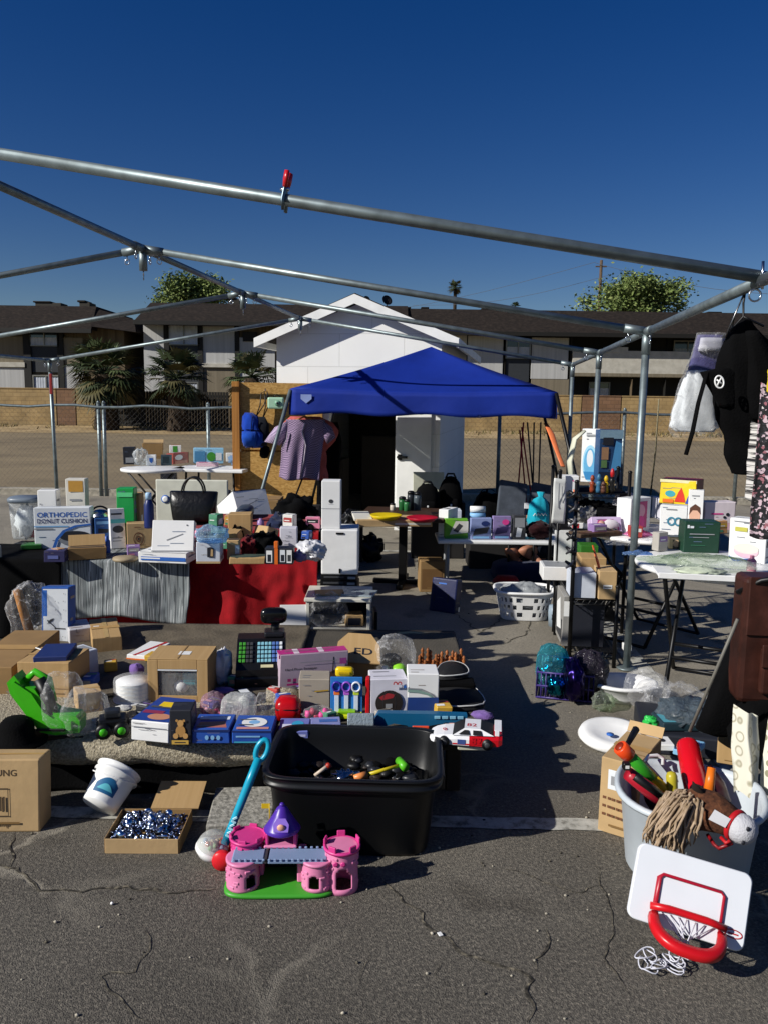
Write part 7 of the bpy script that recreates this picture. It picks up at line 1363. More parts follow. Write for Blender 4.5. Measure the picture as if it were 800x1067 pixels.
for i, (x0, x1, mm, lab) in enumerate(((a.x, a.x+.085, RINGS, 'folded cream vinyl sheet with ring pattern standing in the grey tub'), (a.x+.087, a.x+.19, SPOT, 'folded cream vinyl sheet with olive dots at the right photo edge'))):
    r_ = (x1-x0)/2; mb = MB(); hz = zt2-a.z
    mb.sheet(28, 20, lambda u, v: ((u-.5)*2*r_*(1+.12*v*sin(v*4+i)) + .03*i*v, .05*v-.035*sin(pi*u)+.014*sin(u*9+v*2+i)+.012*noise.noise(V((u*3, v*3, i))), hz*v*(1-.10*u*(1-i)) + .008*sin(u*7)*(1-v)), mm); mb.build('patterned_sheet', None, ((x0+x1)/2, ry-.02*i, a.z-.0), 0, lab, 'vinyl sheet')
mb = MB(); mb.loft([(0, 0, .0, .03, .03), (.005, 0, .02, .09, .05), (.03, .01, .12, .085, .05), (.06, .03, .24, .065, .045), (.09, .05, .36, .045, .035), (.12, .06, .44, .02, .02)], FBLK, 24, 1.4, .12, 4, .05); c = D(748, 765, 3.1); mb.build('black_garment', None, c, 0, 'black cloth bag sagging left of the brown leather satchel', 'garment')
mb = MB(); mb.tube([D(718, 762, 2.85), D(745, 700, 2.8), D(768, 645, 2.75)], .006, mat('grey rod', '#6a675f', .5), 8); mb.build('display_rod', None, None, 0, 'thin grey rod slanting behind the black cloth bag', 'rod')
bag('black_satchel', 'black nylon bag between leather satchel and patterned rolls', 772, 736, 850, 805, .02, .1, FBLK, 120, .25, 2.5, cat='bag').location = D(812, 806, 2.95)
# ================= hanging goods at the upper right
def garment(nm, lab, rows, Y, m, cat, dep=.09, seed=0, folds=.05, loft_p=1.2, parent=None):
    secs = []
    ref = D((rows[0][1]+rows[0][2])/2, rows[0][0], Y)
    for py, xl, xr in rows[::-1]:
        l, r = D(xl, py, Y), D(xr, py, Y); secs.append(((l.x+r.x)/2-ref.x, 0, (l.z+r.z)/2-ref.z, (r.x-l.x)/2, dep*min(1, .35+(r.x-l.x))))
    S2 = []
    for i in range(len(secs)-1):
        for q in range(3): S2.append(tuple(secs[i][j]+(secs[i+1][j]-secs[i][j])*q/3 for j in range(5)))
    S2.append(secs[-1]); mb = MB(); mb.loft(S2, m, 36, loft_p, .08, seed, folds)
    if parent: return mb.build(nm, parent, ref-parent.location)
    return mb.build(nm, None, ref, 0, lab, cat)
JY = 3.02; j0 = D(773, 335, JY); t = T('black_jacket', 'black jacket hanging from the canopy pole at upper right', 'jacket', j0)
JB = FBLK
garment('body', '', [(333, 771, 778), (342, 762, 786), (356, 755, 800), (375, 747, 806), (400, 743, 808), (420, 744, 806), (438, 747, 800), (450, 753, 796), (460, 756, 797), (474, 756, 798), (486, 760, 796), (494, 764, 790)], JY, JB, '', .1, 3, .12, 1.2, t)
garment('sleeve', '', [(345, 776, 788), (365, 778, 800), (390, 778, 812), (410, 776, 815), (430, 778, 806), (437, 782, 800)], JY-.05, JB, '', .08, 5, .06, 1.2, t)
garment('hood', '', [(384, 746, 760), (388, 730, 768), (398, 735, 770), (412, 742, 768), (424, 748, 764)], JY-.03, JB, '', .06, 8, .05, 1.2, t)
mb = MB(); P = [D(736, 388, JY-.04)-j0, D(727, 420, JY-.04)-j0, D(721, 450, JY-.04)-j0, D(714, 474, JY-.04)-j0]; mb.tube(P, [.014, .015, .016, .015], JB, 10, flat=.4); mb.build('strap', t)
c = D(749, 398, JY-.115)-j0; mb = MB(); M = frame(c, V((.97, -.1, .2)).normalized(), V((-.2, .1, .97)).normalized(), V((0, -1, .1)).normalized()); E_ = [(.016*cos(q), .024*sin(q)) for q in [2*pi*i/24 for i in range(24)]]
mb.tube([M @ V((x*.9, y*.9, 0)) for x, y in E_], .0032, WPL, 6, True); mb.tube([M @ V((-.01, -.012, 0)), M @ V((.0, .002, 0)), M @ V((.01, .014, 0))], .003, WPL, 6); mb.tube([M @ V((-.008, .01, 0)), M @ V((.008, -.008, 0))], .003, WPL, 6); mb.build('emblem', t)
mb = MB(); P = [D(776, 303, JY)-j0, D(774, 316, JY)-j0, D(774, 330, JY)-j0, D(760, 345, JY)-j0]; mb.tube(P, .004, BLK, 6); mb.tube([D(776, 303, JY)-j0, D(766, 326, JY)-j0, D(755, 352, JY)-j0], .003, mt('#888888', .3), 6); mb.tube([P[2], D(782, 334, JY)-j0, D(795, 340, JY)-j0], .005, BLK, 6); mb.build('hanger', t)
BY_ = 3.2; b0 = D(735, 352, BY_); t = T('hanging_bag', 'clear garment bag with white and lilac folded cloth beside the black jacket', 'bag', b0)
garment('lilac_fold', '', [(349, 727, 752), (356, 724, 756), (370, 721, 758), (384, 717, 755), (392, 718, 745)], BY_+.02, mat('lilac cloth', '#4b4874', .8, var=.25, scale=12, bump=.3), '', .04, 4, .05, 1.3, t)
garment('white_fold', '', [(352, 730, 752), (366, 727, 752)], BY_-.005, mat('pale cloth', '#a9a9b4', .8), '', .035, 4, .05, 1.3, t)
garment('white_cloth', '', [(386, 716, 748), (400, 711, 752), (420, 706, 752), (436, 700, 750), (444, 698, 748), (450, 705, 742)], BY_, mat('white cloth', '#c9cdd0', .8, var=.12, scale=14, bump=.25, bscale=18), '', .05, 6, .2, 1.3, t)
garment('plastic_film', '', [(347, 726, 754), (370, 720, 758), (400, 708, 756), (430, 699, 754), (448, 696, 752), (456, 702, 750)], BY_, CLEAR, '', .075, 7, .08, 1.2, t)
mb = MB(); mb.tube([D(752, 352, BY_)-b0, D(762, 342, BY_)-b0, D(765, 326, BY_-.1)-b0], .004, BLK, 6); mb.build('hook', t)
def patt():
    m = bpy.data.materials.new('patterned knit'); m.use_nodes = True; nt = m.node_tree; b = nt.nodes['Principled BSDF']; L = nt.links.new
    tc = nn(nt, 'ShaderNodeTexCoord'); vo = nn(nt, 'ShaderNodeTexVoronoi', distance='MANHATTAN'); vo.inputs['Scale'].default_value = 100; L(tc.outputs['Object'], vo.inputs['Vector'])
    r = rampnode(nt, vo.outputs['Color'], [(.0, '#121214'), (.45, '#26262b'), (.55, '#b9a3ab'), (.68, '#1b1b1f'), (.8, '#8d5a62'), (.9, '#d6d0cc')], 'CONSTANT'); L(r.outputs[0], b.inputs['Base Color']); b.inputs['Roughness'].default_value = .9; return m
PT = patt(); q0 = D(790, 400, 2.9)
def hang(x0, x1, y0, y1, Y, m, nm, lab, cat, ph):
    a, b = D(x0, y0, Y), D(x1, y1, Y); ref = V((a.x, Y, a.z)); mb = MB()
    mb.sheet(24, 30, lambda u, v: ((b.x-a.x)*(u*(.75+.25*v)), .02*sin(u*9+ph)+.015*noise.noise(V((u*3, v*3, ph))), (b.z-a.z)*v-.01*sin(u*8)), m); o = mb.build(nm, None, ref, 0, lab, cat); solid(o, .005); return o
hang(795, 830, 398, 560, 2.9, PT, 'patterned_shawl', 'black pink and white patterned shawl hanging at the right edge', 'shawl', 1)
hang(784, 800, 438, 520, 2.95, m_stripes('bw print', [(.44, '#c9c6c2'), (.5, '#1c1c20'), (.53, '#8f8c88'), (.57, '#26262a')], 60, 2), 'printed_scarf', 'black and white printed scarf left of the patterned shawl', 'scarf', 2)
hang(786, 800, 520, 548, 2.97, pp('#9c2a22'), 'red_fringe_scarf', 'red knitted scarf end below the printed scarf', 'scarf', 3)
hang(798, 816, 385, 408, 2.92, pp('#c9b01f'), 'yellow_cloth', 'yellow cloth corner above the patterned shawl', 'cloth', 4)
# ================= goods on the right folding tables
Z = .738
carton('wooden_rack_pack', 'flat pack of thin wooden slats on the left folding table edge', 'pack', (604, 561), (648, 558), 555, Z, .12, mat('slat pack', '#4b3a2a', .8, var=.5, scale=50), [('T', 'r', (.05, .1, .95, .3), BRNP), ('T', 'r', (.05, .5, .95, .65), pp('#8a6a4a'))])
def dollin(root, w, d, h):
    b = MB(); b.blob((w*.1, -.012, h*.5), (w*.28, .02, h*.3), mat('doll cloth', '#d8d0d4'), 16, .2); b.build('doll', root); b = MB(); b.blob((-w*.2, -.012, h*.55), (h*.2, .02, h*.2), pp('#b88a7a'), 12, 0); b.build('doll_head', root)
carton('doll_box', 'tilted white and purple doll box on the near left of the table', 'box', (617, 556), (648, 556), 538, Z, .1, pp('#cdb7d6'), [('F', 'p', [(.1, .15), (.9, .2), (.85, .85), (.2, .8)], pp('#b04a86')), ('F', 'p', [(.15, .2), (.85, .25), (.8, .5), (.2, .45)], WP), ('F', 'e', (.4, .15, .12, .12), BRNP)], parts=dollin, lean=.35)
carton('doll_box', 'upright white doll box with a pink window', 'box', (655, 556), (676, 553), 519, Z, .11, WHT, [('F', 'r', (.15, .12, .8, .9), pp('#c4447c')), ('F', 'e', (.48, .62, .22, .2), pp('#e4a7b8')), ('F', 'e', (.5, .3, .2, .18), PNK), ('R', 'e', (.5, .5, .25, .12), GRY), ('R', 'r', (.1, .7, .9, .76), LPNK)])
bag('doll_pack', 'clear topped pack with a baby doll face behind the doll boxes', 636, 514, 668, 550, Z, .06, m_clear('milky film', '#e4dfe2', .5, .85), 130, .2, 2.2, cat='pack')
mb = MB(); c = G(652, 552, Z); k = kk(c); mb.blob((0, .1, 27*k), (7*k, .02, 9*k), pp('#c49a86'), 14, 0); mb.blob((0, .09, 31*k), (7*k, .02, 6*k), pp('#3a2a24'), 12, 0); mb.build('baby_doll', None, c, 0, 'baby doll seen inside the clear topped pack', 'doll')
carton('massager_carton', 'white box with two blue infinity shaped massage rings', 'box', (686, 562), (714, 564), 527, Z, .1, WHT, [('F', 'g', (.42, .55, .16, .13, .38), pp('#3f7f97')), ('F', 'g', (.68, .55, .16, .13, .38), pp('#3f7f97')), ('F', 'r', (.2, .88, .6, .91), GRY), ('F', 'r', (.2, .12, .5, .15), GRY)])
def onbox(z): return z
carton('toy_block_box', 'yellow toy box with red and blue shapes at the back of the table', 'box', (686, 524), (724, 527), 500, .9, .2, pp('#e2c21a'), [('F', 'r', (0, .88, 1, 1), pp('#d9d3a4')), ('F', 'e', (.3, .42, .14, .13), pp('#3a9aa6')), ('F', 'p', [(.42, .1), (.52, .5), (.6, .7), (.68, .4), (.72, .1)], pp('#c9301c')), ('F', 'p', [(.72, .05), (.8, .4), (.9, .5), (.96, .05)], pp('#25489c')), ('F', 'r', (.1, .05, .4, .2), ORG), ('R', 'r', (0, 0, 1, 1), pp('#6d1520')), ('T', 'r', (0, 0, 1, 1), pp('#7a2030'))])
mb = MB(); c = G(706, 543, Z); k = kk(c); mb.box(-18*k, .04, 0, 20*k, .22, .158, mat('lilac white', '#d3d1da'), .004); mb.build('white_box', None, c, 0, 'white box hidden under the yellow toy box', 'box')
carton('baby_monitor_box', 'narrow white box with a child head drawing', 'box', (715, 552), (731, 553), 511, Z, .09, WHT, [('F', 'e', (.45, .36, .36, .2), pp('#d9ab90')), ('F', 'p', [(.08, .38), (.12, .56), (.45, .66), (.78, .58), (.84, .4), (.6, .5), (.3, .5)], pp('#5a3a2a')), ('F', 'r', (.2, .85, .7, .88), GRY)])
carton('skin_care_box', 'white and pink box with small flower print on the table', 'box', (733, 552), (764, 552), 523, Z, .12, pp('#e0d3d6'), [('F', 'r', (0, 0, 1, .25), pp('#d5a9b4')), ('F', 'r', (.2, .55, .6, .6), PNK), ('F', 'e', (.75, .55, .06, .06), INK), ('F', 'e', (.65, .45, .05, .05), INK), ('R', 'r', (0, 0, 1, 1), pp('#a59aa0'))])
carton('green_box', 'dark green box with silver lettering lines on the table', 'box', (711, 576), (748, 577), 544, Z, .13, pp('#163a2a'), [('F', 'r', (.08, .8, .14, .9), ORT), ('F', 'r', (.16, .8, .26, .87), ORT), ('F', 'r', (.15, .6, .85, .63), GRY), ('F', 'r', (.25, .5, .7, .52), GRY), ('F', 'r', (.2, .25, .6, .27), pp('#2f6a4c')), ('R', 'r', (0, 0, 1, 1), INK)])
carton('bath_seat_box', 'tall white box with a pink bowl picture at right of the table', 'box', (758, 583), (796, 588), 541, Z, .1, WHT, [('F', 'e', (.48, .25, .34, .16), pp('#d9b3bc')), ('F', 'e', (.48, .31, .34, .12), OFFW), ('F', 'r', (.14, .7, .48, .8), pp('#b5b04a')), ('F', 't', (.66, .66, .08, '108', .2), INK), ('F', 'r', (.1, .92, .6, .94), GRY)])
carton('camo_pack', 'small olive and brown photo pack before the green box', 'pack', (696, 572), (716, 573), 560, Z, .08, pp('#4e4a3a'), [('F', 'e', (.4, .5, .2, .3), pp('#b59a7a')), ('F', 'r', (.65, .2, .9, .8), pp('#23301f')), ('T', 'r', (0, 0, 1, 1), pp('#3a4a56'))])
c = G(742, 606, .742); k = kk(c); t = T('white_tray', 'white woven plastic tray at the front of the nearer table', 'tray', G(736, 604, .742), R(-10)); mb = MB(); mb.box(-.23, -.02, 0, .27, .24, .012, WPL, .004)
mb.box(-.235, -.03, .0, .275, -.021, .03, WPL, .003); mb.build('tray_body', t)
def flatbag(lab, px, py, z, w_, d_, h_, m, sd_, rz=0, nm='garment_bag'):
    mb = MB(); mb.sheet(36, 26, lambda u, v: ((u-.5)*w_*(1+.12*noise.noise(V((u*2, v*3, sd_)))), (v-.5)*d_*(1+.15*noise.noise(V((u*3, v*2, sd_+5)))), h_*(.15+.85*(sin(pi*u)*sin(pi*v))**.5)*(.65+.5*noise.noise(V((u*5, v*5, sd_))))+.006*noise.noise(V((u*17, v*17, sd_)))), m)
    return mb.build(nm, None, G(px, py, z), rz, lab, 'bag')
flatbag('large pale green bagged garment on the white tray', 735, 588, .775, .44, .26, .075, m_clear('pale green film', '#dfe8d6', .16, .6), 140, -.2)
flatbag('green leaf bag at the left of the nearer table', 690, 584, .745, .24, .2, .03, CLEARG, 141, .3)
flatbag('clear flat bags overlapping at the right of the nearer table', 768, 590, .79, .3, .2, .03, CLEAR, 142, .1)
flatbag('bright pink bagged toy on the left of the folding table', 664, 558, .742, .17, .12, .05, m_clear('hot pink film', '#ea86bd', .35, .8), 131, .2, 'pink_pack')
flatbag('pack of blue swim goggles on the edge between the tables', 664, 578, .735, .17, .07, .03, m_clear('blue film', '#8db4e6', .25, .7), 134, 0, 'blue_goggles')
flatbag('flat clear plastic bag right of the pink bagged toy', 688, 563, .742, .22, .16, .03, CLEAR, 132, .2, 'clear_bag')
flatbag('clear plastic film at the front edge of the left table', 648, 567, .742, .2, .14, .03, CLEAR, 133, -.2, 'clear_bag')
mb = MB(); gcl = mat('pale green cloth', '#b9c2ab', .9, var=.35, scale=18, bump=.4, bscale=50); mb.blob((0, .1, .012), (.12, .07, .02), gcl, 24, .35, 3, 5, flatb=0); mb.build('green_cloth', None, G(735, 602, .757), 0, 'folded pale green cloth inside the bags on the tray', 'cloth')
c = G(770, 584, .742); mb = MB(); mb.lathe([(.001, 0), (.04, 0), (.06, .02), (.058, .021), (.038, .004), (.001, .004)], BLU, 24); mb.build('blue_dish', None, c, 0, 'small blue dish before the tall white box', 'dish')
# ================= wire rack goods
def rbox(nm, lab, cat, x, y, z, w_, d_, h_, m, pr=(), rz=0):
    mb = MB(); mb.box(-w_/2, 0, 0, w_/2, d_, h_, m, .003, jit=.002); prints(mb, w_, d_, h_, pr); return mb.build(nm, None, RKp(x, y, z+.004), raz+rz, lab, cat)
ZS = [.09, .42, .73, .985]
rbox('white_cube_box', 'white cube carton at the near left top of the wire rack', 'box', .07, .8, ZS[3], .13, .13, .11, WHT, [('F', 'e', (.7, .7, .04, .04), PNK), ('R', 'r', (0, 0, 1, 1), GRY)])
carton('water_box', 'tall white box with an oval blue water picture on the rack top', 'box', (604, 502), (622, 503), 447, ZS[3]+.004, .12, WHT, [('F', 'e', (.5, .36, .42, .34), pp('#9fd0e6')), ('F', 'e', (.5, .36, .34, .28), pp('#5fa7cf')), ('F', 'e', (.5, .45, .18, .16), ORT), ('F', 'p', [(.15, .2), (.85, .2), (.7, .05), (.3, .05)], pp('#2f7fb5')), ('F', 'r', (.25, .86, .8, .9), GRY)])
carton('scene_box', 'dark blue boxed toy with figure pictures at the rack top right', 'box', (622, 504), (646, 504), 448, ZS[3]+.004, .12, pp('#23456e'), [('F', 'r', (0, .84, 1, 1), pp('#7f9cac')), ('F', 'r', (.15, .72, .6, .86), INK), ('F', 'r', (.1, .45, .4, .68), pp('#a07a5a')), ('F', 'r', (.1, .3, .35, .44), pp('#5a7a4a')), ('F', 'p', [(.5, .2), (.95, .3), (.95, .75), (.7, .8)], pp('#4f93c4')), ('F', 'r', (.0, .0, 1, .22), pp('#12233c'))])
mb = MB(); c = RKp(.13, 1.04, ZS[3]); mb.tube([(0, 0, 0), (-.03, 0, .2), (.0, 0, .36), (.07, 0, .42)], [.05, .06, .05, .03], mat('cream board', '#c9c9b4'), 12, flat=.3); mb.build('cream_arch', None, c, 0, 'curved cream padded piece behind the water picture box', 'panel')
for i, (x, y, h_, cc, lab) in enumerate(((.23, .82, .12, '#8a3c22', 'rusty orange toy figure on the rack top'), (.27, .8, .13, '#3a6a8a', 'blue toy figure in the row on the rack top'), (.32, .8, .12, '#c9a51c', 'yellow bottle like toy on the rack top'), (.36, .8, .17, '#b01c22', 'red topped black toy bottle on the rack top'), (.3, .78, .08, '#5a3a2c', 'brown small toy figure at the front of the rack top'))):
    t = T('toy_figure', lab, 'toy', RKp(x, y, ZS[3]+.004)); mb = MB(); mb.lathe([(.001, 0), (.017, 0), (.019, .02), (.015, h_*.4), (.022, h_*.5), (.01, h_*.62), (.001, h_*.63)], pl(cc if i != 3 else '#151515'), 14); mb.build('body', t); mb = MB(); mb.lathe([(.001, h_*.62), (.012, h_*.66), (.016, h_*.8), (.01, h_*.95), (.001, h_)], pl(cc), 14); mb.build('head', t)
bag('black_umbrella', 'folded black umbrella on the second shelf of the wire rack', 600, 512, 630, 536, ZS[2]+.01, .1, FBLK, 150, .4, 2.5, cat='umbrella').location = RKp(.26, .9, ZS[2]+.004)
rbox('red_edge_book', 'white and red edged flat box on the second rack shelf', 'box', .22, .79, ZS[2], .24, .2, .04, WHT, [('F', 'r', (.0, .1, .2, .9), RED), ('F', 'r', (.7, 0, 1, 1), RED), ('T', 'r', (.1, .1, .9, .9), DGRY)])
bag('white_figurines', 'small white and black figurines low on the second rack shelf', 598, 536, 620, 552, ZS[2], .06, mat('figurine', '#8a8884', .6, var=.9, scale=40), 151, .6, 4, cat='figurines').location = RKp(.2, .78, ZS[2]+.044)
bag('black_heap', 'black fabric goods heaped on the second rack shelf', 606, 528, 640, 552, ZS[2], .14, FBLK, 152, .45, 3, cat='clothes').location = RKp(.36, .8, ZS[2]+.004)
rbox('grey_white_box', 'larger pale grey box on the third rack shelf', 'box', .07, .02, .42, .15, .2, .155, mat('bluish card', '#c6ccd6'))
rbox('cardboard_box', 'narrow brown carton with white label on the third rack shelf', 'box', .21, .0, .42, .105, .2, .175, CARD2, [('F', 'r', (.25, .38, .75, .52), WP), ('F', 'r', (.3, .43, .7, .46), DGRY)])
rbox('cardboard_box', 'brown carton behind the narrow one on the third rack shelf', 'box', .17, .28, .42, .16, .2, .2, CARD)
rbox('white_tote', 'white open plastic tote sticking out left of the rack', 'tote', -.02, .5, .42, .2, .22, .09, WPL, [('T', 'r', (.08, .08, .92, .92), GRY)])
rbox('green_box', 'green box at the back of the third rack shelf', 'box', .2, .62, .42, .12, .15, .22, pp('#2f6a1f'))
mb = MB(); mb.box(-.06, 0, 0, .06, .02, .3, mat('milk white', '#cfd0cc'), .004); mb.build('white_cutting_board', None, RKp(.04, .75, .425), raz, 'white board standing on the third shelf at the rack left', 'board')
rbox('black_case', 'tall black case on the bottom rack shelf', 'case', .12, .1, .09, .2, .35, .29, INK)
rbox('grey_magazine_box', 'grey and white printed carton low at the rack left side', 'box', -.01, .1, .09, .05, .3, .32, pp('#8f8d88'), [('F', 'r', (.1, .6, .9, .9), WP), ('L', 'r', (.1, .1, .9, .5), DGRY), ('L', 'p', [(.2, .2), (.8, .3), (.6, .9), (.1, .7)], WP)])
rbox('small_white_block', 'tiny white block on the bottom rack shelf', 'block', .36, .05, .09, .05, .05, .04, WHT)
p0, p1 = RKp(-.025, .92, 1.0), RKp(-.03, .25, .8)
t = T('white_banner', 'white printed cloth sign hanging on the rack left side', 'banner', RKp(-.02, .2, .62)); mb = MB(); a = D(577, 498, 5.5)-t.location; b = D(590, 500, 5.5)-t.location; c_ = D(588, 546, 5.5)-t.location; d_ = D(574, 545, 5.5)-t.location
mb.sheet(6, 10, lambda u, v: a.lerp(b, u).lerp(d_.lerp(c_, u), v)+V((0, .01*sin(v*8), 0)), mat('milk white', '#cfd0cc')); o = mb.build('sheet', t); solid(o, .003)
mb = MB(); M = frame(a.lerp(b, .4)+V((0, -.014, 0)), V((0, 0, -1)), V((1, 0, 0)), V((0, -1, 0))); mb.box(.03, -.005, 0, .2, .004, .001, GRY, 0, M); mb.box(.05, .018, 0, .16, .024, .001, GRY, 0, M); mb.build('lettering', t)
rnd = random.Random(12)
labs = ('topmost dark clip on the near rack post', 'second dark clip from the top on the near rack post', 'third dark clip from the top on the near rack post', 'fourth dark clip from the top on the near rack post', 'fifth dark clip from the top on the near rack post', 'lowest dark clip on the near rack post')
for i, lb in enumerate(labs):
    z = 1.06-.085*i; t = T('hair_clip', lb, 'clip', RKp(-.015, -.01, z), raz+rnd.uniform(-.5, .5), 'clips on the rack post'); mb = MB(); mb.tube([(-.035, 0, .02), (0, -.015, 0), (.03, 0, -.015)], [.008, .014, .006], BLK, 8); mb.build('jaw', t); mb = MB(); mb.tube([(-.03, -.01, -.02), (.0, -.02, .005), (.012, -.01, .03)], [.006, .01, .006], pl(('#1a1a1c', '#3a3a3e', '#5a5a60')[i % 3]), 8); mb.build('lever', t)
ORF = pp('#e07a4a')
mb = MB(); P = [D(568, 441, 7.3), D(574, 452, 7.2), D(580, 470, 7.0), D(586, 486, 6.8)]; mb.tube(P, [.02, .03, .022, .02], ORF, 8, flat=.25); mb.build('flagging_tape', None, None, 0, 'orange flagging tape tied from the canopy corner to the rack', 'tape')
mb = MB(); P = [D(617, 568, 4.95), D(622, 585, 4.93), D(626, 600, 4.92), D(630, 612, 4.9)]; mb.tube(P, [.012, .02, .014, .018], pp('#e0602a'), 8, flat=.25); mb.build('flagging_tape', None, None, 0, 'orange tape strip dangling beside the brown rack cartons', 'tape')
mb = MB(); P = [D(597, 510, 5.0), D(600, 520, 5.0), D(601, 524, 4.98)]; mb.tube(P, [.008, .022, .02], ORF, 8, flat=.4); mb.build('orange_cone', None, None, 0, 'small orange pointed piece on the second rack shelf', 'piece')
# red and black folded stands behind
t = T('folded_tripod', 'bundle of red and black folded stand legs by the fence', 'stand', G(548, 528)); c = G(548, 528); 
for i, (x0, y0, x1, y1, m_) in enumerate(((545, 440, 540, 500, RED), (543, 445, 551, 502, RED), (541, 448, 546, 502, RED), (556, 440, 555, 500, BLK), (549, 440, 554, 500, BLK), (563, 440, 561, 500, BLK))): mb = MB(); Yq = c.y-.1; mb.tube([D(x0, y0, Yq)-c, D(x1, y1, Yq)-c, D(x1+(x1-x0)*.4, 524, Yq)-c], .012, m_, 8); mb.build('leg', t)
# ================= pedestal table goods
zt_ = ztp+.003
carton('flat_cardboard', 'flattened brown cartons at the front edge of the pedestal table', 'cardboard', (372, 549), (450, 549), 542, zt_, .3, CARD2, [('F', 'r', (.5, .3, .98, .6), OFFW)])
carton('cream_board', 'cream boards sticking out left of the yellow dish', 'board', (369, 543), (388, 543), 540, zt_+.04, .4, OFFW)
c = G(402, 543, zt_+.05); k = kk(c); mb = MB(); mb.lathe([(.001, 0), (12*k, 0), (17*k, 4.5*k), (16.5*k, 5*k), (11*k, .8*k), (.001, .8*k)], pl('#d9bd12', .35), 36); mb.build('yellow_dish', None, c+V((0, .1, 0)), 0, 'shallow yellow plastic dish on the pedestal table', 'dish')
c = G(440, 545, zt_+.05); k = kk(c); mb = MB(); mb.lathe([(.001, 0), (12*k, 0), (17*k, 4*k), (16.5*k, 4.5*k), (11*k, .8*k), (.001, .8*k)], pl('#b0182c', .35), 36); mb.build('red_platter', None, c+V((0, .1, 0)), 0, 'red pink patterned platter right of the yellow dish', 'platter')
mb = MB(); c = G(412, 545, zt_); mb.box(-.1, .03, 0, .3, .45, .045, mat('brown laminate', '#3f2a1c'), .003); mb.build('brown_board', None, c, 0, 'dark red brown board under the dishes', 'board')
for i, (px, yb, yt, r_, cc, lab) in enumerate(((428, 533, 513, 4, '#24282c', 'black thermos cup left of the backpack'), (435, 534, 514, 4, '#4a5358', 'grey thermos cup touching the backpack'), (419, 535, 519, 4, '#1f5a2c', 'green bottle beside the thermos cups'), (424, 536, 522, 3.5, '#2c6a3a', 'short green jar before the thermos cups'), (409, 535, 526, 3, '#c9bfae', 'small cream jar behind the yellow dish'))):
    c = G(px, yb+4, zt_); k = kk(c); h_ = hgt(c, px, yt); t = T('drink_cup', lab, 'cup', c+V((0, .12, 0))); mb = MB(); mb.lathe([(.001, 0), (r_*k*.85, 0), (r_*k, h_*.7), (r_*k*.9, h_*.86)], pl(cc), 18); mb.build('body', t); mb = MB(); mb.lathe([(r_*k*.95, h_*.86), (r_*k*.95, h_*.95), (r_*k*.6, h_), (.001, h_)], BLK, 18); mb.build('lid', t)
def bkp(nm, lab, x0, x1, y0, y1, Y, m, sd_):
    c = D((x0+x1)/2, y1, Y); k = kk(c); w_ = (x1-x0)/2*k; h_ = (y1-y0)*k; t = T(nm, lab, 'backpack', c); mb = MB(); mb.loft([(0, .1, 0, w_*.85, .09), (0, .1, h_*.15, w_, .11), (0, .1, h_*.6, w_*.95, .1), (0, .1, h_*.85, w_*.7, .08), (0, .1, h_*.97, w_*.4, .05), (0, .1, h_, w_*.1, .02)], m, 26, 1.4, .1, sd_, .03); mb.build('body', t)
    mb = MB(); mb.loft([(0, .02, h_*.12, w_*.6, .03), (0, .0, h_*.2, w_*.65, .04), (0, .0, h_*.42, w_*.62, .04), (0, .02, h_*.48, w_*.5, .02)], m, 20, 1.6, .05, sd_); mb.build('front_pocket', t); mb = MB(); mb.tube([(-.05, .1, h_*.95), (-.03, .1, h_*1.06), (.03, .1, h_*1.06), (.05, .1, h_*.95)], .01, BLK, 8); mb.build('grab_loop', t); mb = MB(); mb.box(-.008, -.042, h_*.3, .008, -.038, h_*.36, WP, .001); mb.build('badge', t); return t
mb = MB(); c = G(455, 586); k = kk(c); mb.box(-26*k, 0, 0, 30*k, .35, .58, mat('dark crate', '#1c1a1a'), .01); mb.build('dark_crate', None, c+V((0, .2, 0)), 0, 'dark crate behind the pedestal table supporting the backpacks', 'crate')
bkp('backpack', 'black rounded backpack on the crate before the white board', 431, 459, 505, 538, 7.75, FBLK, 3); bkp('backpack', 'taller slim black bag right of the rounded backpack', 456, 482, 497, 540, 7.9, FBLK, 5)
carton('white_board', 'cream white board leaning against the shed door behind the backpack', 'board', (430, 538), (462, 538), 492, .3, .03, mat('cream board', '#c9c9b4'), lean=.04)
mb = MB(); c = G(446, 556); mb.box(-.3, -.02, 0, .3, .3, .296, mat('dark crate', '#1c1a1a'), .01); mb.build('dark_crate', None, c+V((0, .3, 0)), 0, 'second dark crate nearer the shed door', 'crate')
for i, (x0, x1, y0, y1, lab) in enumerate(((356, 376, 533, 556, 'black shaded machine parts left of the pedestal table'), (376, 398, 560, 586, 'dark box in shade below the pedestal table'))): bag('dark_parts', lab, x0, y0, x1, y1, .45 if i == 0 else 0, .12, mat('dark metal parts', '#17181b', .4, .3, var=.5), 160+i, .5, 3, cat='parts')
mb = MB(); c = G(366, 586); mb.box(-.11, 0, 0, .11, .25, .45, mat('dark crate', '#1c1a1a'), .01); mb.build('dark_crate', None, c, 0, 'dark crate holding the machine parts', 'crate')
carton('cardboard_box', 'open brown carton on the ground under the white table', 'box', (437, 617), (462, 617), 585, 0, .2, CARD3, [('F', 'r', (.08, .1, .92, .75), mat('carton inside', '#6d4f2c', .9))], lean=.0)
t = carton('blue_case', 'small navy blue suitcase tilted on the asphalt', 'suitcase', (446, 636), (473, 640), 603, 0, .1, mat('navy vinyl', '#0c1644', .45, bump=.1), [('F', 'r', (.15, .3, .19, .5), INK), ('F', 'r', (.68, .3, .72, .55), INK), ('F', 'r', (.3, .82, .6, .86), BLU)], bev=.012, lean=.2)
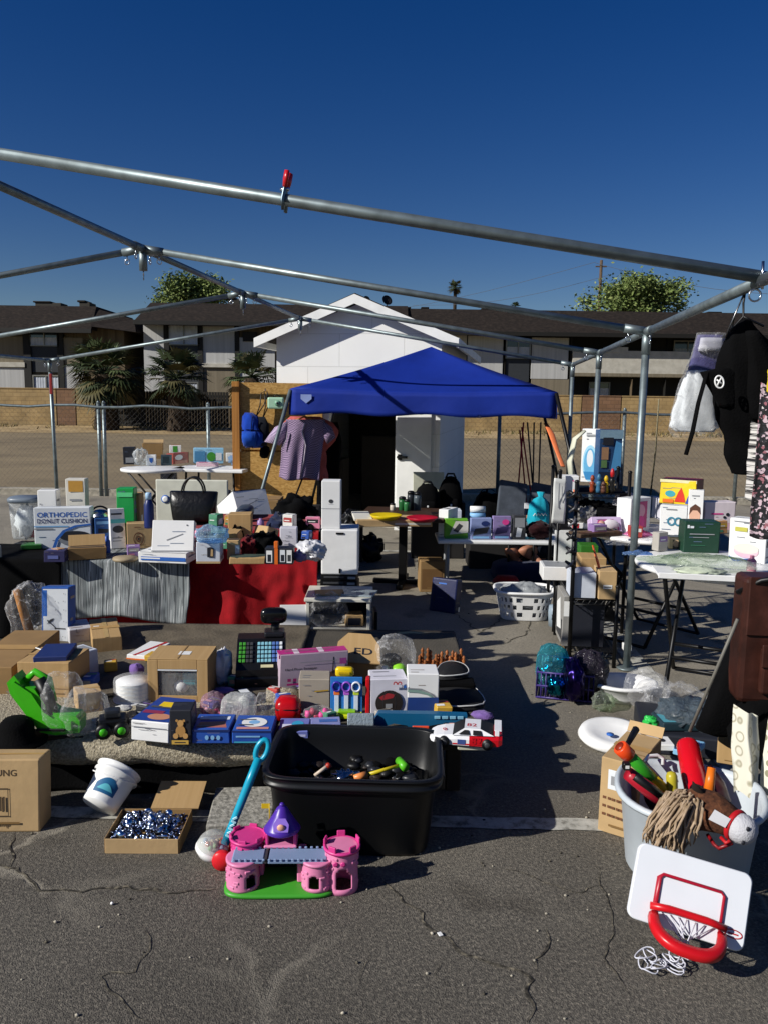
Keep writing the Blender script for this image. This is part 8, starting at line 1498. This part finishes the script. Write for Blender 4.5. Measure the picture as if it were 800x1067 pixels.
# low table goods
Z = LZ+.003
carton('white_roll_pack', 'white paper pack at the left end of the low table', 'pack', (456, 559), (466, 560), 531, Z, .2, WHT, [('T', 'e', (.6, .4, .2, .12), DGRY)])
mb = MB(); c = G(470, 553, Z); k = kk(c); mb.box(-7*k, .08, 0, 11*k, .25, 20*k, mat('bluish card', '#c6ccd6'), .003); mb.build('grey_box', None, c, 0, 'blue grey box behind the green box on the low table', 'box')
carton('keyboard_box', 'green and white box with a grey device picture on the low table', 'box', (463, 561), (487, 561), 541, Z, .06, pp('#67a92a'), [('F', 'p', [(.2, .2), (.45, .9), (1, .9), (1, .3)], OFFW), ('F', 'p', [(.35, .4), (.6, .78), (.78, .66), (.55, .3)], DGRY), ('F', 'r', (0, .0, 1, .12), GRN)])
for i, (x0, x1, yt, cc, lab) in enumerate(((490, 511, 540, '#8a98c4', 'lilac clear pack with a grey device picture'), (513, 531, 538, '#8f7fae', 'violet pack with pink and black shapes'))): carton('toy_pack', lab, 'pack', (x0, 562), (x1, 562), yt, Z, .05, pp(cc), [('F', 'p', [(.1, .2), (.8, .3), (.9, .6), (.2, .5)], DGRY if i == 0 else pp('#3a2f5c')), ('F', 'r', (.1, .05, .9, .15), LBLU), ('F', 'e', (.7, .75, .2, .12), PNK if i else NAVY)])
for i, (y0, y1) in enumerate(((536, 542), (530, 536))): mb = MB(); c = G(498, 552, Z); k = kk(c); z_ = (6 if i == 0 else 13)*k+.06; mb.cyl((-8*k, 0, 0), (8*k, 0, 0), 3.3*k, WPL if i else LBLU, None, 18); mb.build('paper_roll', None, c+V((0, .1, z_)), 0, ('lower blue banded roll behind the lilac pack', 'upper white roll behind the lilac pack')[i], 'roll')
mb = MB(); c = G(498, 552, Z); k = kk(c); mb.box(-9*k, .06, 0, 9*k, .15, .06+2*k, NAVY, .003); mb.build('navy_box', None, c, 0, 'navy box beneath the two rolls on the low table', 'box')
carton('photo_box', 'grey and black photo printed box on the low table', 'box', (534, 562), (547, 562), 537, Z, .08, DGRY, [('F', 'r', (.1, .5, .9, .9), GRY), ('F', 'p', [(.2, .1), (.6, .1), (.7, .45), (.3, .5)], ORT)])
bag('black_red_bag', 'black pouch with dark red print under the teal bag', 549, 545, 575, 562, Z, .08, fb('#2a0d10'), 170, .3, 3)
t = T('teal_bag', 'turquoise drawstring bag with white lettering on the low table', 'bag', G(563, 556, Z)+V((0, .15, .09))); k = kk(G(563, 556, Z)); mb = MB(); mb.loft([(0, 0, -.09, 9*k, .06), (0, 0, .0, 10.5*k, .07), (0, 0, 10*k, 10.5*k, .075), (0, 0, 18*k, 10*k, .07), (1*k, 0, 23*k, 7*k, .05), (2*k, 0, 26*k, 2.5*k, .02), (2*k, 0, 31*k, 4*k, .02)], fb('#1b9fb4'), 24, 1.2, .2, 7, .12); mb.build('body', t); mb = MB(); M = frame(V((-7*k, -.078, 5*k)), V((1, 0, .05)).normalized(), V((0, 0, 1)), V((0, -1, 0))); [mb.tube([M @ V((14*k*q/8+r_*k, 2.5*k+(1.6*k if q % 2 else -1.2*k), .0)) for q in range(9)], .004, WP, 5) for r_ in (0,)]; mb.build('lettering', t)
mb = MB(); mb.box(-.02, -.003, 0, .02, .003, .05, WPL, .002); mb.build('white_tag', None, D(548, 530, 7.0), 0, 'small white tag before the dark chair back', 'tag'); 
# dark chairs
def chair(lab, x0, x1, y0, y1, Y, rz):
    c = D((x0+x1)/2, y1, Y); k = kk(c); w_ = (x1-x0)/2*k; h_ = (y1-y0)*k; t = T('camp_chair', lab, 'chair', (c.x, c.y, 0), rz, 'dark chairs behind the low table'); z0 = c.z; m_ = fb('#4a5059')
    mb = MB(); mb.box(-w_, -.02, z0, w_, .02, z0+h_, m_, .015, Matrix.Translation((0, 0, z0)) @ Matrix.Rotation(R(-22), 4, 'X') @ Matrix.Rotation(R(10), 4, 'Y') @ Matrix.Translation((0, 0, -z0))); mb.build('backrest', t)
    mb = MB(); mb.box(-w_, -.42, z0-.06, w_, .0, z0, m_, .012); mb.build('seat', t)
    for x in (-w_+.02, w_-.02):
        for y in (-.38, .05): mb = MB(); mb.tube([(x, y, z0-.05), (x, y, .005)], .012, BLKM, 8); mb.build('leg', t)
chair('left tilted dark grey camp chair back above the toy packs', 516, 546, 500, 540, 7.75, R(8)); chair('right dark grey camp chair back behind the teal bag', 547, 579, 503, 542, 7.8, R(-6))
bag('black_tote', 'black round topped bag left of the camp chairs', 494, 515, 527, 552, .33, .2, FBLK, 175, .2, 2); mb = MB(); c = G(508, 594); mb.box(-.2, 0, 0, .25, .35, .33, mat('dark crate', '#1c1a1a'), .01); mb.build('dark_crate', None, c+V((.02, .05, 0)), 0, 'dark crate under the black round topped bag', 'crate')
mb = MB(); c = D(507, 513, 8.2); mb.tube([(-.07, 0, 0), (-.04, 0, .03), (.04, 0, .035), (.08, 0, .01)], .006, BLK, 6); mb.tube([(.0, .0, .03), (.0, .05, -.6)], .012, BLK, 6); mb.build('cane_handle', None, c, 0, 'thin dark curved handle sticking up left of the chairs', 'handle')
# seated person
pc_ = G(548, 607); YP = pc_.y+.28; mb = MB(); mb.loft([(0, .2, .002, .27, .22), (0, .2, .03, .29, .24), (0, .2, .12, .28, .23), (0, .2, .15, .22, .18)], fb('#141f42'), 28, 1.6, .06, 2); mb.build('floor_cushion', None, pc_, 0, 'navy blue floor cushion behind the laundry basket', 'cushion')
mb = MB(); mb.loft([(0, 0, .0, .1, .08), (0, 0, .05, .12, .1), (0, 0, .1, .08, .06)], fb('#8e1420'), 18, 1.4, .2, 3); mb.build('red_cloth', None, G(527, 612), 0, 'red cloth bundle between cushion and laundry basket', 'cloth')
SKIN = mat('skin', '#a8735a', .55, var=.08, scale=6, spec=.35)
base = V((pc_.x+.16, YP+.22, .16)); t = T('person', 'person sitting low on the navy cushion with bare knees under the table', 'person', base)
def skin_mesh(joints, edges, root, m, nm, par, sub=2):
    me = bpy.data.meshes.new(nm); me.from_pydata([j[0] for j in joints], edges, []); me.materials.append(m); o = bpy.data.objects.new(nm, me); COL.objects.link(o); o.parent = par
    sk_ = o.modifiers.new('skin', 'SKIN'); sk_.use_smooth_shade = True
    for i, j in enumerate(joints): r_ = j[1] if isinstance(j[1], tuple) else (j[1], j[1]); me.skin_vertices[0].data[i].radius = r_; me.skin_vertices[0].data[i].use_root = (i == root)
    s_ = o.modifiers.new('sub', 'SUBSURF'); s_.levels = s_.render_levels = sub; return o
kneeL, kneeR = D(529, 574, YP-.1)-base, D(542, 573, YP-.08)-base
J = [((0, .04, .06), .115), ((0, .06, .18), (.125, .1)), ((0, .0, .3), (.14, .1)), ((0, -.08, .36), (.07, .06)), ((0, -.14, .39), .05), ((0, -.2, .41), (.075, .08)), ((0, -.23, .47), (.075, .085)), ((0, -.22, .52), (.045, .055)),
     ((-.1, .0, .03), .085), (tuple(kneeL), .058), (tuple(kneeL+V((.07, .13, -.09))), .045), (tuple(kneeL+V((.14, .02, -.15))), .036), (tuple(kneeL+V((.1, -.09, -.17))), .03),
     ((.1, .0, .03), .085), (tuple(kneeR), .06), (tuple(kneeR+V((.12, .1, -.07))), .046), (tuple(kneeR+V((.2, .03, -.14))), .036), (tuple(kneeR+V((.17, -.08, -.16))), .03),
     ((-.16, -.04, .32), .05), ((-.22, .0, .16), .04), ((-.2, -.12, .03), .03), ((.16, -.04, .32), .05), ((.22, .0, .16), .04), ((.2, -.12, .03), .03)]
E_ = [(0, 1), (1, 2), (2, 3), (3, 4), (4, 5), (5, 6), (6, 7), (0, 8), (8, 9), (9, 10), (10, 11), (11, 12), (0, 13), (13, 14), (14, 15), (15, 16), (16, 17), (2, 18), (18, 19), (19, 20), (2, 21), (21, 22), (22, 23)]
body = skin_mesh(J, E_, 0, SKIN, 'body', t)
for s, w_ in ((-1, J[20][0]), (1, J[23][0])):
    for i in range(5):
        b_ = V(w_); th = (i-2)*.22; d_ = V((-s*.5, -.6, -.25)).normalized(); sd2 = V((.6, -.5*s, .2)).normalized(); ln = (.055, .075, .08, .074, .06)[i]
        p_ = b_+sd2*(i-2)*.015; skin_mesh([(tuple(p_), .01), (tuple(p_+d_*ln*.6), .0085), (tuple(p_+d_*ln+V((0, 0, -.015))), .007)], [(0, 1), (1, 2)], 0, SKIN, 'finger', t, 1)
mb = MB(); mb.loft([(0, .05, .02, .16, .14), (0, .06, .16, .16, .135), (0, .01, .27, .18, .13), (0, -.05, .34, .15, .11), (0, -.1, .38, .075, .07)], FBLK, 26, 1.3, .08, 5, .03)
for s in (-1, 1): mb.tube([(s*.13, -.04, .32), (s*.2, -.02, .24), (s*.215, .0, .17)], [.07, .065, .06], FBLK, 12)
mb.build('black_shirt', t)
mb = MB(); mb.tube([(-.09, .05, .05), (-.1, -.02, .07), tuple(V((-.1, 0, .05)).lerp(kneeL, .55))], [.11, .1, .078], fb('#161a26'), 14); mb.tube([(.09, .05, .05), (.1, -.02, .07), tuple(V((.1, 0, .05)).lerp(kneeR, .55))], [.11, .1, .08], fb('#161a26'), 14); mb.build('shorts', t)
mb = MB(); mb.blob((0, -.2, .475), (.095, .1, .09), mat('black hair', '#0d0b0a', .5, bump=.5, bscale=120), 22, .06, 3, 2); mb.blob((0, -.15, .44), (.085, .07, .09), mat('black hair', '#0d0b0a'), 18, .1, 3, 4); mb.build('hair', t)
mb = MB()
for s in (-1, 1): mb.blob((s*.028, -.292, .43), (.011, .006, .006), INK, 8, 0)
mb.build('eyes', t)
mb = MB(); mb.blob((0, -.3, .41), (.012, .014, .016), SKIN, 10, 0); mb.build('nose', t); mb = MB(); mb.blob((0, -.285, .385), (.02, .007, .005), mat('lips', '#7f4a40', .5), 10, 0); mb.build('mouth', t)
for s in (-1, 1): mb = MB(); mb.blob((s*.082, -.2, .44), (.01, .02, .028), SKIN, 10, 0); mb.build('ear', t)
# laundry basket
lb = G(548, 648); k = kk(lb); t = T('laundry_basket', 'white laundry basket with rows of oval holes before the cushion', 'basket', lb+V((0, .15, 0)), R(-4)); wB_, hB_ = 30*k, .21
def bring(q, z): return V((wB_*q*math.copysign(abs(cos(0))**.6, 1), 0, z))
mb = MB(); n = 150; lv = 30; vs = []; fs = []
for j in range(lv+1):
    q = .8+.2*j/lv
    for i in range(n): a = 2*pi*i/n; vs.append(V((wB_*q*math.copysign(abs(cos(a))**.55, cos(a)), .17*q*math.copysign(abs(sin(a))**.55, sin(a)), .004+hB_*j/lv)))
for j in range(lv):
    for i in range(n):
        row = (j-3)//8; jj = (j-3) % 8; ii = (i+(3 if row % 2 else 0)) % 6
        if 3 <= j < 27 and ((jj-3)/2.6)**2+((ii-2)/1.9)**2 < 1.0: continue
        fs.append([j*n+i, j*n+(i+1) % n, (j+1)*n+(i+1) % n, (j+1)*n+i])
fs.append(list(range(n))); mb.add(vs, fs, WPL, False); o = mb.build('basket_body', t); solid(o, .004)
mb = MB(); mb.tube([V((wB_*1.03*math.copysign(abs(cos(a))**.55, cos(a)), .178*math.copysign(abs(sin(a))**.55, sin(a)), hB_+.005)) for a in [2*pi*i/64 for i in range(64)]], .013, WPL, 8, True, flat=.8); mb.build('rim', t)
bag('crumpled_wrap', 'grey crumpled plastic wrap filling the laundry basket', 522, 612, 572, 640, .06, .14, mat('grey film', '#8e9294', .35, bump=1, bscale=25), 180, .3, 3.2).location = lb+V((0, .06, .06))
mb = MB(); mb.lathe([(.001, 0), (.05, 0), (.055, .1), (.05, .15), (.001, .16)], mat('blue grey jug', '#8b9aa6', .4), 18); mb.build('plastic_jug', None, G(578, 652), 0, 'blue grey plastic jug between basket and rack', 'jug')
# ================= goods on the plywood and tent
b0 = D(268, 430, 10.03); k = kk(b0); t = T('blue_backpack', 'bright blue backpack hung on the plywood partition', 'backpack', b0)
mb = MB(); mb.loft([(-1*k, -.09, -36*k, 8*k, .05), (-2*k, -.1, -30*k, 12*k, .09), (-1*k, -.1, -22*k, 13*k, .1), (-4*k, -.1, -14*k, 11*k, .1), (-6*k, -.09, -4*k, 8*k, .08), (-8*k, -.06, 0, 4*k, .04)], fb('#0f3a9c'), 24, 1.5, .45, 3, .12); mb.build('body', t)
mb = MB(); mb.loft([(5*k, -.1, -34*k, 6*k, .06), (7*k, -.11, -24*k, 8*k, .07), (8*k, -.1, -12*k, 6*k, .06), (6*k, -.08, -4*k, 3*k, .04)], fb('#10131c'), 18, 1.2, .3, 4); mb.build('back_pad', t)
mb = MB(); mb.loft([(-5*k, -.19, -34*k, 6*k, .03), (-5*k, -.21, -26*k, 8*k, .05), (-5*k, -.2, -19*k, 7*k, .04)], fb('#1a4cb0'), 18, 1.5, .3, 9, .1); mb.build('front_pocket', t)
mb = MB(); mb.tube([(-14*k, -.14, -18*k), (-6*k, -.22, -17*k), (4*k, -.21, -18*k), (10*k, -.14, -20*k)], .009, FBLK, 6, flat=.5); mb.tube([(-2*k, -.2, -4*k), (-3*k, -.215, -16*k), (-2*k, -.21, -36*k)], .008, FBLK, 6, flat=.5); mb.build('webbing', t)
mb = MB()
for e in (0, 1): mb.tube([(0, -.06, -4*k), (4*k+e*4*k, -.05, 8*k), (5*k+e*7*k, -.04, 20*k), (8*k+e*3*k, -.03, 22*k), (10*k+e*3*k, -.05, 8*k), (7*k, -.07, -6*k)], .018, BLK, 6, flat=.4)
mb.tube([(9*k, -.02, 22*k), (9*k, .0, 25*k)], .006, STEEL, 6); mb.build('strap', t)
mb = MB(); mb.blob((9*k, -.1, -40*k), (5*k, .05, 7*k), FBLK, 12, .5, 3, 3); mb.build('tail_strap', t)
c = D(289, 420, 10.05); k = kk(c); t = T('wall_radio', 'mint green box shaped radio hung on the plywood', 'radio', c); MG = pl('#9fc4a8', .45)
mb = MB(); mb.box(-9*k, -.1, -6*k, 8*k, -.015, 6*k, MG, .02); mb.build('body', t); mb = MB(); mb.lathe([(.001, 0), (3*k, 0), (3*k, .012), (.001, .014)], pl('#6d9a80'), 18, Matrix.Translation((1.5*k, -.1, 0)) @ Matrix.Rotation(pi/2, 4, 'X')); mb.lathe([(.001, .013), (1.2*k, .013), (1.1*k, .02), (.001, .021)], INK, 14, Matrix.Translation((1.5*k, -.1, 0)) @ Matrix.Rotation(pi/2, 4, 'X')); mb.build('dial', t); mb = MB(); mb.tube([(-4*k, -.03, 6*k), (0, -.01, 9*k), (4*k, -.03, 6*k)], .006, BLK, 6); mb.build('hook', t)
# clothes
CY = 7.62; c0 = D(318, 436, CY); t = T('plaid_blouse', 'purple white checked blouse with short sleeves hanging at the canopy corner', 'blouse', c0); PLD = m_check('plaid weave', '#5a4f66', '#9a84a0', 95); PLP = m_check('plaid weave pale', '#7a6e88', '#bfaac6', 95)
mb = MB(); rows_ = [(437, 299, 338), (445, 297, 341), (460, 294, 337), (480, 293, 334), (497, 291, 333)]; L_ = [D(a, y, CY)-c0 for y, a, b in rows_]; R_ = [D(b, y, CY)-c0 for y, a, b in rows_]
def blo(u, v):
    q = v*(len(rows_)-1); i = min(int(q), len(rows_)-2); f = q-i; l = L_[i].lerp(L_[i+1], f); r = R_[i].lerp(R_[i+1], f); p = l.lerp(r, u); p.y += -.05*sin(pi*u)+.025*sin(u*15+v*1.5)*v; p.z += -.06*v*abs(sin(u*pi*1.5))*.5; return p
mb.sheet(40, 30, blo, PLD); o = mb.build('bodice', t); solid(o, .012)
for pts, m_ in (((( 301, 438), (287, 445), (276, 460), (292, 464), (297, 456)), PLP), (((336, 438), (346, 445), (350, 456), (341, 463), (338, 455)), PLD)):
    Q = [D(x, y, CY+.01)-c0 for x, y in pts]; cm = sum(Q, V((0, 0, 0)))/5; mb = MB(); vs = []
    for s in (-1, 1): vs += [q+V((0, .02*s, 0)) for q in Q]+[cm+V((0, .06*s, 0))]
    mb.add(vs, [[i, (i+1) % 5, 5] for i in range(5)]+[[6+(i+1) % 5, 6+i, 11] for i in range(5)]+[[i, 6+i, 6+(i+1) % 5, (i+1) % 5] for i in range(5)], m_, True); mb.build('sleeve', t)
mb = MB(); P = [D(x, y, CY-.065)-c0 for x, y in ((318, 441), (315, 450), (319, 464), (317, 480), (313, 497))]; mb.tube(P, [.02, .022, .024, .02, .012], mat('white lace', '#c9bcc9', .9, var=.3, scale=40), 8, flat=.3); P = [D(x, y, CY-.05)-c0 for x, y in ((300, 450), (299, 458), (294, 468))]; mb.tube(P, [.01, .014, .008], mat('white lace', '#c9bcc9'), 8, flat=.3); mb.build('lace_trim', t)
mb = MB(); mb.tube([D(300, 441, CY)-c0, D(318, 434, CY)-c0, D(337, 441, CY)-c0], .008, LUMB, 8); mb.tube([D(318, 434, CY)-c0, D(318, 430, CY+.1)-c0], .004, STEEL, 6); mb.build('hanger', t)
garment('salmon_top', 'salmon pink top hanging behind the checked blouse', [(434, 303, 334), (440, 297, 346), (448, 292, 352), (458, 296, 350), (470, 305, 340), (485, 305, 340), (500, 306, 342)], CY+.14, fb('#c0605a'), 'top', .06, 6, .08)
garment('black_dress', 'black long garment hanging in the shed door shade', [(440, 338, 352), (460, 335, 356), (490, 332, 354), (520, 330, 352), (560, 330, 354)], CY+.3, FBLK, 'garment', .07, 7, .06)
mb = MB(); a, b = G(300, 560, .5), D(312, 497, 7.7); mb.tube([D(296, 548, 7.3), D(316, 497, 7.6)], .009, BLK, 6); mb.build('black_stick', None, None, 0, 'thin black stick leaning below the checked blouse', 'stick')
